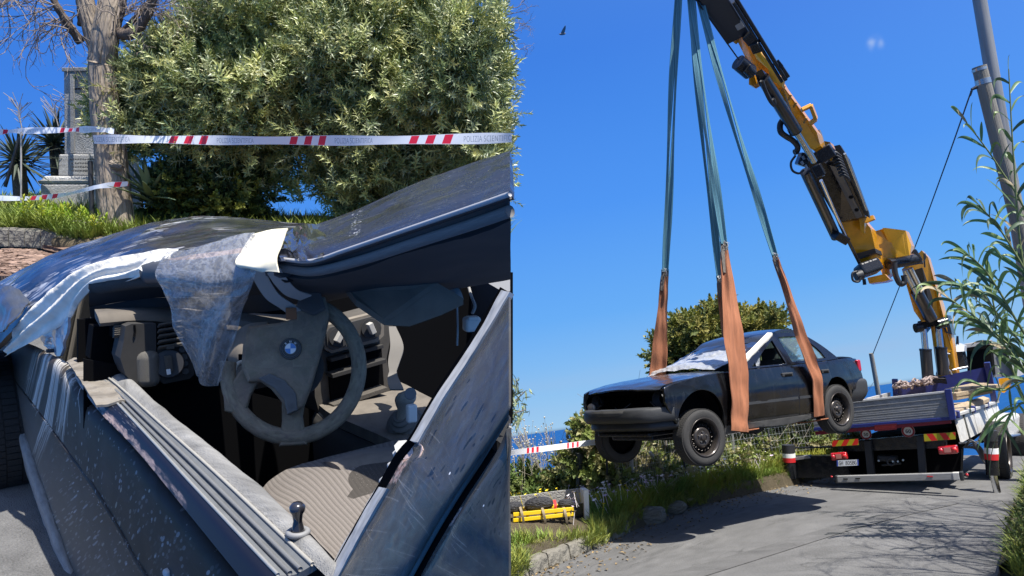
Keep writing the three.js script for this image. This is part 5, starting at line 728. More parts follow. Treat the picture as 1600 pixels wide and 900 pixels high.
{ // big silvery green tree that fills the upper left
  reseed(101);
  const d0 = 9.6, cl = [], blob = (x, y, r, k = 1, dz = 0) => cl.push([P(x, y, d0 + dz), r * d0 / FOC, k]);
  const inside = (x, y) => { if (x > 794 || x < 150) return false; const top = x < 170 ? 110 : x < 210 ? lerp(112, 105, (x - 170) / 40) : x < 240 ? lerp(95, 62, (x - 210) / 30) : x < 285 ? lerp(62, 40, (x - 240) / 45) : x < 320 ? lerp(40, -10, (x - 285) / 35) : -40; const bot = x < 200 ? 200 + (x - 150) * .9 : x < 260 ? 235 : x < 420 ? lerp(250, 318, (x - 260) / 160) : x < 520 ? 300 : 330; return y > top && y < bot; };
  for (let i = 0; i < 2000 && cl.length < 235; i++) { const x = rr(150, 794), y = rr(-30, 330); if (!inside(x, y)) continue; const low = sstep(170, 310, y); if (fbm(x * .012, y * .016, 3, 2) < -.20 && y < 230) continue; blob(x, y, rr(24, 46), low > .4 ? .75 : 1, rr(-.75, .75) + low * .35); }
  for (const [x, y] of [[165, 115], [175, 150], [190, 185], [215, 120], [240, 80], [265, 60], [205, 215], [300, 30], [230, 190], [180, 205], [470, 330], [455, 318], [495, 325]]) blob(x, y, rr(20, 30), .8, rr(-.5, .1));
  const keep = (p) => { const [x, y] = projPx(p); return x < 790 && x > lerp(166, 148, sstep(90, 200, y)) && inside(clamp(x + rr(-12, 12), 151, 793), y + rr(-16, 16)) ; };
  const cols = [], mats = clumpMats(cl, 92, 1, { cols, keep, up: .5, inner: .45, pal: [[.40, .45, .16], [.52, .55, .22], [.26, .32, .12], [.60, .59, .24], [.44, .48, .26], [.18, .23, .10]] });
  const olM = phys(1, 1, 1, .42, 0, { transmission: .45, thickness: 0, specularIntensity: 1 });
  const t = thing('olive_tree', 'wide dense silvery green tree behind the taped-off wreck', 'tree', P(540, 360, d0), qL);
  instances(t, 'crown', sprigGeo(20, .088, .0155, .26, { spread: .7, fold: .3, droop: .45 }), olM, mats.filter((_, i) => i % 2), cols.filter((_, i) => i % 2)).userData.kind = 'stuff'; instances(t, 'crown', sprigGeo(16, .105, .021, .20, { spread: 1.1, fold: .25, droop: .2 }), olM, mats.filter((_, i) => !(i % 2)), cols.filter((_, i) => !(i % 2))).userData.kind = 'stuff';
  part(t, 'trunk', [tube([P(538, 372, d0 + .5), P(540, 330, d0 + .5), P(546, 290, d0 + .4), P(560, 240, d0 + .3)], (k) => lerp(.17, .10, k) * (1 + .08 * Math.sin(k * 40)), 24, 14), tube([P(544, 300, d0 + .5), P(500, 250, d0 + .4), P(450, 180, d0 + .3)], (k) => lerp(.08, .03, k), 20, 8), tube([P(550, 280, d0 + .5), P(620, 200, d0 + .4), P(680, 130, d0 + .3)], (k) => lerp(.08, .03, k), 20, 8)], std(.10, .08, .06, .95, 0, { bumpMap: rep(T.barkH, 2), bumpScale: .03 }));
  // dark shrub at its foot
  const c2 = [], cl2 = []; for (let i = 0; i < 46; i++) { const x = rr(255, 400), y = rr(x < 300 ? 268 : 285, 338); cl2.push([P(x, y, 9.3 + rr(-.2, .5)), rr(.12, .24)]); } const m2 = clumpMats(cl2, 60, .9, { cols: c2, pal: [[.035, .06, .02], [.05, .085, .022], [.09, .12, .02], [.16, .17, .025]] });
  const s = thing('shrub', 'dark green shrub with yellowish tips under the silvery tree', 'shrub', P(310, 345, 9.3), qL); instances(s, 'foliage', sprigGeo(12, .075, .04, .16, { spread: 1 }), M.leaf(1, 1, 1, .2), m2, c2).userData.kind = 'stuff';
}
{ // monument: tapering stone shaft on an inscribed block and a moulded base
  reseed(111);
  const d = 10.4, mon = thing('stone_monument', 'weathered grey stone monument with an inscribed block behind the bark tree', 'monument', P(140, 325, d), qL);
  T.stone = dataTex(512, (x, y) => { const a = per(x, y, 5, 5, 61, 6), g = per(x, y, 60, 60, 62, 3); const v = .40 + .28 * a + .2 * g; return [v, v * .99, v * .96]; }, { rgb: true });
  const sm = std(1, 1, 1, .93, 0, { map: rep(T.stone, 1.2), bumpMap: rep(T.grain, 2), bumpScale: .02 });
  const blk = (name, x0, x1, y0, y1, t0, t1, dep, r = .02, m = sm) => part(mon, name, beam(P((x0 + x1) / 2, y1, d + .3), P((x0 + x1) / 2, y1, d + .3).addScaledVector(LY, (y1 - y0) * (d + .3) / FOC), (x1 - x0) * d / FOC, dep, LZ, (t1 - t0) * d / FOC, dep * .92, r), m);
  const shaft = blk('shaft', 110, 176, 114, 243, 110, 162, .34); part(shaft, 'shaft_cap', beam(P(108, 112, d + .15), P(164, 111, d + .15), .36, .05, LY), sm); part(shaft, 'raised_border', beam(P(114, 240, d - .02), P(113, 116, d - .02), .05, .03, LZ), sm); part(shaft, 'carved_line', beam(P(117, 139, d - .005), P(160, 138, d - .005), .02, .02, LY), M.dark);
  const ins = blk('inscribed_block', 104, 210, 243, 276, 106, 208, .46); reseed(113);
  const marks = []; for (let r = 0; r < 4; r++) for (let i = 0; i < 17; i++) { if (rnd() < .2) continue; const x = 110 + i * 2.6, y = 249 + r * 6; const p = P(x, y, d - .012); marks.push(box(.012, .026 * rr(.7, 1), .008, .002).applyMatrix4(lmat(p))); if (rnd() < .6) marks.push(box(.014, .007, .008, .002).applyMatrix4(lmat(P(x + .5, y + rr(-1.4, 1.4), d - .012)))); }
  part(ins, 'worn_lettering', marks, std(.07, .07, .07, .9)).userData.kind = 'stuff';
  blk('plinth_moulding', 76, 214, 276, 289, 86, 212, .62, .05); blk('plinth', 82, 212, 289, 330, 82, 212, .58);
}
{ // spiky plants, agave, posts
  reseed(121);
  const blade = (p, dir, len, w, droop, up) => { const pts = []; const side = dir.clone().cross(up).normalize(); const rows = [[], [], []]; for (let i = 0; i <= 8; i++) { const t = i / 8, c = p.clone().addScaledVector(dir, len * t).addScaledVector(up, -droop * len * t * t), ww = w * (t < .25 ? lerp(.7, 1, t / .25) : Math.pow(1 - (t - .25) / .75, .8)) / 2 + .001, n = side.clone().cross(dir).normalize(); rows[0].push(c.clone().addScaledVector(side, -ww).addScaledVector(n, ww * .35)); rows[1].push(c); rows[2].push(c.clone().addScaledVector(side, ww).addScaledVector(n, ww * .35)); } return patch(rows, { nu: 8, nv: 2, thick: .004, lin: true }); };
  const spiky = (name, label, cat, px, py, d, n, len, w, trunkH, mat, lo, hi, droop, nm = 'leaf') => { const b = P(px, py, d), t = thing(name, label, cat, b, qL), top = b.clone().addScaledVector(LY, trunkH); if (trunkH > .1) part(t, 'stem', tube([b.clone().addScaledVector(LY, -.1), top], .09, 8, 12), std(.12, .10, .08, .95, 0, { bumpMap: rep(T.barkH, 2), bumpScale: .03 })); for (let i = 0; i < n; i++) { const el = R(lerp(lo, hi, i / n) + rr(-8, 8)), a = i * 2.4 + rr(-.3, .3); const dir = LX.clone().multiplyScalar(Math.cos(el) * Math.cos(a)).addScaledVector(LZ, Math.cos(el) * Math.sin(a)).addScaledVector(LY, Math.sin(el)); part(t, nm, blade(top.clone().addScaledVector(LY, rr(-.06, .06)), dir, len * rr(.75, 1.1), w, droop, LY), mat); } return t; };
  const yu = std(.035, .05, .03, .55), ag = std(.13, .185, .10, .6);
  spiky('yucca', 'dark spiky yucca at the far left behind the lower tape', 'yucca', 32, 298, 10.4, 90, .55, .05, .38, yu, -35, 80, .12); spiky('yucca', 'taller dark spiky yucca between the far-left yucca and the monument', 'yucca', 92, 296, 11, 90, .6, .055, .62, yu, -30, 80, .12); spiky('yucca', 'low dark spiky yucca half hidden behind the monument shaft', 'yucca', 112, 300, 11.2, 40, .5, .05, .3, yu, -20, 80, .12);
  spiky('agave', 'grey green agave with broad pointed leaves right of the bark tree', 'agave', 236, 322, 9.1, 34, .62, .095, .06, ag, 5, 85, .10);
  // dry flower stalks rising from the yuccas
  const stalk = (x0, y0, x1, y1, lab) => { const l = []; const a = P(x0, y0, 10.6), b = P(x1, y1, 10.6); l.push(tube([a, b], (k) => lerp(.010, .004, k), 6, 5)); for (let i = 0; i < 22; i++) { const p = a.clone().lerp(b, rr(.3, 1)); l.push(tube([p, p.clone().addScaledVector(LX, rr(-.2, .2)).addScaledVector(LY, rr(.05, .2))], .004, 2, 4)); } single('dry_stalk', lab, 'plant', l, std(.28, .25, .22, .9)); };
  stalk(36, 212, 27, 160, 'thin dry flower stalk above the far-left yucca'); stalk(92, 200, 82, 165, 'thin dry flower stalk above the taller yucca'); stalk(112, 196, 103, 150, 'wispy dry stalk close beside the monument shaft');
  const blackS = std(.015, .017, .02, .6);
  single('black_post', 'black metal post standing between the monument and the bark tree', 'post', cyl(P(144, 343, 8.8), P(141, 252, 8.8), .026), blackS); single('thin_stake', 'thin pale stake holding the tape at the far left', 'post', cyl(P(33, 318, 9), P(33, 206, 9), .010), std(.38, .36, .33, .8)); single('leaning_post', 'dark leaning stake crossing the far-left yucca', 'post', cyl(P(8, 292, 9.6), P(31, 214, 9.6), .02), blackS);
  single('black_post', 'thin black post under the crown right of the agave', 'post', cyl(P(405, 345, 10.4), P(405, 290, 10.4), .02), blackS); single('grey_box', 'grey metal box seen between the shrub and the bonnet', 'box', [beam(P(360, 340, 10.2), P(422, 341, 10.2), .3, .16, LY, .3, .16, .04), beam(P(372, 328, 10.3), P(412, 329, 10.3), .22, .12, LY, .2, .12, .04)], std(.16, .17, .17, .6));
}
// ---------------------------------------------------------------- police tapes
T.tape = canvasTex(2048, 96, (g, w, h) => {
  g.fillStyle = '#e9ebee'; g.fillRect(0, 0, w, h); g.fillStyle = '#dd2036';
  for (let i = 0; i < 3; i++) { const x = 40 + i * 245; g.beginPath(); g.moveTo(x + 45, 4); g.lineTo(x + 165, 4); g.lineTo(x + 120, h - 4); g.lineTo(x, h - 4); g.fill(); }
  g.fillStyle = '#9aa0a8'; g.font = '70px sans-serif'; g.textBaseline = 'middle'; g.fillText('POLIZIA SCIENTIFICA', 830, h / 2 + 3, 1130);
});
{
  const tape = (label, pts, len, wpx, off, o = {}) => { const w3 = pts.map(([x, y, d]) => P(x, y, d)), rows = [[], []], N = 90; let s = 0, prev; const L = []; for (let i = 0; i <= N; i++) { const t = i / N, p = along(w3, t); const up = (o.up || LY).clone(); const ww = wpx * pts[0][2] / FOC * (1 + .12 * Math.sin(t * 23)) * (o.pinch ? 1 - .4 * Math.pow(Math.sin(t * o.pinch), 8) : 1); const lean = .25 * Math.sin(t * 11 + off * 5); const dv = up.addScaledVector(LZ, lean).normalize(); rows[0].push(p.clone().addScaledVector(dv, -ww / 2)); rows[1].push(p.clone().addScaledVector(dv, ww / 2)); if (prev) s += prev.distanceTo(p); prev = p; L.push(s); }
    const g = patch(rows, { nu: N, nv: 2, lin: true, noise: (p, u, v) => .006 * fbm(p.x * 9, p.y * 9, p.z * 9, 3) }); const uv = g.attributes.uv; for (let i = 0; i < uv.count; i++) { const k = i % (N + 1), r = Math.floor(i / (N + 1)); uv.setXY(i, L[k] / len + off, r / 2); }
    return single('barrier_tape', label, 'barrier tape', g, phys(1, 1, 1, .35, 0, { map: T.tape, transmission: .12, thickness: 0, clearcoat: .3 })); };
  tape('red and white police tape stretched across in front of the silvery tree', [[800, 215, 7.2], [745, 216.5, 7.25], [640, 218.5, 7.5], [560, 219.5, 7.8], [480, 219.5, 8.1], [400, 219.5, 8.3], [330, 219, 8.5], [250, 218, 8.6], [190, 217.5, 8.62], [146, 218, 8.68]].reverse(), 1.53, 13, .435);
  tape('red and white tape running left from the bark tree at the same height', [[-20, 207, 9.0], [33, 204.5, 9.0], [110, 203, 8.9], [150, 202, 8.68], [178, 205, 8.66]], .95, 9.5, .08, { pinch: 9 });
  tape('lower sagging red and white tape tied round the bark tree trunk', [[-20, 309, 9], [40, 310, 9], [95, 305, 8.9], [135, 296, 8.75], [160, 290.5, 8.62], [200, 287, 8.64]], 1.25, 7.5, .62, { pinch: 3 });
}
// ================================================================ THE WRECK IN FRONT (left)
const SA = onL(110, 565, .5), SB = onL(500, 885, .5), FW = SA.clone().sub(SB).normalize(), LAT = FW.clone().cross(LY).normalize();
const O = (px, py, s) => hit(px, py, SA.clone().addScaledVector(LAT, s), LAT);         // on the lengthwise section s metres inside the door
const Fq = (px, py, f) => hit(px, py, SA.clone().addScaledVector(FW, f), FW);          // on the cross-section f metres ahead of the door's front corner
const Ol = (list, s = 0) => list.map(([x, y, t]) => O(x, y, t ?? s)), Ll = (list, h) => list.map(([x, y]) => onL(x, y, h)), Pl = (list) => list.map(([x, y, d]) => P(x, y, d)), Fl = (list, f) => list.map(([x, y, g]) => Fq(x, y, g ?? f));
{
  reseed(131);
  const wreck = thing('wrecked_car', 'dusty black sedan with a crushed roof and missing windows, close to the viewer', 'car', onL(300, 880, 1.1), qL);
  const uvDraw = (w, h, draw, o) => canvasTex(w, h, (g) => { g.translate(0, h); g.scale(1, -1); draw(g, w, h); }, { clampEdge: true, ...o });
  T.flank = uvDraw(2048, 1024, (g, w, h) => {
    g.fillStyle = '#383129'; g.fillRect(0, 0, w, h);
    for (let i = 0; i < 700; i++) { g.fillStyle = `rgba(${rnd() < .5 ? '120,122,130' : '70,72,80'},${rr(.01, .05)})`; g.beginPath(); g.ellipse(rr(0, w), rr(0, h), rr(10, 90), rr(10, 60), rr(0, 3), 0, 7); g.fill(); }
    const sm = (x, y0, y1, wd, a, n) => { for (let i = 0; i < n; i++) { g.strokeStyle = `rgba(205,202,194,${rr(.02, a)})`; g.lineWidth = rr(1, 9); g.lineCap = 'round'; const x0 = (x + rr(-wd, wd)) * w; g.beginPath(); g.moveTo(x0, (y0 + rr(-.02, .1)) * h); g.bezierCurveTo(x0 + rr(-12, 12), lerp(y0, y1, .3) * h, x0 + rr(-20, 20), lerp(y0, y1, .6) * h, x0 + rr(-34, 20), (y1 + rr(-.3, 0)) * h); g.stroke(); } };
    sm(.30, .0, .75, .025, .5, 70); sm(.40, .02, .95, .03, .5, 90); sm(.47, .03, .6, .02, .4, 50); sm(.24, 0, .6, .02, .3, 30); sm(.43, .0, .2, .06, .5, 90);
    for (let i = 0; i < 2700; i++) { const u = Math.pow(rnd(), .7) * .60 + .40, v = Math.pow(rnd(), .85); if (fbm(u * 7, v * 5, 3, 3) < rr(-.3, .05)) continue; const a = Math.pow(rnd(), 1.6) * .6 * sstep(.40, .56, u), r = rr(1.0, 5.4); g.fillStyle = `rgba(${rnd() < .8 ? '190,192,198' : '205,200,185'},${a})`; g.beginPath(); g.ellipse(u * w, v * h, r, r * rr(1.2, 3.6), .1, 0, 7); g.fill(); }
    g.strokeStyle = 'rgba(210,210,210,.75)'; g.lineWidth = 3.5; g.beginPath(); g.moveTo(.50 * w, .07 * h); g.quadraticCurveTo(.535 * w, .11 * h, .545 * w, .24 * h); g.stroke();
    for (let i = 0; i < 60; i++) { g.strokeStyle = `rgba(200,200,205,${rr(.03, .16)})`; g.lineWidth = rr(.6, 1.8); const x = rr(.1, 1) * w, y = rr(0, 1) * h, a = rr(-.5, .5); g.beginPath(); g.moveTo(x, y); g.lineTo(x + Math.cos(a) * rr(40, 190), y + Math.sin(a) * rr(40, 120)); g.stroke(); }
    for (let i = 0; i < 160; i++) { const u = rr(.48, .72); g.fillStyle = `rgba(${rnd() < .5 ? '200,165,150' : '175,150,140'},${rr(.2, .7)})`; g.beginPath(); g.ellipse(u * w, rr(0, .028) * h, rr(4, 20), rr(2, 9), 0, 0, 7); g.fill(); }
    const gr = g.createLinearGradient(0, .6 * h, 0, h); gr.addColorStop(0, 'rgba(150,150,150,0)'); gr.addColorStop(1, 'rgba(158,154,146,.55)'); g.fillStyle = gr; g.fillRect(0, 0, w, h);
  });
  const flankM = phys(1, 1, 1, .66, 0, { map: T.flank, specularIntensity: .32, clearcoat: .06, clearcoatRoughness: .3 });
  const Tt = [[4, 540], [40, 540], [80, 556], [106, 575], [150, 637], [210, 700], [290, 797], [410, 945]], Mm = [[6, 556], [30, 590], [62, 630], [92, 668], [140, 733], [185, 800], [245, 900], [340, 1030]], Bb = [[14, 590], [28, 640], [46, 692], [62, 742], [80, 795], [112, 885], [160, 1000], [260, 1120]];
  const midRow = (a, b, k, s) => a.map(([x, y], i) => O(lerp(x, b[i][0], k), lerp(y, b[i][1], k), s));
  const flank = part(wreck, 'door_and_wing', patch([Ol(Tt, 0), midRow(Tt, Mm, .12, -.012), midRow(Tt, Mm, .5, -.020), midRow(Tt, Mm, .98, -.027), midRow(Tt, Mm, 1.02, -.030), midRow(Mm, Bb, .08, -.024), midRow(Mm, Bb, .55, -.022), Ol(Bb, -.010)], { nu: 120, nv: 60, thick: .02, uv: '01', noise: (p, u, v) => .0035 * fbm(p.x * 6, p.y * 6, p.z * 6, 3) }), flankM);
  part(flank, 'side_crease', tube(Mm.map(([x, y]) => O(x, y, -.0285)), .0030, 60, 6), phys(.05, .052, .06, .35, 0, { clearcoat: .5 }));
  part(flank, 'door_gap', tube([[62, 545], [48, 600], [54, 660], [60, 735]].map(([x, y], i) => O(x, y, [-.008, -.02, -.024, -.018][i])), .003, 30, 5), M.dark);
  part(wreck, 'rocker_panel', patch([Ol(Bb, -.009), Bb.map(([x, y]) => O(x - 4, y + 3, -.04)), Bb.map(([x, y]) => O(x - 10, y + 8, -.045)), Bb.map(([x, y]) => O(x - 13, y + 12, -.0))], { nu: 80, nv: 16, thick: .01, noise: (p) => .008 * fbm(p.x * 14, p.y * 14, p.z * 14, 3) }), std(.40, .40, .40, .8, 0, { map: rep(T.dirtC, 3), bumpMap: rep(T.grain, 6), bumpScale: .006 }));
  part(wreck, 'side_marker', box(.05, .028, .012, .004).applyMatrix4(lmat(O(22, 640, -.03), 1, .9)), phys(.85, .22, .05, .3, 0, { clearcoat: 1 }), 'small orange side marker');
  { // tyre seen from behind under the wing
    const g = new THREE.Group(); g.name = 'front_wheel'; wreck.add(g); g.updateMatrixWorld(true);
    const c = P(20, 690, 3.12).addScaledVector(FW, .30), z = LAT.clone(), y = LY.clone(), x = y.clone().cross(z);
    wheelParts(g, basis(x, y, z, c), -1, .96);
  }
  part(wreck, 'wheel_arch_liner', patch([Ol([[-40, 520], [10, 545], [26, 600], [44, 690], [60, 740]], .05), Ol([[-40, 520], [10, 545], [26, 600], [44, 690], [60, 740]], .5)], { nu: 20, nv: 4, thick: .01 }), M.dark);
  // top of the door: painted shoulder, chrome and rubber seals, grey vinyl sill
  const E0 = Ll([[106, 575], [150, 637], [210, 700], [290, 797], [410, 945]], .53), E1 = Ll([[124, 578], [158, 606], [224, 676], [304, 764], [432, 900]], .502), E2 = Ll([[128, 566], [172, 592], [246, 657], [337, 738], [490, 882], [540, 930]], .492), E3 = Ll([[132, 557], [166, 563], [239, 625], [333, 700], [442, 790], [531, 886], [565, 918]], .488);
  T.shoulder = uvDraw(1024, 128, (g, w, h) => { g.fillStyle = '#10131f'; g.fillRect(0, 0, w, h); for (let i = 0; i < 260; i++) { const u = rr(.0, .75); g.fillStyle = `rgba(${rnd() < .6 ? '196,168,152' : '150,130,122'},${rr(.2, .8) * (1 - u * .8)})`; g.beginPath(); g.ellipse(u * w, rr(0, .26) * h, rr(4, 22), rr(3, 12), 0, 0, 7); g.fill(); } for (let i = 0; i < 300; i++) { g.fillStyle = `rgba(180,178,172,${rr(.04, .5)})`; g.fillRect(Math.pow(rnd(), 2) * w * .5, rr(0, h), rr(2, 24), rr(1, 5)); } });
  part(wreck, 'door_shoulder', patch([E0, E0.map((p, i) => p.clone().lerp(E1[i], .5).addScaledVector(LY, .008)), E1], { nu: 60, nv: 10, uv: '01', thick: .01 }), phys(1, 1, 1, .5, 0, { map: T.shoulder, specularIntensity: .35, clearcoat: .1, clearcoatRoughness: .25 }));
  const seal = (k, r, m, nm, lift = 0) => { const pts = []; for (let i = 0; i <= 20; i++) pts.push(along(E1, i / 20).lerp(along(E2.slice(0, 5), i / 20), k).addScaledVector(LY, lift)); part(wreck, nm, tube(pts, r, 60, 8), m); };
  part(wreck, 'seal_channel', patch([E1, E1.map((p, i) => p.clone().lerp(E2[i], .5).addScaledVector(LY, -.006)), E2.slice(0, 5)], { nu: 60, nv: 8, thick: .01 }), std(.13, .14, .15, .7, 0, { map: rep(T.dirtC, 3) }));
  seal(.04, .0028, std(.42, .42, .40, .5, .4, { map: rep(T.dirtC, 7) }), 'chrome_strip', .001); seal(.36, .0036, std(.15, .155, .16, .7, 0, { map: rep(T.dirtC, 7) }), 'rubber_seal', -.002); seal(.64, .0036, std(.17, .175, .18, .7, 0, { map: rep(T.dirtC, 7) }), 'rubber_seal', -.001); seal(.97, .003, std(.36, .35, .32, .85, 0, { map: rep(T.dirtC, 7) }), 'sill_edge', .001);
  T.vinyl = dataTex(512, (x, y) => { const a = per(x, y, 5, 4, 71, 6), s = per(x, y, 24, 6, 72, 4); const v = .175 + .2 * a + .1 * s; return [v, v * .98, v * .94]; }, { rgb: true });
  T.vinyl2 = dataTex(256, (x, y) => { const v = .9 + 1.1 * per(x, y, 6, 6, 75, 5); return [v, v * .98, v * .95]; }, { rgb: true });
  const vinyl = std(1, 1, 1, .78, 0, { map: rep(T.vinyl, 2.2), bumpMap: rep(T.grain, 6), bumpScale: .002 });
  const E4 = E3.map((p) => p.clone().addScaledVector(LY, -.03).addScaledVector(LAT, .012)), E5 = E3.map((p) => p.clone().addScaledVector(LY, -.30).addScaledVector(LAT, .01));
  part(wreck, 'door_sill_trim', patch([E2, E2.map((p, i) => p.clone().lerp(along(E3, i / 5), .5).addScaledVector(LY, .006)), Array.from({ length: 6 }, (_, i) => along(E3, i / 5)), Array.from({ length: 6 }, (_, i) => along(E4, i / 5))], { nu: 70, nv: 20, thick: .006, noise: (p) => .004 * fbm(p.x * 8, p.y * 8, p.z * 8, 3) }), vinyl);
  part(wreck, 'inner_door_card', patch([E4, E5], { nu: 30, nv: 4, thick: .01 }), M.dark);
  part(wreck, 'dusty_corner', patch([Pl([[104, 566, 2.37], [118, 560, 2.4], [132, 560, 2.42]]), Ll([[122, 592], [146, 592], [160, 590]], .497), Ll([[150, 634], [182, 632], [205, 628]], .503)], { nu: 16, nv: 20, thick: .006, noise: (p) => .014 * fbm(p.x * 16, p.y * 16, p.z * 16, 4) }), std(.20, .18, .155, .95, 0, { map: rep(T.vinyl2, 3), bumpMap: rep(T.blotch, 6), bumpScale: .01 }), 'beige dust caked on the front corner of the door');
  const kb = onL(466, 838, .488); const lk = part(wreck, 'lock_knob', new THREE.LatheGeometry([[0, .046], [.007, .045], [.0115, .040], [.0115, .034], [.008, .028], [.0065, .018], [.009, .006], [.010, 0]].map(([r, y]) => new THREE.Vector2(r, y)), 28).applyMatrix4(lmat(kb.clone().addScaledVector(LY, .006))), phys(.02, .02, .024, .22, 0, { clearcoat: .8 }));
  part(lk, 'knob_collar', new THREE.TorusGeometry(.0135, .0045, 10, 28).rotateX(Math.PI / 2).applyMatrix4(lmat(kb.clone().addScaledVector(LY, .006))), std(.2, .2, .2, .6));
  part(wreck, 'door_handle', [box(.03, .016, .022, .006).applyMatrix4(lmat(O(268, 893, -.035), 1, .9))], std(.42, .42, .41, .6), 'pale chipped door handle');
  // front pillar: rubber channels, torn mirror foot
  const strip3 = (x0, y0, x1, y1, s, r, m, nm) => part(wreck, nm, beam(O(x0, y0, s), O(x1, y1, s + .05), r, .03, LAT, r * .9, .03), m);
  strip3(94, 570, 116, 480, .015, .022, M.rubber, 'pillar_seal'); strip3(101, 568, 124, 472, .02, .014, std(.10, .10, .10, .7), 'pillar_seal'); strip3(107, 566, 131, 458, .03, .02, M.rubber, 'pillar_seal'); strip3(113, 564, 136, 450, .035, .016, std(.36, .32, .26, .85), 'pillar_channel'); strip3(119, 562, 143, 442, .045, .026, M.rubber, 'pillar_seal');
  part(wreck, 'torn_mirror_foot', patch([Ol([[66, 528], [90, 512], [112, 496]], .012), Ol([[74, 540], [94, 532], [106, 530]], .004), Ol([[84, 548], [92, 556], [98, 556]], .002)], { nu: 14, nv: 12, thick: .008, noise: (p) => .012 * fbm(p.x * 16, p.y * 16, p.z * 16, 3) }), phys(.34, .36, .42, .3, 0, { clearcoat: .5 })); part(wreck, 'broken_clip', box(.03, .012, .02, .003).applyMatrix4(lmat(O(80, 548, -.01), 1, .6)), M.blackPlastic);
  // bonnet
  T.bonnet = uvDraw(1024, 512, (g, w, h) => { g.fillStyle = '#14151a'; g.fillRect(0, 0, w, h); for (let i = 0; i < 500; i++) { g.fillStyle = `rgba(${rnd() < .5 ? '96,96,98' : '60,58,58'},${rr(.05, .25)})`; g.beginPath(); g.ellipse(rr(0, w), rr(0, h), rr(10, 90), rr(4, 22), rr(-.2, .2), 0, 7); g.fill(); } for (let i = 0; i < 1500; i++) { const u = rr(0, 1), v = rr(0, 1); if (fbm(u * 5, v * 3, 8, 3) < .06) continue; g.fillStyle = `rgba(${rnd() < .7 ? '190,192,196' : '120,124,132'},${rr(.15, .75)})`; g.beginPath(); g.ellipse(u * w, v * h, rr(3, 34), rr(1, 7), rr(-.2, .2), 0, 7); g.fill(); } for (let i = 0; i < 120; i++) { g.strokeStyle = `rgba(205,207,210,${rr(.08, .5)})`; g.lineWidth = rr(.6, 2.6); const x = rr(0, w), y = rr(0, h), a = rr(-.7, .7); g.beginPath(); g.moveTo(x, y); g.lineTo(x + Math.cos(a) * rr(10, 100), y + Math.sin(a) * rr(10, 60)); g.stroke(); } });
  part(wreck, 'bonnet', patch([Pl([[-60, 600, 3.1], [5, 530, 2.85], [60, 478, 2.7], [110, 440, 2.6], [200, 410, 2.5], [270, 394, 2.45], [350, 380, 2.4], [440, 366, 2.4], [520, 358, 2.4]]), Pl([[-60, 510, 3.3], [4, 468, 3.1], [66, 430, 3.0], [130, 402, 2.95], [205, 380, 2.9], [280, 364, 2.85], [345, 356, 2.8], [430, 354, 2.75], [515, 354, 2.7]]), Pl([[-60, 472, 3.6], [4, 438, 3.5], [70, 404, 3.4], [150, 374, 3.35], [220, 352, 3.3], [285, 342, 3.2], [340, 338, 3.15], [425, 345, 3.05], [512, 351, 2.95]]), Pl([[-60, 476, 3.75], [4, 442, 3.65], [70, 408, 3.55], [150, 378, 3.5], [220, 356, 3.45], [285, 346, 3.35], [340, 342, 3.3], [425, 349, 3.2], [512, 356, 3.1]])], { nu: 110, nv: 40, uv: '01', thick: .02, noise: (p) => .016 * fbm(p.x * 3.2, p.y * 3.2, p.z * 3.2, 4) }), phys(1, 1, 1, .40, 0, { map: T.bonnet, specularIntensity: .35, clearcoat: .2, clearcoatRoughness: .12, roughnessMap: rep(T.blotch, 2) }));
  part(wreck, 'torn_wing_metal', patch([Pl([[2, 446, 3.0], [22, 452, 2.95], [46, 470, 2.85]]), Pl([[2, 478, 2.9], [18, 480, 2.8], [34, 488, 2.75]]), Pl([[0, 520, 2.8], [10, 518, 2.75], [20, 510, 2.72]])], { nu: 24, nv: 20, thick: .006, noise: (p) => .03 * fbm(p.x * 9, p.y * 9, p.z * 9, 4) }), phys(.06, .065, .075, .3, 0, { map: rep(T.dirtC, 4), clearcoat: .6 }));
  // roof: crushed skin, crumple at its front, gutter, seals, lining
  const rail = [[238, 420, 2.12], [300, 420, 2.0], [380, 412, 1.86], [438, 406, 1.76], [486, 409, 1.68], [540, 392, 1.60], [640, 358, 1.46], [740, 324, 1.33], [797, 304, 1.26]];
  const skin = [Pl([[440, 404, 1.77], [486, 406, 1.69], [540, 389, 1.61], [640, 355, 1.47], [740, 321, 1.34], [797, 301, 1.27]]), Pl([[442, 394, 1.83], [484, 392, 1.74], [545, 372, 1.68], [640, 336, 1.55], [740, 302, 1.43], [797, 280, 1.37]]), Pl([[448, 378, 1.96], [484, 372, 1.92], [548, 350, 1.86], [640, 312, 1.74], [735, 277, 1.64], [797, 253, 1.58]]), Pl([[462, 360, 2.12], [488, 353, 2.1], [552, 330, 2.05], [640, 292, 1.98], [730, 258, 1.92], [797, 236, 1.88]]), Pl([[466, 362, 2.3], [492, 355, 2.3], [556, 332, 2.25], [640, 294, 2.2], [730, 260, 2.14], [797, 238, 2.1]])];
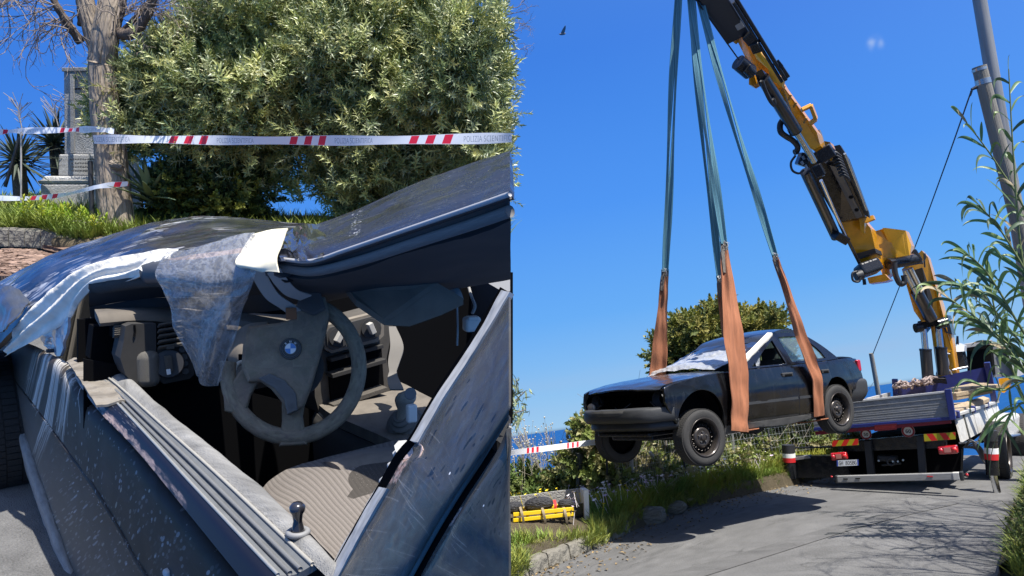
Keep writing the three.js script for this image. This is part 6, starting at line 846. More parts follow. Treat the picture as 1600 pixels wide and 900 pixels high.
  T.roof = uvDraw(1024, 512, (g, w, h) => { g.fillStyle = '#282a34'; g.fillRect(0, 0, w, h); for (let i = 0; i < 90; i++) { g.strokeStyle = `rgba(195,198,205,${rr(.03, .3)})`; g.lineWidth = rr(.6, 2.4); const x = rr(0, w), y = rr(0, h), a = rr(-.25, .1); g.beginPath(); g.moveTo(x, y); g.lineTo(x + rr(40, 330), y + Math.sin(a) * rr(20, 200)); g.stroke(); } for (let i = 0; i < 700; i++) { g.fillStyle = `rgba(190,192,198,${rr(.02, .22)})`; g.beginPath(); g.ellipse(rr(0, w), Math.pow(rnd(), 2) * h, rr(1, 7), rr(1, 4), 0, 0, 7); g.fill(); } for (let i = 0; i < 60; i++) { g.fillStyle = `rgba(205,207,212,${rr(.2, .7)})`; g.beginPath(); g.ellipse((.42 + rr(-.02, .02)) * w, rr(.25, .7) * h, rr(1, 5), rr(1, 5), 0, 0, 7); g.fill(); } });
  part(wreck, 'roof_skin', patch(skin, { nu: 90, nv: 50, uv: '01', thick: .014, noise: (p, u, v) => { const c = Math.exp(-Math.pow((u - .10) / .07, 2)); return .004 * fbm(p.x * 5, p.y * 5, p.z * 5, 3) + c * (.055 * (Math.abs(((u * 13 + v * 1.6) % 1 + 1) % 1 - .5) - .25) * (1 - v * .3)); } }), phys(1, 1, 1, .52, 0, { map: T.roof, specularIntensity: .5, clearcoat: .15, clearcoatRoughness: .3, roughnessMap: rep(T.blotch, 2) }));
  const off = (list, dy, dd = 0) => list.map(([x, y, d]) => P(x, y + dy, d + dd));
  part(wreck, 'roof_gutter', tube(off(rail.slice(3), -1), .0048, 60, 8), std(.36, .36, .37, .5, .1)); part(wreck, 'roof_gutter', tube(off(rail.slice(3), 3, .01), .005, 60, 8), M.blackPlastic);
  part(wreck, 'door_opening_seal', tube([[440, 418, 1.77], [490, 424, 1.70], [560, 408, 1.60], [660, 376, 1.46], [740, 350, 1.36], [797, 330, 1.29]].map(([x, y, d]) => P(x, y, d)), .011, 60, 10), std(.15, .15, .15, .8, 0, { map: rep(T.dirtC, 4) }));
  part(wreck, 'front_roof_rail', tube([[236, 426, 2.14], [300, 425, 2.02], [380, 416, 1.88], [444, 411, 1.77]].map(([x, y, d]) => P(x, y, d)), .034, 40, 12), std(.06, .065, .075, .5, 0, { map: rep(T.dirtC, 3) })); part(wreck, 'front_roof_rail', tube([[150, 448, 2.32], [236, 436, 2.16], [300, 438, 2.05], [380, 428, 1.92], [450, 426, 1.8]].map(([x, y, d]) => P(x, y, d)), .024, 40, 10), M.rubber);
  part(wreck, 'rail_filler', patch([rail.slice(3).map(([x, y, d]) => P(x, y - 3, d + .012)), [[440, 420, 1.78], [490, 426, 1.71], [520, 422, 1.68], [590, 404, 1.57], [690, 370, 1.43], [797, 332, 1.30]].map(([x, y, d]) => P(x, y, d + .012))], { nu: 50, nv: 6, thick: .006 }), std(.03, .031, .034, .7));
  { const cz = [[[440, 368, 1.99], [458, 356, 2.04], [474, 351, 2.02], [492, 350, 2.06], [518, 352, 2.05]], [[438, 384, 1.83], [456, 380, 1.90], [470, 366, 1.80], [484, 374, 1.88], [512, 366, 1.86]], [[436, 400, 1.74], [456, 396, 1.80], [464, 386, 1.70], [480, 394, 1.77], [506, 386, 1.72]], [[440, 408, 1.73], [458, 407, 1.74], [468, 408, 1.68], [484, 408, 1.67], [504, 402, 1.64]]].map(Pl);
    const g = patch(cz, { nu: 12, nv: 9, lin: true, noise: (p) => .006 * fbm(p.x * 30, p.y * 30, p.z * 30, 2) }).toNonIndexed(); g.computeVertexNormals(); part(wreck, 'crumpled_roof_corner', g, phys(.035, .038, .052, .22, .2, { clearcoat: .8, clearcoatRoughness: .1, roughnessMap: rep(T.blotch, 5) }), 'sharply creased corner of the roof'); }
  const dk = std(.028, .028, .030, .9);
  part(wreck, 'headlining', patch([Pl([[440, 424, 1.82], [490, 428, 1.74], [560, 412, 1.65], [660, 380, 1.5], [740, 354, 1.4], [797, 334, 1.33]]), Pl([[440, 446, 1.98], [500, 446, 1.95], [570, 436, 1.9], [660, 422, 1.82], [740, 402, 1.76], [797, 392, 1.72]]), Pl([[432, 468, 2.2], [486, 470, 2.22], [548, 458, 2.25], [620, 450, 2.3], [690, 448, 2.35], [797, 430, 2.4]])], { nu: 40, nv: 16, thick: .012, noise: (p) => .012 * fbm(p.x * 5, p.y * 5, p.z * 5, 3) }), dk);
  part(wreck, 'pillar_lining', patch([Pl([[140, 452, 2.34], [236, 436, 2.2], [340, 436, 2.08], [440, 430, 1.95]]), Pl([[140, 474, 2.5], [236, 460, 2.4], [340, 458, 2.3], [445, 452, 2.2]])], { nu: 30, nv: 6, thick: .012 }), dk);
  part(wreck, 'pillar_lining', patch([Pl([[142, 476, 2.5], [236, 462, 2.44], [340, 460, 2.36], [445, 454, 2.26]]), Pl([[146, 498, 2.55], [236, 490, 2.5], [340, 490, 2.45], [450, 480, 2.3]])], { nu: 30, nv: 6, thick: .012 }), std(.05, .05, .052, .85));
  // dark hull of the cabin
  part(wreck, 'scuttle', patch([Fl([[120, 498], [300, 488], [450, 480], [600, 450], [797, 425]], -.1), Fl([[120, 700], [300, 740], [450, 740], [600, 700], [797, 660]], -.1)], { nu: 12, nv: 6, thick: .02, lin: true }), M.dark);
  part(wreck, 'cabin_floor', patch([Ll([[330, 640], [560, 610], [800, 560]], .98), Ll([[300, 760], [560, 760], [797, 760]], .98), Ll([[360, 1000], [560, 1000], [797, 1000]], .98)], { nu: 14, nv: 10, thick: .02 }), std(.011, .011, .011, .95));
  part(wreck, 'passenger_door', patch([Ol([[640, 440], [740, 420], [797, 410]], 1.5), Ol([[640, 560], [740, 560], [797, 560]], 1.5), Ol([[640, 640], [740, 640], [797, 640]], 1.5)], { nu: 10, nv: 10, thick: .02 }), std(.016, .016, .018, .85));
  // dashboard
  const dashGrey = std(.10, .09, .076, .82, 0, { map: rep(T.dirtC, 2), bumpMap: rep(T.grain, 8), bumpScale: .001 }), dashDark = std(.035, .033, .031, .8, 0, { map: rep(T.dirtC, 3) }), dusty = std(.24, .225, .20, .9, 0, { map: rep(T.dirtC, 3) });
  const face = (parent, name, pts, f, th, m, lab) => part(parent, name, prism(Fl(pts, f), FW.clone().multiplyScalar(th)), m, lab);
  const dash = part(wreck, 'dashboard', patch([Fl([[148, 494], [220, 491], [300, 492], [420, 500], [500, 500]], -.25), Fl([[150, 500], [220, 497], [300, 500], [420, 508], [500, 510]], -.38), Fl([[156, 510], [220, 506], [300, 512], [420, 524], [500, 530]], -.40)], { nu: 40, nv: 10, thick: .02 }), std(.13, .113, .093, .85, 0, { map: rep(T.dirtC, 2) }));
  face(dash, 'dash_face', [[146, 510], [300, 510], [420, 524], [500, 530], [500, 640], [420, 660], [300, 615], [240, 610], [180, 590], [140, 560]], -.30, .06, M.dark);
  part(wreck, 'lower_dash_blocker', patch([Fl([[130, 560], [300, 590], [420, 620], [520, 650]], -.36), Fl([[130, 720], [300, 800], [420, 800], [520, 800]], -.36)], { nu: 12, nv: 4, thick: .01, lin: true }), M.dark);  // dark sheet added to black out lit streaks below the dash
  const slats = (x0, y0, x1, y1, n, slope, f) => { face(dash, 'vent_box', [[x0, y0], [x1, y0 + slope], [x1, y1 + slope], [x0, y1]], f + .05, .04, M.dark); for (let i = 0; i < n; i++) { const y = lerp(y0 + 3, y1 - 2, i / (n - 1)); part(dash, 'vent_slat', beam(Fq(x0 + 1, y, f), Fq(x1 - 1, y + slope - 2, f), .026, .0055, LY.clone().addScaledVector(FW, .5), .026, .0055, .002), dashGrey); } };
  slats(176, 509, 198, 527, 5, 0, -.40);
  face(dash, 'dash_column', [[196, 510], [206, 506], [244, 506], [244, 548], [240, 592], [208, 600], [196, 585], [188, 560], [193, 535]], -.46, .10, dashDark); part(dash, 'column_seam', tube([[210, 508], [211, 518], [209, 526]].map(([x, y]) => Fq(x, y, -.462)), .003, 8, 5), M.dark);
  slats(246, 506, 286, 546, 5, -4, -.47);
  face(dash, 'switch_panel', [[246, 546], [288, 538], [298, 545], [304, 585], [296, 592], [256, 600], [247, 592]], -.46, .08, dashDark); for (const [x, y] of [[266, 542], [279, 538]]) part(dash, 'vent_thumbwheel', box(.022, .012, .012, .003).applyMatrix4(lmat(Fq(x, y, -.475), 1, .6)), dashGrey);
  const rot = part(dash, 'light_switch', cyl(Fq(264, 568, -.455), Fq(264, 568, -.475), .040, .038, 28), std(.025, .025, .027, .5)); part(rot, 'switch_grip', beam(Fq(262, 556, -.485), Fq(265, 580, -.485), .016, .02, FW), dashGrey); part(rot, 'switch_pointer', beam(Fq(263, 577, -.498), Fq(264, 585, -.498), .010, .006, FW), std(.8, .8, .78, .6));
  for (const [x, y] of [[285, 546], [288, 558], [289, 568], [290, 580]]) part(dash, 'dash_button', cyl(Fq(x, y, -.458), Fq(x, y, -.468), .010, .009, 14), std(.02, .02, .021, .5));
  part(wreck, 'knee_bolster', box(.062, .105, .05, .024).applyMatrix4(lmat(P(231, 576, 2.14), 1, .5)), std(.20, .19, .17, .9, 0, { map: rep(T.dirtC, 6), bumpMap: rep(T.grain, 12), bumpScale: .003 }), 'dusty grey rounded pad beside the light switch');
  part(wreck, 'footwell_trim', patch([Pl([[126, 500, 2.5], [150, 505, 2.5], [192, 520, 2.45]]), Pl([[128, 550, 2.45], [160, 560, 2.42], [200, 600, 2.4]]), Pl([[150, 590, 2.4], [190, 620, 2.36], [250, 660, 2.3]])], { nu: 14, nv: 14, thick: .012 }), std(.022, .023, .026, .8));
  // steering column and wheel
  part(wreck, 'column_cowl', patch([Pl([[372, 522, 2.12], [392, 510, 2.1], [420, 505, 2.1]]), Pl([[362, 560, 2.1], [385, 560, 2.04], [420, 560, 2.06]]), Pl([[378, 600, 2.12], [396, 604, 2.08], [420, 600, 2.1]])], { nu: 14, nv: 14, thick: .012 }), std(.24, .21, .175, .85, 0, { map: rep(T.dirtC, 4) })); part(wreck, 'stalk_lever', tube([[382, 565, 2.0], [374, 567, 1.99], [368, 573, 1.98], [367, 578, 1.98]].map(([x, y, d]) => P(x, y, d)), .0055, 12, 6), std(.6, .58, .52, .7)); part(wreck, 'ignition_slot', box(.014, .03, .006, .002).applyMatrix4(lmat(P(377, 562, 2.02))), M.dark);
  part(wreck, 'instrument_hood', patch([Pl([[300, 494, 2.3], [360, 496, 2.2], [460, 512, 2.1]]), Pl([[300, 506, 2.25], [360, 508, 2.15], [462, 526, 2.06]])], { nu: 16, nv: 5, thick: .02 }), std(.12, .115, .105, .85));
  {
    const c = P(460, 576, 2.0), k = 2.0 / FOC, zc = CAM.clone().sub(c).normalize().addScaledVector(LAT, -.10).addScaledVector(LY, .12).normalize(), xc = LY.clone().cross(zc).normalize(), yc = zc.clone().cross(xc), B4 = basis(xc, yc, zc, c);
    const dustC = uvDraw(512, 512, (g, w, h) => { g.fillStyle = '#7b756b'; g.fillRect(0, 0, w, h); for (let i = 0; i < 900; i++) { g.fillStyle = `rgba(${rnd() < .5 ? '160,152,138' : '70,66,60'},${rr(.02, .10)})`; g.beginPath(); g.ellipse(rr(0, w), rr(0, h), rr(4, 46), rr(4, 40), rr(0, 3), 0, 7); g.fill(); } }, { clampEdge: false });
    const rimM = std(1.6, 1.42, 1.22, .85, 0, { map: rep(dustC, 5, 2), bumpMap: rep(T.grain, 14), bumpScale: .0015 }), hubM = std(1.2, 1.04, .88, .82, 0, { map: rep(dustC, 3), bumpMap: rep(T.grain, 16), bumpScale: .001 });
    const sw = part(wreck, 'steering_wheel', new THREE.TorusGeometry(99 * k, 12 * k, 18, 110, R(262)).rotateZ(R(172)).scale(1, 1.06, 1).applyMatrix4(B4), rimM);
    const sh = (pts, hs = []) => { const s = new THREE.Shape(pts.map(([x, y]) => new THREE.Vector2((x - 460) * k, (576 - y) * k))); for (const h of hs) s.holes.push(new THREE.Path(h.map(([x, y]) => new THREE.Vector2((x - 460) * k, (576 - y) * k)))); return s; };
    const ex = (s, dep, bev) => new THREE.ExtrudeGeometry(s, { depth: dep, bevelEnabled: true, bevelSize: bev, bevelThickness: bev, bevelSegments: 4, curveSegments: 8 });
    const B5 = (dz) => B4.clone().multiply(new THREE.Matrix4().makeTranslation(0, 0, dz));
    part(sw, 'wheel_pad', ex(sh([[398, 516], [440, 512], [468, 505], [474, 478], [488, 464], [504, 472], [509, 496], [500, 536], [492, 566], [481, 603], [470, 632], [456, 640], [446, 622], [432, 604], [414, 590], [398, 590], [390, 572], [392, 540]]), .03, .010).applyMatrix4(B5(.004)), hubM);
    part(sw, 'wheel_spoke', ex(sh([[445, 618], [474, 616], [468, 650], [474, 690], [442, 690], [446, 655]]), .012, .007).applyMatrix4(B5(-.004)), hubM); part(sw, 'wheel_spoke', ex(sh([[394, 560], [404, 592], [392, 612], [384, 640], [362, 634], [360, 610], [376, 590]]), .012, .007).applyMatrix4(B5(-.004)), hubM);
    part(sw, 'upper_spoke', ex(sh([[470, 484], [474, 462], [490, 456], [500, 466], [506, 486], [492, 494]]), .022, .006).applyMatrix4(B5(.028)), std(.11, .105, .10, .8, 0, { bumpMap: rep(T.grain, 30), bumpScale: .004 })); part(sw, 'horn_grip', ex(sh([[414, 592], [426, 588], [446, 598], [462, 618], [464, 640], [454, 644], [450, 624], [436, 606]]), .014, .005).applyMatrix4(B5(.034)), std(.20, .19, .18, .9, 0, { bumpMap: rep(T.grain, 30), bumpScale: .005 }));
    // round badge: dark ring, four quarters in blue and white
    const bT = canvasTex(256, 256, (g) => { g.fillStyle = '#1b1d22'; g.fillRect(0, 0, 256, 256); g.strokeStyle = '#9a9a98'; g.lineWidth = 7; g.beginPath(); g.arc(128, 128, 122, 0, 7); g.stroke(); g.beginPath(); g.arc(128, 128, 78, 0, 7); g.stroke(); for (let q = 0; q < 4; q++) { g.fillStyle = q % 2 ? '#4f86c4' : '#e3e5e8'; g.beginPath(); g.moveTo(128, 128); g.arc(128, 128, 75, q * Math.PI / 2, (q + 1) * Math.PI / 2); g.fill(); } g.fillStyle = '#d0d0ce'; g.font = 'bold 40px sans-serif'; g.textAlign = 'center'; g.textBaseline = 'middle'; [['B', -2.3], ['M', -1.57], ['W', -.84]].forEach(([t, a]) => { g.save(); g.translate(128 + Math.cos(a) * 100, 128 + Math.sin(a) * 100); g.rotate(a + Math.PI / 2); g.fillText(t, 0, 0); g.restore(); }); }, { clampEdge: true });
    const bg = new THREE.CylinderGeometry(12.5 * k, 13.5 * k, .006, 36); bg.rotateX(Math.PI / 2); { const a = bg.attributes; for (let i = 0; i < a.position.count; i++) a.uv.setXY(i, a.position.getX(i) / (27 * k) + .5, a.position.getY(i) / (27 * k) + .5); }
    part(sw, 'badge', bg.applyMatrix4(B4.clone().multiply(new THREE.Matrix4().makeTranslation(-3 * k, 28 * k, .048))), std(1, 1, 1, .35, 0, { map: bT }));
    part(sw, 'badge_well', new THREE.TorusGeometry(14.5 * k, 2.2 * k, 10, 36).applyMatrix4(B4.clone().multiply(new THREE.Matrix4().makeTranslation(-3 * k, 28 * k, .046))), std(.07, .068, .065, .7));
    part(sw, 'column_boss', cyl(c.clone().addScaledVector(zc, -.16), c.clone(), .06, .075, 24), std(.04, .04, .04, .8));
  }
  // centre stack and console
  const stack = part(wreck, 'centre_stack', prism(Fl([[490, 516], [606, 484], [616, 500], [604, 560], [612, 606], [600, 640], [505, 668], [492, 620]], -.40), FW.clone().multiplyScalar(.14)), std(.085, .076, .064, .82, 0, { map: rep(T.dirtC, 3) }));
  const cp = (pts, f, th, m, nm) => part(stack, nm, prism(Fl(pts, f), FW.clone().multiplyScalar(th)), m);
  cp([[505, 518], [512, 508], [586, 489], [600, 494], [600, 524], [590, 534], [518, 552], [508, 546]], -.425, .03, std(.24, .21, .17, .75, 0, { map: rep(T.dirtC, 4) }), 'heater_panel_frame'); cp([[510, 520], [516, 512], [584, 494], [595, 498], [595, 522], [586, 530], [520, 547], [512, 542]], -.435, .02, std(.05, .048, .046, .7), 'heater_panel');
  for (const [x, y, a] of [[530, 527, .6], [580, 513, -.5], [552, 521, .2]]) { const big = x !== 552, r = big ? .034 : .014; const dl = part(stack, 'heater_dial', cyl(Fq(x, y, -.436), Fq(x, y, -.456), r, r * .95, 28), std(.03, .03, .03, .5)); if (big) part(dl, 'dial_grip', beam(Fq(x - 7 * Math.sin(-a), y - 9 * Math.cos(a), -.465), Fq(x + 7 * Math.sin(-a), y + 9 * Math.cos(a), -.465), .018, .022, FW), std(.42, .40, .36, .8)); }
  cp([[513, 562], [596, 540], [598, 572], [600, 602], [518, 630]], -.41, .02, M.dark, 'radio_slot'); part(stack, 'slot_shelf', beam(Fq(514, 586, -.43), Fq(598, 562, -.43), .05, .014, LY), dashDark); part(stack, 'slot_shelf', beam(Fq(516, 634, -.44), Fq(600, 606, -.44), .05, .016, LY), dashGrey); part(stack, 'slot_shelf', beam(Fq(514, 562, -.42), Fq(596, 540, -.42), .03, .012, LY), dashDark);
  const con = part(wreck, 'centre_console', patch([Ll([[492, 640], [545, 622], [616, 604]], .70), Ll([[520, 662], [574, 640], [650, 622]], .69), Ll([[580, 690], [620, 668], [700, 650]], .68), Ll([[650, 722], [700, 700], [770, 690]], .67)], { nu: 20, nv: 24, thick: .03, noise: (p) => .006 * fbm(p.x * 6, p.y * 6, p.z * 6, 2) }), std(.17, .15, .125, .85, 0, { map: rep(T.dirtC, 3), bumpMap: rep(T.grain, 9), bumpScale: .001 }));
  const cw = Ll([[492, 640], [520, 662], [580, 690], [650, 722]], .70); part(con, 'console_side', patch([cw, cw.map((p) => p.clone().addScaledVector(LY, -.06).addScaledVector(LAT, -.012)), cw.map((p) => p.clone().addScaledVector(LY, -.3))], { nu: 20, nv: 10, thick: .012 }), std(.06, .058, .055, .8)); part(con, 'console_edge', tube(cw.map((p) => p.clone().addScaledVector(LY, .004)), .006, 24, 6), std(.3, .285, .26, .85));
  part(con, 'gaiter_plate', patch([Ll([[562, 640], [598, 622], [640, 616]], .675), Ll([[590, 666], [630, 646], [676, 640]], .665), Ll([[620, 684], [660, 668], [700, 656]], .66)], { nu: 12, nv: 12, thick: .01 }), std(.10, .098, .09, .85, 0, { map: rep(T.dirtC, 3) })); part(con, 'window_switch', box(.07, .008, .03, .003).applyMatrix4(lmat(onL(576, 668, .68), 1, .72)), std(.05, .05, .05, .6)); part(con, 'console_bolt', new THREE.TorusGeometry(.013, .005, 8, 20).rotateX(Math.PI / 2).applyMatrix4(lmat(onL(523, 634, .692))), M.dark);
  const gl = part(wreck, 'gear_lever', new THREE.LatheGeometry([[0, .062], [.012, .061], [.024, .054], [.029, .042], [.029, .032], [.024, .018], [.017, .004], [.013, -.03], [.012, -.07]].map(([r, y]) => new THREE.Vector2(r, y)), 30).applyMatrix4(basis(LX, LY.clone().addScaledVector(LX, .25).addScaledVector(LZ, .35).normalize(), LZ, P(630, 640, 2.14))), std(.5, .44, .37, .75, 0, { map: rep(T.dirtC, 8), bumpMap: rep(T.grain, 20), bumpScale: .001 }));
  part(gl, 'gear_diagram', cyl(P(641, 615.5, 2.052), P(641.4, 614.8, 2.047), .016, .016, 24), std(.13, .13, .135, .6)); part(gl, 'gear_gaiter', tube([[634, 666, 2.2], [628, 658, 2.17], [625, 650, 2.15]].map(([x, y, d]) => P(x, y, d)), (t) => lerp(.055, .018, t) * (1 + .12 * Math.sin(t * 26)), 20, 16), std(.15, .14, .13, .9));
  part(wreck, 'belt_buckle', box(.028, .05, .02, .006).applyMatrix4(lmat(P(643, 646, 2.05), 1, .5)), std(.66, .64, .6, .6));
  part(wreck, 'torn_trim', ribbon(Pl([[613, 510, 2.45], [620, 540, 2.42], [615, 568, 2.40], [614, 590, 2.38], [620, 608, 2.34]]), (t) => .022 + .02 * Math.abs(Math.sin(t * 5)), LX, { seg: 30, thick: .006 }), std(.22, .205, .185, .9), 'grey strip of trim hanging from the dashboard');
  part(wreck, 'sun_visor', prism(Pl([[540, 458, 2.05], [620, 452, 2.08], [680, 450, 2.12], [724, 476, 2.16], [690, 492, 2.14], [640, 510, 2.1], [600, 508, 2.06], [556, 478, 2.04]]), LY.clone().multiplyScalar(.018)), std(.24, .185, .14, .95, 0, { map: rep(T.dirtC, 2) }), 'grey brown panel hanging below the roof');
  part(wreck, 'loose_wires', [tube(Pl([[730, 440, 2.4], [736, 462, 2.38], [742, 478, 2.36], [738, 490, 2.35]]), .005, 20, 5), tube(Pl([[714, 480, 2.3], [715, 510, 2.3], [714, 540, 2.3]]), .0035, 10, 5), tube(Pl([[700, 448, 2.35], [712, 455, 2.34], [718, 470, 2.34]]), .014, 14, 7)], std(.3, .29, .27, .7)).userData.kind = 'stuff'; part(wreck, 'switch_block', [box(.05, .045, .04, .01).applyMatrix4(lmat(P(737, 506, 2.3), 1, .4)), box(.036, .012, .03, .004).applyMatrix4(lmat(P(738, 497, 2.29), 1, .4))], std(.5, .49, .45, .7)).userData.kind = 'stuff';
  part(wreck, 'trim_coloured_sunlit', prism(Pl([[748, 434, 2.5], [797, 428, 2.5], [797, 455, 2.5], [786, 456, 2.5]]), LZ.clone().multiplyScalar(-.03)), std(.66, .62, .55, .9), 'trim panel on the far side coloured pale as if sunlit');  // pale base colour stands for sunlight on the far trim
  // seat: ribbed cloth with a dark stain, side bolster
  T.seat = uvDraw(1024, 1024, (g, w, h) => { g.fillStyle = '#645d56'; g.fillRect(0, 0, w, h); for (let i = 0; i < 64; i++) { g.fillStyle = i % 2 ? 'rgba(60,56,52,.55)' : 'rgba(150,142,134,.25)'; g.fillRect(i * 16, 0, i % 2 ? 4 : 10, h); } for (let i = 0; i < 9000; i++) { g.fillStyle = `rgba(${rnd() < .5 ? '190,182,172' : '50,46,42'},${rr(.05, .3)})`; g.fillRect(rr(0, w), rr(0, h), 2, rr(2, 5)); } g.fillStyle = 'rgba(38,33,28,.72)'; g.beginPath(); g.moveTo(.42 * w, .62 * h); g.bezierCurveTo(.40 * w, .40 * h, .62 * w, .30 * h, w, .30 * h); g.lineTo(w, .72 * h); g.bezierCurveTo(.8 * w, .78 * h, .6 * w, .74 * h, .38 * w, .70 * h); g.lineTo(.36 * w, .66 * h); g.fill(); for (let i = 0; i < 500; i++) { g.fillStyle = `rgba(235,230,220,${rr(.2, .8)})`; g.fillRect(rr(.45, .98) * w, rr(.3, .7) * h, 2, 2); } });
  const seat = part(wreck, 'seat_cushion', patch([Ll([[420, 800], [462, 764], [530, 742], [606, 722], [680, 705]], .66), Ll([[440, 830], [486, 786], [550, 764], [614, 746], [690, 728]], .615), Ll([[470, 862], [520, 830], [574, 800], [630, 780], [700, 760]], .61), Ll([[530, 930], [570, 890], [620, 860], [670, 830], [720, 810]], .62)], { nu: 50, nv: 50, uv: '01', thick: .05, noise: (p) => .006 * fbm(p.x * 7, p.y * 7, p.z * 7, 3) }), std(1, 1, 1, .95, 0, { map: T.seat }));
  part(seat, 'seat_bolster', patch([Ll([[500, 742], [556, 722], [620, 712], [690, 700]], .66), Ll([[520, 744], [566, 730], [624, 724], [690, 716]], .585), Ll([[540, 762], [580, 752], [630, 746], [690, 738]], .605)], { nu: 24, nv: 14, thick: .03 }), std(.16, .14, .12, .95, 0, { map: rep(T.dirtC, 4) }));
  part(wreck, 'seat_base', patch([Ll([[420, 802], [462, 766], [530, 744], [606, 724]], .67), Ll([[420, 802], [462, 766], [530, 744], [606, 724]], .96)], { nu: 14, nv: 4, thick: .02 }), M.dark);
  // centre pillar and back door at the lower right
  T.pillar = uvDraw(1024, 1024, (g, w, h) => { g.fillStyle = '#45433f'; g.fillRect(0, 0, w, h); for (let i = 0; i < 500; i++) { g.fillStyle = `rgba(${rnd() < .5 ? '120,128,142' : '14,16,22'},${rr(.02, .09)})`; g.beginPath(); g.ellipse(rr(0, w), rr(0, h), rr(6, 80), rr(6, 50), rr(0, 3), 0, 7); g.fill(); }
    for (let i = 0; i < 60; i++) { g.fillStyle = `rgba(128,112,84,${rr(.04, .16)})`; g.beginPath(); g.ellipse(rr(.52, .78) * w, rr(.02, .5) * h, rr(10, 60), rr(6, 26), .5, 0, 7); g.fill(); }
    for (let i = 0; i < 120; i++) { g.fillStyle = `rgba(${rnd() < .6 ? '206,160,146' : '220,200,190'},${rr(.1, .5)})`; const u = rr(.46, .6); g.beginPath(); g.ellipse(u * w, rr(0, .16) * h, rr(4, 16), rr(6, 40), 0, 0, 7); g.fill(); }
    for (let i = 0; i < 34; i++) { g.fillStyle = `rgba(10,12,16,${rr(.25, .7)})`; g.beginPath(); g.ellipse(rr(.1, .5) * w, rr(.2, .9) * h, rr(6, 28), rr(4, 12), rr(-.4, .4), 0, 7); g.fill(); }
    for (let i = 0; i < 90; i++) { g.strokeStyle = `rgba(215,214,208,${rr(.04, .34)})`; g.lineWidth = rr(.8, 4); const u = rr(.3, 1), v = rr(0, .6); g.beginPath(); g.moveTo(u * w, v * h); g.lineTo((u + rr(-.02, .05)) * w, (v + rr(.08, .36)) * h); g.stroke(); }
    for (let i = 0; i < 900; i++) { g.fillStyle = `rgba(215,215,215,${rr(.05, .4)})`; g.fillRect(rr(0, w), rr(0, h), rr(1, 3), rr(1, 3)); } g.fillStyle = '#f2f2ee'; g.beginPath(); g.arc(.36 * w, .62 * h, 7, 0, 7); g.fill(); });
  const In = [[795, 455, .10], [745, 540, .075], [692, 620, .05], [652, 690, .03], [630, 716, .02], [604, 762, .01], [566, 826, 0], [532, 888, -.01], [500, 945, -.02]], Ou = [[795, 656, .0], [772, 693, -.005], [746, 734, -.01], [722, 770, -.015], [706, 796, -.018], [690, 822, -.02], [668, 860, -.024], [652, 890, -.028], [625, 940, -.03]];
  const mix = (k, ds) => In.map(([x, y, s], i) => O(lerp(x, Ou[i][0], k), lerp(y, Ou[i][1], k), lerp(s, Ou[i][2], k) + ds));
  const pillarM = phys(1, 1, 1, .58, 0, { map: T.pillar, specularIntensity: .6, clearcoat: .15, clearcoatRoughness: .3, roughnessMap: rep(T.blotch, 4) });
  const bp = part(wreck, 'centre_pillar', patch([mix(0, .004), mix(.15, -.012), mix(.5, -.018), mix(.85, -.014), mix(1, 0)], { nu: 90, nv: 40, uv: '01', thick: .0025, noise: (p, u, v) => .0022 * sstep(0, .2, u) * fbm(p.x * 8, p.y * 8, p.z * 8, 3) + (Math.abs(u - .46) < .05 && v < .12 ? -.012 * (1 - v / .12) * (1 - Math.abs(u - .46) / .05) : 0) }), pillarM);
  const lip = (a, b, dx) => patch([In.slice(a, b).map(([x, y, s]) => O(x - dx, y - 2, s + .035)), In.slice(a, b).map(([x, y, s]) => O(x - dx * .45, y, s + .006)), In.slice(a, b).map(([x, y, s]) => O(x + 1, y + 1, s - .006))], { nu: 60, nv: 10, thick: .006, noise: (p) => .0025 * fbm(p.x * 14, p.y * 14, p.z * 14, 3) });
  const lipM = std(.46, .455, .44, .78, 0, { map: rep(T.vinyl2, 5) });
  part(bp, 'pillar_edge', lip(0, 4, 13), lipM); part(bp, 'pillar_edge', lip(5, 9, 15), lipM); part(bp, 'bent_edge', patch([Ol([[650, 690, .05], [640, 702, .06], [624, 712, .08]]), Ol([[656, 694, .02], [648, 710, .02], [634, 722, .03]]), Ol([[660, 702, .01], [652, 720, .005], [636, 740, .012]])], { nu: 14, nv: 12, thick: .006, noise: (p) => .006 * fbm(p.x * 22, p.y * 22, p.z * 22, 3) }), std(.55, .42, .39, .8, 0, { map: rep(T.dirtC, 8) }), 'torn bare metal at the kink of the pillar');
  part(bp, 'torn_seal_end', tube(Pl([[604, 762, 1.04], [618, 736, 1.03], [628, 714, 1.03], [632, 700, 1.02]]), (t) => .011 * (1 + .3 * Math.sin(t * 20)), 24, 8), std(.40, .41, .42, .7, 0, { map: rep(T.dirtC, 9) }));
  part(wreck, 'door_gap_seal', tube(Ou.slice(1).map(([x, y, s]) => O(x + 3, y + 3, s + .010)), .008, 40, 8), M.dark);
  const Ro = Ou.map(([x, y, s]) => [x + 8, y + 5, s]);
  part(wreck, 'rear_door', patch([Ro.map(([x, y, s]) => O(Math.min(x, 795), y, s)), Ro.map(([x, y, s]) => O(Math.min(795, x + 14), y + 10, s - .006)), Ro.map(([x, y, s], i) => O(795, Math.max(y + 60, 700 + i * 30), s - .008))], { nu: 40, nv: 20, uv: '01', thick: .0025 }), pillarM);
  part(wreck, 'inner_pillar', patch([In.map(([x, y, s]) => O(x - 2, y, s + .03)), In.map(([x, y, s]) => O(Math.min(795, x + 6), y + 4, s + .12))], { nu: 20, nv: 4, thick: .01 }), M.dark);
}
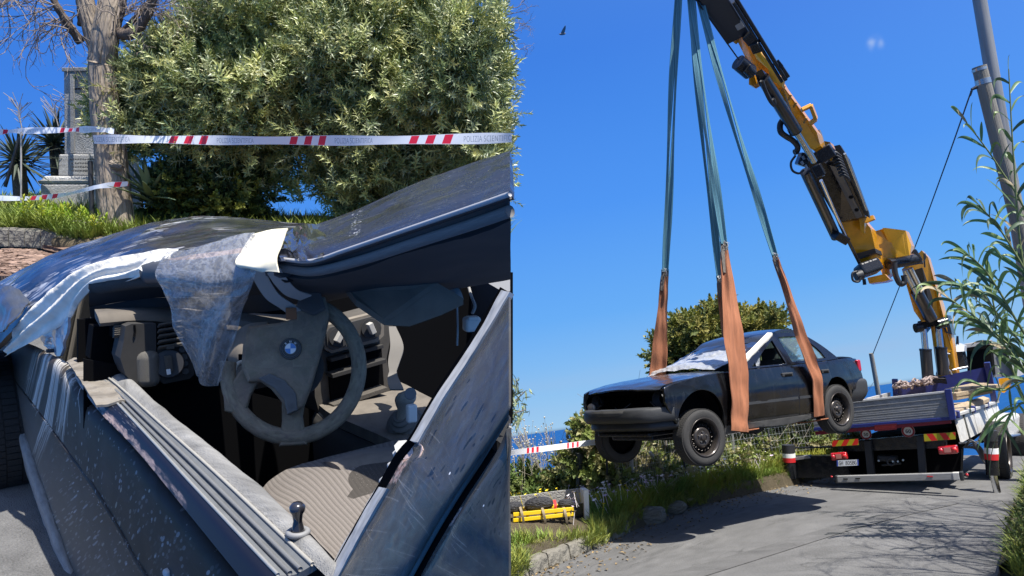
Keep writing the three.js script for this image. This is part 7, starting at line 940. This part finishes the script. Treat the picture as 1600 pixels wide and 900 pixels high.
{ // sheets and tapes stuck on the wreck
  reseed(141);
  const white = std(.90, .86, .77, .7, 0, { map: rep(T.dirtC, 2), bumpMap: rep(T.blotch, 6), bumpScale: .004 });
  const up = [[10, 532, 3.0], [24, 506, 2.85], [48, 480, 2.72], [80, 452, 2.6], [116, 428, 2.48], [160, 412, 2.36], [208, 402, 2.26], [250, 391, 2.2], [276, 388, 2.17]], lo = [[8, 557, 2.95], [40, 540, 2.8], [72, 522, 2.66], [108, 502, 2.52], [122, 474, 2.44], [142, 450, 2.34], [186, 442, 2.24], [222, 432, 2.16], [244, 420, 2.12]];
  const band = (k, dd) => up.map(([x, y, d], i) => P(lerp(x, lo[i][0], k), lerp(y, lo[i][1], k), lerp(d, lo[i][2], k) + dd));
  single('adhesive_tape', 'wide off-white adhesive strip along the front pillar of the dusty wreck', 'tape', patch([band(0, 0), band(.3, -.045), band(.62, -.05), band(1, -.03)], { nu: 110, nv: 24, thick: .003, noise: (p, u, v) => .010 * fbm(p.x * 9, p.y * 9, p.z * 9, 4) + .007 * Math.sin(v * 16 + u * 7) }), white);
  const printT = canvasTex(512, 160, (g, w, h) => { g.fillStyle = '#dcd9d0'; g.fillRect(0, 0, w, h); g.fillStyle = '#7d7f86'; reseed(143); for (let r = 0; r < 3; r++) for (let i = 0; i < 22; i++) { if (rnd() < .2) continue; g.fillRect(30 + i * 21, 28 + r * 40, rr(6, 15), rr(10, 22)); } });
  single('adhesive_tape', 'short strip of printed whitish tape over the wide strip on the wreck', 'tape', patch([[P(217, 420, 2.12), P(238, 400, 2.13), P(262, 389, 2.14)], [P(228, 428, 2.10), P(252, 410, 2.10), P(280, 391, 2.12)]], { nu: 20, nv: 8, uv: '01', thick: .003, noise: (p) => .006 * fbm(p.x * 14, p.y * 14, p.z * 14, 3) }), std(1, 1, 1, .7, 0, { map: printT }));
  single('adhesive_tape', 'broad cream coloured tape folded over the roof edge of the wreck', 'tape', patch([Pl([[396, 368, 1.95], [424, 360, 1.93], [450, 358, 1.90]]), Pl([[376, 396, 1.84], [408, 388, 1.80], [442, 380, 1.78]]), Pl([[370, 413, 1.78], [402, 414, 1.73], [434, 404, 1.70]]), Pl([[396, 420, 1.76], [414, 424, 1.71], [437, 426, 1.68]])], { nu: 30, nv: 30, thick: .004, noise: (p) => .006 * fbm(p.x * 12, p.y * 12, p.z * 12, 3) }), std(.82, .77, .60, .75, 0, { map: rep(T.dirtC, 3) }));
  const gt = std(.36, .355, .33, .75);
  single('hanging_tape', 'long grey tape end hanging from the cream tape to the steering wheel', 'tape', ribbon(Pl([[402, 420, 1.76], [410, 440, 1.80], [426, 464, 1.86], [446, 478, 1.9], [460, 488, 1.92]]), .034, V3(1, .25, 0).applyQuaternion(qL), { seg: 30, thick: .003 }), gt); single('hanging_tape', 'shorter grey tape end hanging right of the longer tape end', 'tape', ribbon(Pl([[428, 424, 1.75], [440, 442, 1.80], [456, 458, 1.86], [478, 466, 1.92]]), .032, V3(1, .4, 0).applyQuaternion(qL), { seg: 30, thick: .003 }), gt); single('rusty_flake', 'small rust coloured scrap stuck at the top of the steering wheel', 'scrap', box(.026, .03, .006, .002).applyMatrix4(lmat(P(455, 490, 1.90), 1, .2)), std(.22, .09, .04, .9));
  const rows = [[[262, 393, 2.02], [300, 389, 1.98], [335, 378, 1.96], [370, 367, 1.95], [398, 364, 1.94]], [[246, 418, 2.0], [285, 416, 1.93], [330, 410, 1.87], [370, 400, 1.83], [402, 396, 1.80]], [[246, 436, 1.98], [288, 442, 1.90], [330, 444, 1.83], [370, 440, 1.79], [400, 426, 1.76]], [[272, 478, 1.98], [300, 484, 1.94], [330, 484, 1.9], [358, 478, 1.86], [386, 466, 1.83]], [[276, 512, 1.98], [304, 520, 1.95], [328, 522, 1.92], [352, 516, 1.9], [372, 500, 1.88]], [[292, 556, 1.98], [308, 564, 1.96], [325, 567, 1.94], [346, 558, 1.92], [362, 540, 1.9]], [[302, 588, 1.98], [316, 594, 1.97], [328, 603, 1.96], [336, 604, 1.95], [342, 590, 1.94]]].map(Pl);
  T.creases = dataTex(512, (x, y) => { let v = .5; for (let k = 0; k < 3; k++) v -= .35 * Math.pow(1 - Math.min(1, Math.abs(per(x, y, 4 + k * 3, 4 + k * 3, 81 + k, 3)) * 7), 2) * (k ? .7 : 1); return clamp(v + .5); });
  T.filmC = dataTex(512, (x, y) => { let v = .74; for (let k = 0; k < 4; k++) v += .34 * Math.pow(1 - Math.min(1, Math.abs(per(x, y, 4 + k * 3, 3 + k * 2, 81 + k, 5)) * 22), 2); return clamp(v); });
  const film2 = phys(1, 1, 1, .25, 0, { map: rep(T.filmC, 2.2), transmission: .9, thickness: 0, specularIntensity: .7, bumpMap: rep(T.creases, 3), bumpScale: .006, });
  single('plastic_sheet', 'torn clear plastic film hanging in the driver window of the dusty wreck', 'plastic sheet', patch(rows, { nu: 60, nv: 90, thick: .0015, noise: (p, u, v) => .007 * fbm(p.x * 10, p.y * 10, p.z * 10, 3) + (v > .4 ? .012 * Math.sin(u * 9 + v * 8) : 0) }), film2);
}
// ================================================================ THE ROAD SIDE: poles, reeds, stretcher, small things
{
  reseed(151);
  const poleM = std(.30, .31, .32, .6, .3, { map: rep(T.dirtC, 1.5) }), oldPole = std(.26, .245, .21, .9, 0, { map: rep(T.dirtC, 2), bumpMap: rep(T.streak, 2), bumpScale: .012 });
  const pole = (name, label, a, b, r0, r1, m, extra) => { const t = thing(name, label, 'pole', b); part(t, 'shaft', cyl(b, a, r0, r1, 28), m); extra && extra(t); return t; };
  const onLine = (x0, y0, x1, y1, d) => P(x1, y1, d).clone();
  pole('utility_pole', 'tall smooth grey metal pole rising out of the top of the view', P(1524, -40, 13), onLine(0, 0, 1662, 770, 13), .135, .105, poleM);
  pole('utility_pole', 'shorter weathered pole with a cut top tied to the thin wire', P(1530, 104, 12), onLine(0, 0, 1704, 790, 12), .135, .105, oldPole, (t) => { part(t, 'wire_clamp', cyl(P(1535, 124, 12), P(1537, 132, 12), .112, .112, 24), M.galv); part(t, 'wire_clamp', cyl(P(1530, 107, 12), P(1531, 111, 12), .109, .109, 24), M.galv); part(t, 'insulator', [cyl(P(1526, 136, 11.9), P(1518, 140, 11.9), .03, .02, 10), cyl(P(1518, 142, 11.9), P(1516, 150, 11.9), .02, .012, 8)], M.blackSteel); });
  pole('small_pole', 'slim grey pole far behind the car boot holding the wire end', P(1361, 552, 22), P(1386, 690, 22), .075, .06, oldPole);
  single('wire', 'thin sagging wire from the cut pole down to the slim far pole', 'wire', tube([P(1517, 144, 11.9), P(1478, 255, 14.5), P(1430, 385, 18), P(1364, 553, 21.9)], .012, 40, 5), M.blackPlastic);
  single('barrier_tape', 'red and white tape running from the left edge to the hanging car', 'barrier tape', (() => { const w3 = [[780, 710, 10.2], [806, 706.5, 10.2], [850, 701, 10.3], [905, 694, 10.4], [950, 688, 10.5], [985, 684, 10.5]].map(([x, y, d]) => P(x, y, d)), rows = [[], []]; const L = [0]; for (let i = 0; i <= 40; i++) { const t = i / 40, p = along(w3, t); const dv = UP.clone().addScaledVector(V3(0, 0, 1), .3 * Math.sin(t * 9)).normalize(); rows[0].push(p.clone().addScaledVector(dv, -.038)); rows[1].push(p.clone().addScaledVector(dv, .038)); if (i) L.push(L[i - 1] + p.distanceTo(along(w3, (i - 1) / 40))); } const g = patch(rows, { nu: 40, nv: 2, lin: true }), uv = g.attributes.uv; for (let i = 0; i < uv.count; i++) uv.setXY(i, L[i % 41] / .56 + .36, Math.floor(i / 41) / 2); return g; })(), phys(1, 1, 1, .4, 0, { map: T.tape, transmission: .1, thickness: 0 }));
  // giant reed at the right edge
  const leafA = phys(.12, .21, .07, .5, 0, { transmission: .35, thickness: 0 }), leafB = phys(.20, .29, .08, .5, 0, { transmission: .4, thickness: 0 }), leafC = phys(.07, .13, .06, .5, 0, { transmission: .3, thickness: 0 }), dryM = std(.36, .30, .19, .85), stemM = std(.17, .21, .08, .7);
  const reed = (label, pts, d, n, opt = {}) => {
    const w = pts.map(([x, y, dd = 0]) => P(x, y, d + dd)), t = thing('giant_reed', label, 'reed', w[0], null);
    part(t, 'stem', tube(w, (k) => lerp(.017, .006, k), 40, 8), stemM);
    for (let i = 0; i < n; i++) {
      const k = lerp(opt.from ?? .15, 1, (i + .5) / n), p = along(w, k), tan = along(w, Math.min(1, k + .02)).sub(along(w, Math.max(0, k - .02))).normalize();
      const sd = (i % 2 ? 1 : -1), right = V3(1, 0, 0).applyQuaternion(camera.quaternion); let dir = tan.clone().multiplyScalar(.8).addScaledVector(right, sd * rr(.3, 1)).addScaledVector(V3(0, 0, 1), rr(-.5, .5)).addScaledVector(UP, rr(.0, .5)).normalize();
      if (i === n - 1) dir = tan.clone();
      const len = rr(.45, .85) * (opt.size ?? 1) * (k > .9 ? .7 : 1), wd = rr(.045, .07) * (opt.size ?? 1), droop = rr(.25, 1.1), rows = [[], [], []], N = 12; const pl = [];
      for (let j = 0; j <= N; j++) { const s = j / N; pl.push(p.clone().addScaledVector(dir, len * s * (1 - .25 * droop * s * s)).addScaledVector(UP, -len * droop * Math.pow(s, 2.2) * .75)); }
      for (let j = 0; j <= N; j++) { const s = j / N, tg = pl[Math.min(N, j + 1)].clone().sub(pl[Math.max(0, j - 1)]).normalize(); const a = s * rr(.8, 1.0) * 1.0 + i; let side = tg.clone().cross(V3(Math.sin(i * 1.7) * .7, .5, Math.cos(i * 2.3))).normalize(); const ww = wd * Math.pow(Math.sin(Math.PI * Math.min(1, .06 + s * .94)), .7) * (1 - .3 * s) / 2 + .0006, nn = side.clone().cross(tg); rows[0].push(pl[j].clone().addScaledVector(side, -ww).addScaledVector(nn, ww * .4)); rows[1].push(pl[j]); rows[2].push(pl[j].clone().addScaledVector(side, ww).addScaledVector(nn, ww * .4)); }
      part(t, 'leaf', patch(rows, { nu: N, nv: 2, lin: true }), rnd() < .08 ? dryM : rnd() < .4 ? leafA : rnd() < .55 ? leafB : leafC);
    }
    return t;
  };
  reed('highest giant reed, its small leafy tip standing left of the cut pole', [[1640, 560], [1612, 360], [1560, 260], [1500, 178]], 9.2, 16, { from: .35, size: .72 });
  reed('upright giant reed at the far right edge beside the tall poles', [[1650, 600], [1600, 420], [1584, 250], [1576, 108]], 8.8, 22, { from: .2, size: .85 });
  reed('giant reed with drooping leaves below the fork of the two poles', [[1660, 640], [1622, 470], [1570, 370], [1530, 320]], 8.6, 22, { from: .3, size: .85 });
  reed('longest leaning giant reed reaching across to the crane column', [[1690, 660], [1610, 570], [1530, 500], [1462, 452]], 8.4, 26, { from: .25, size: .85 });
  reed('giant reed arching over the lorry cab', [[1680, 640], [1600, 520], [1545, 430], [1508, 395]], 8.2, 24, { from: .28, size: .85 });
  reed('giant reed leaning far left with its tip over the lorry headboard', [[1690, 620], [1600, 540], [1540, 470], [1490, 440]], 8.8, 22, { from: .3, size: .85 });
  reed('giant reed crossing low in front of the dark cab window', [[1680, 690], [1610, 590], [1560, 530], [1520, 500]], 8.3, 20, { from: .3, size: .85 });
  reed('broken giant reed with a stiff upright stump between cab and pole', [[1640, 700], [1590, 600], [1556, 490], [1545, 430]], 8.6, 18, { from: .3, size: .8 });
  reed('low giant reed bending down in front of the side board', [[1700, 700], [1620, 600], [1565, 610], [1520, 598]], 7.9, 10, { from: .3, size: .7 });
  reed('lowest giant reed hanging beside the lorry wheels', [[1680, 760], [1612, 640], [1585, 640], [1560, 680]], 7.6, 11, { from: .35, size: .7 });
  // brambles at the foot of the reeds
  const sp = sprigGeo(14, .07, .03, .2, { spread: 1 }), cl = []; for (let i = 0; i < 20; i++) cl.push([onRoad(1640 + rr(-10, 60), rr(735, 850), rr(.1, .45)), rr(.12, .22)]); const cc = [], mm = clumpMats(cl, 45, .9, { cols: cc, pal: [[.08, .12, .03], [.12, .17, .04], [.2, .22, .07]] });
  instances(thing('bramble', 'dark green brambles under the reeds at the right edge', 'bush', onRoad(1610, 800)), 'foliage', sp, M.leaf(1, 1, 1, .3), mm, cc).userData.kind = 'stuff';
}
{ // trees standing right of the view: their bare crowns throw the branching shadows on the road
  reseed(161);
  const bark = std(.17, .14, .11, .95);
  const bare = (label, foot, top, n, spread) => {
    const t = thing('bare_tree', label, 'tree', foot), tw = []; const grow = (p, dir, len, r, k) => { let q = p, v = dir.clone(); const pts = [p]; for (let i = 0; i < 5; i++) { v = v.clone().add(V3(rr(-.35, .35), rr(-.22, .32), rr(-.35, .35))).normalize(); q = q.clone().addScaledVector(v, len / 5); pts.push(q); if (k > 0 && rnd() < .8) grow(q, v.clone().add(V3(rr(-1, 1), rr(-.5, .6), rr(-1, 1))).normalize(), len * rr(.4, .7), r * .55, k - 1); } if (pts.every((z) => { const a = projPx(z); return a[2] < .3 || a[0] > 1606; })) tw.push(tube(pts, (z) => lerp(r, r * .45, z), 8, 5)); };
    part(t, 'trunk', tube([foot, foot.clone().lerp(top, .5).add(V3(.08, 0, .05)), top], (k) => lerp(.09, .05, k), 16, 10), bark);
    for (let i = 0; i < n; i++) { const a = i / n * 6.283 + rr(-.3, .3); grow(foot.clone().lerp(top, rr(.55, 1)), V3(Math.cos(a) * spread, rr(.2, .8), Math.sin(a) * spread).normalize(), rr(1.3, 2.6), .024, 3); }
    part(t, 'branches', tw, bark).userData.kind = 'stuff';
  };
  const g = (x, z) => V3(x, roadY(x, z), z);
  const spots = [[6.6, -5.2, 'bare branched tree outside the right edge of the view, beside the road'], [5.2, -3.6, 'bare branched tree outside the right edge, near the viewer'], [8.0, -6.9, 'bare branched tree outside the right edge beside the reeds'], [4.6, -2.2, 'bare branched tree outside the right edge, the nearest to the viewer']];
  for (const [x, z, lab] of spots) bare(lab, g(x, z), g(x, z).add(V3(-.2, 4.6, -.1)), 20, 1.1);
}
{ // stretcher and bags in a low concrete trough
  reseed(171);
  const gp = onRoad(858, 826, .16), d = projPx(gp)[2], Q = (x, y, dd = 0) => P(x, y, d + dd), back = V3(-.3, 0, -1).normalize();
  const tr = thing('concrete_trough', 'low pale concrete trough on the verge at the left of the road', 'trough', gp);
  part(tr, 'back_wall', prism([Q(770, 780, .5), Q(906, 763, .5), Q(909, 812, .5), Q(770, 824, .5)], back.clone().multiplyScalar(.07)), M.concrete); part(tr, 'end_wall', prism([Q(906, 762.5, .49), Q(912, 766, .2), Q(914, 818, .2), Q(909, 812, .49)], V3(.06, 0, 0)), std(.75, .74, .70, .85)); part(tr, 'base_slab', prism([Q(770, 830, .1), Q(886, 818, .1), Q(890, 824, .1), Q(770, 838, .1)], back.clone().multiplyScalar(.6)), M.concrete); part(tr, 'inner_shade_board', prism([Q(898, 790, .25), Q(911, 786, .25), Q(912, 812, .25), Q(899, 816, .25)], back.clone().multiplyScalar(.03)), M.blackSteel);  // the black inner board stands in for shade at the trough end
  const yel = phys(.78, .52, .01, .4, 0, { clearcoat: .3 }), st = thing('stretcher', 'yellow rescue stretcher lying in the concrete trough', 'stretcher', Q(850, 818));
  for (const [y0, y1, dd] of [[797, 788, .18], [804, 795, .02], [813, 803, .0]]) part(st, 'rail', beam(Q(802, y0, dd), Q(896, y1, dd), .05, .045, UP), yel);
  for (const x of [806, 826, 848, 870, 890]) part(st, 'cross_bar', beam(Q(x, lerp(797, 788, (x - 802) / 94), .16), Q(x - 3, lerp(816, 806, (x - 802) / 94), 0), .035, .03, back), yel); for (const x of [812, 846, 880]) part(st, 'strap', ribbon([Q(x, 790, .1), Q(x + 3, 800, -.05), Q(x + 6, 816, -.06), Q(x + 4, 826, -.02)], .03, V3(1, 0, 0), { seg: 14, thick: .006 }), std(.25, .2, .13, .9)); for (const [x, y] of [[810, 822], [843, 819], [884, 815]]) part(st, 'foot', cyl(Q(x, y - 8), Q(x, y + 2), .02), M.blackSteel);
  const bagM = std(.018, .018, .022, .6, 0, { bumpMap: rep(T.blotch, 5), bumpScale: .02 });
  const bag = (label, x0, y0, x1, y1, r, seed) => { const a = Q(x0, y0, .12), b = Q(x1, y1, .12), t = thing('black_bag', label, 'bag', a.clone().lerp(b, .5), null, 'bags on the stretcher'); part(t, 'body', tube([a, a.clone().lerp(b, .5).add(V3(0, .01, 0)), b], (k, an, p) => r * Math.pow(Math.sin(Math.PI * clamp(k * .96 + .02)), .35) * (1 + .22 * fbm(p.x * 6 + seed, Math.cos(an) * 2, Math.sin(an) * 2, 3)), 36, 22), bagM); return t; };
  bag('long black zipped bag in the middle of the yellow stretcher', 820, 791, 864, 786, .085, 1); bag('small black bag at the right end of the yellow stretcher', 872, 789, 896, 788, .062, 4); bag('black bag at the left end, cut by the left edge of the road view', 786, 796, 817, 793, .075, 7);
  single('red_strap', 'red strap hanging round the long black bag', 'strap', ribbon([Q(866, 781, .1), Q(868, 790, .02), Q(867, 800, .02)], .035, V3(1, 0, 0), { seg: 10, thick: .006 }), std(.45, .02, .02, .7));
}
{ // branches that reach in from the left, and a bird
  reseed(181);
  const twM = std(.20, .17, .15, .9), tw = []; const grow = (p, dir, len, r, n) => { let q = p, v = dir.clone(); const pts = [p]; for (let i = 0; i < 5; i++) { v = v.clone().add(V3(rr(-.5, .5), rr(-.5, .5), rr(-.3, .3))).normalize(); q = q.clone().addScaledVector(v, len / 5); pts.push(q); if (n > 0 && rnd() < .8) grow(q, v.clone().add(V3(rr(-1, 1), rr(-.8, .8), rr(-.4, .4))).normalize(), len * rr(.4, .7), r * .6, n - 1); } tw.push(tube(pts, (k) => lerp(r, r * .4, k), 8, 4)); };
  for (const [x, y] of [[800, 20], [801, 50], [800, 36], [803, 12], [800, 78]]) grow(P(x, y, 11), V3(1, rr(-.5, .3), 0).normalize(), rr(.2, .3), .006, 2);
  for (const [y0, y1] of [[30, 20], [60, 50], [40, 36], [5, 12], [84, 78]]) tw.push(tube([P(770, y0, 11), P(803, y1, 11)], .008, 6, 5));
  single('bare_branch', 'bare twigs with tiny buds reaching in at the upper left of the road view', 'branch', tw, twM);
  const b = thing('olive_branch', 'leafy olive branch reaching in at the left above the sea', 'branch', P(785, 640, 5.6)); part(b, 'stem', [tube([P(770, 650, 5.6), P(800, 630, 5.6), P(820, 612, 5.6)], .005, 12, 5), tube([P(770, 640, 5.6), P(802, 645, 5.6), P(822, 640, 5.6)], .005, 12, 5), tube([P(796, 632, 5.6), P(806, 608, 5.6), P(808, 594, 5.6)], .004, 10, 5)], twM).userData.kind = 'stuff';
  const ms = [], cs = []; for (let i = 0; i < 110; i++) { const k = rnd(), [x, y] = [[lerp(796, 824, k), lerp(634, 606, k)], [lerp(796, 826, k), lerp(646, 638, k)], [lerp(798, 809, k), lerp(630, 592, k)], [lerp(797, 812, k), lerp(650, 664, k)]][i % 4]; ms.push(place(P(Math.max(802, x + rr(-3, 5)), y + rr(-6, 6), 5.6 + rr(-.1, .1)), randQ(3.1), rr(.6, 1.1))); const v = rr(.7, 1.3); cs.push(C(.30 * v, .35 * v, .20 * v)); }
  instances(b, 'leaves', leafGeo(.075, .016, .3, .2), M.leaf(1, 1, 1, .3), ms, cs).userData.kind = 'stuff';
  const c = P(879, 53, 60), bird = thing('bird', 'small dark bird flying high at the upper left of the road view', 'bird', c); part(bird, 'body', new THREE.SphereGeometry(.12, 14, 10).scale(2.1, .8, .8).translate(c.x, c.y, c.z), std(.16, .16, .17, .9)); for (const s of [-1, 1]) part(bird, 'wing', patch([[c.clone().add(V3(-.15, .05, 0)), c.clone().add(V3(.15, .05, 0))], [c.clone().add(V3(-.1 + s * .12, .22, s * .3)), c.clone().add(V3(.14 + s * .12, .22, s * .3))], [c.clone().add(V3(s * .22, .34, s * .6)), c.clone().add(V3(.05 + s * .22, .34, s * .6))]], { nu: 4, nv: 8, thick: .01 }), std(.2, .2, .21, .9));
}
renderer.render(scene, camera);
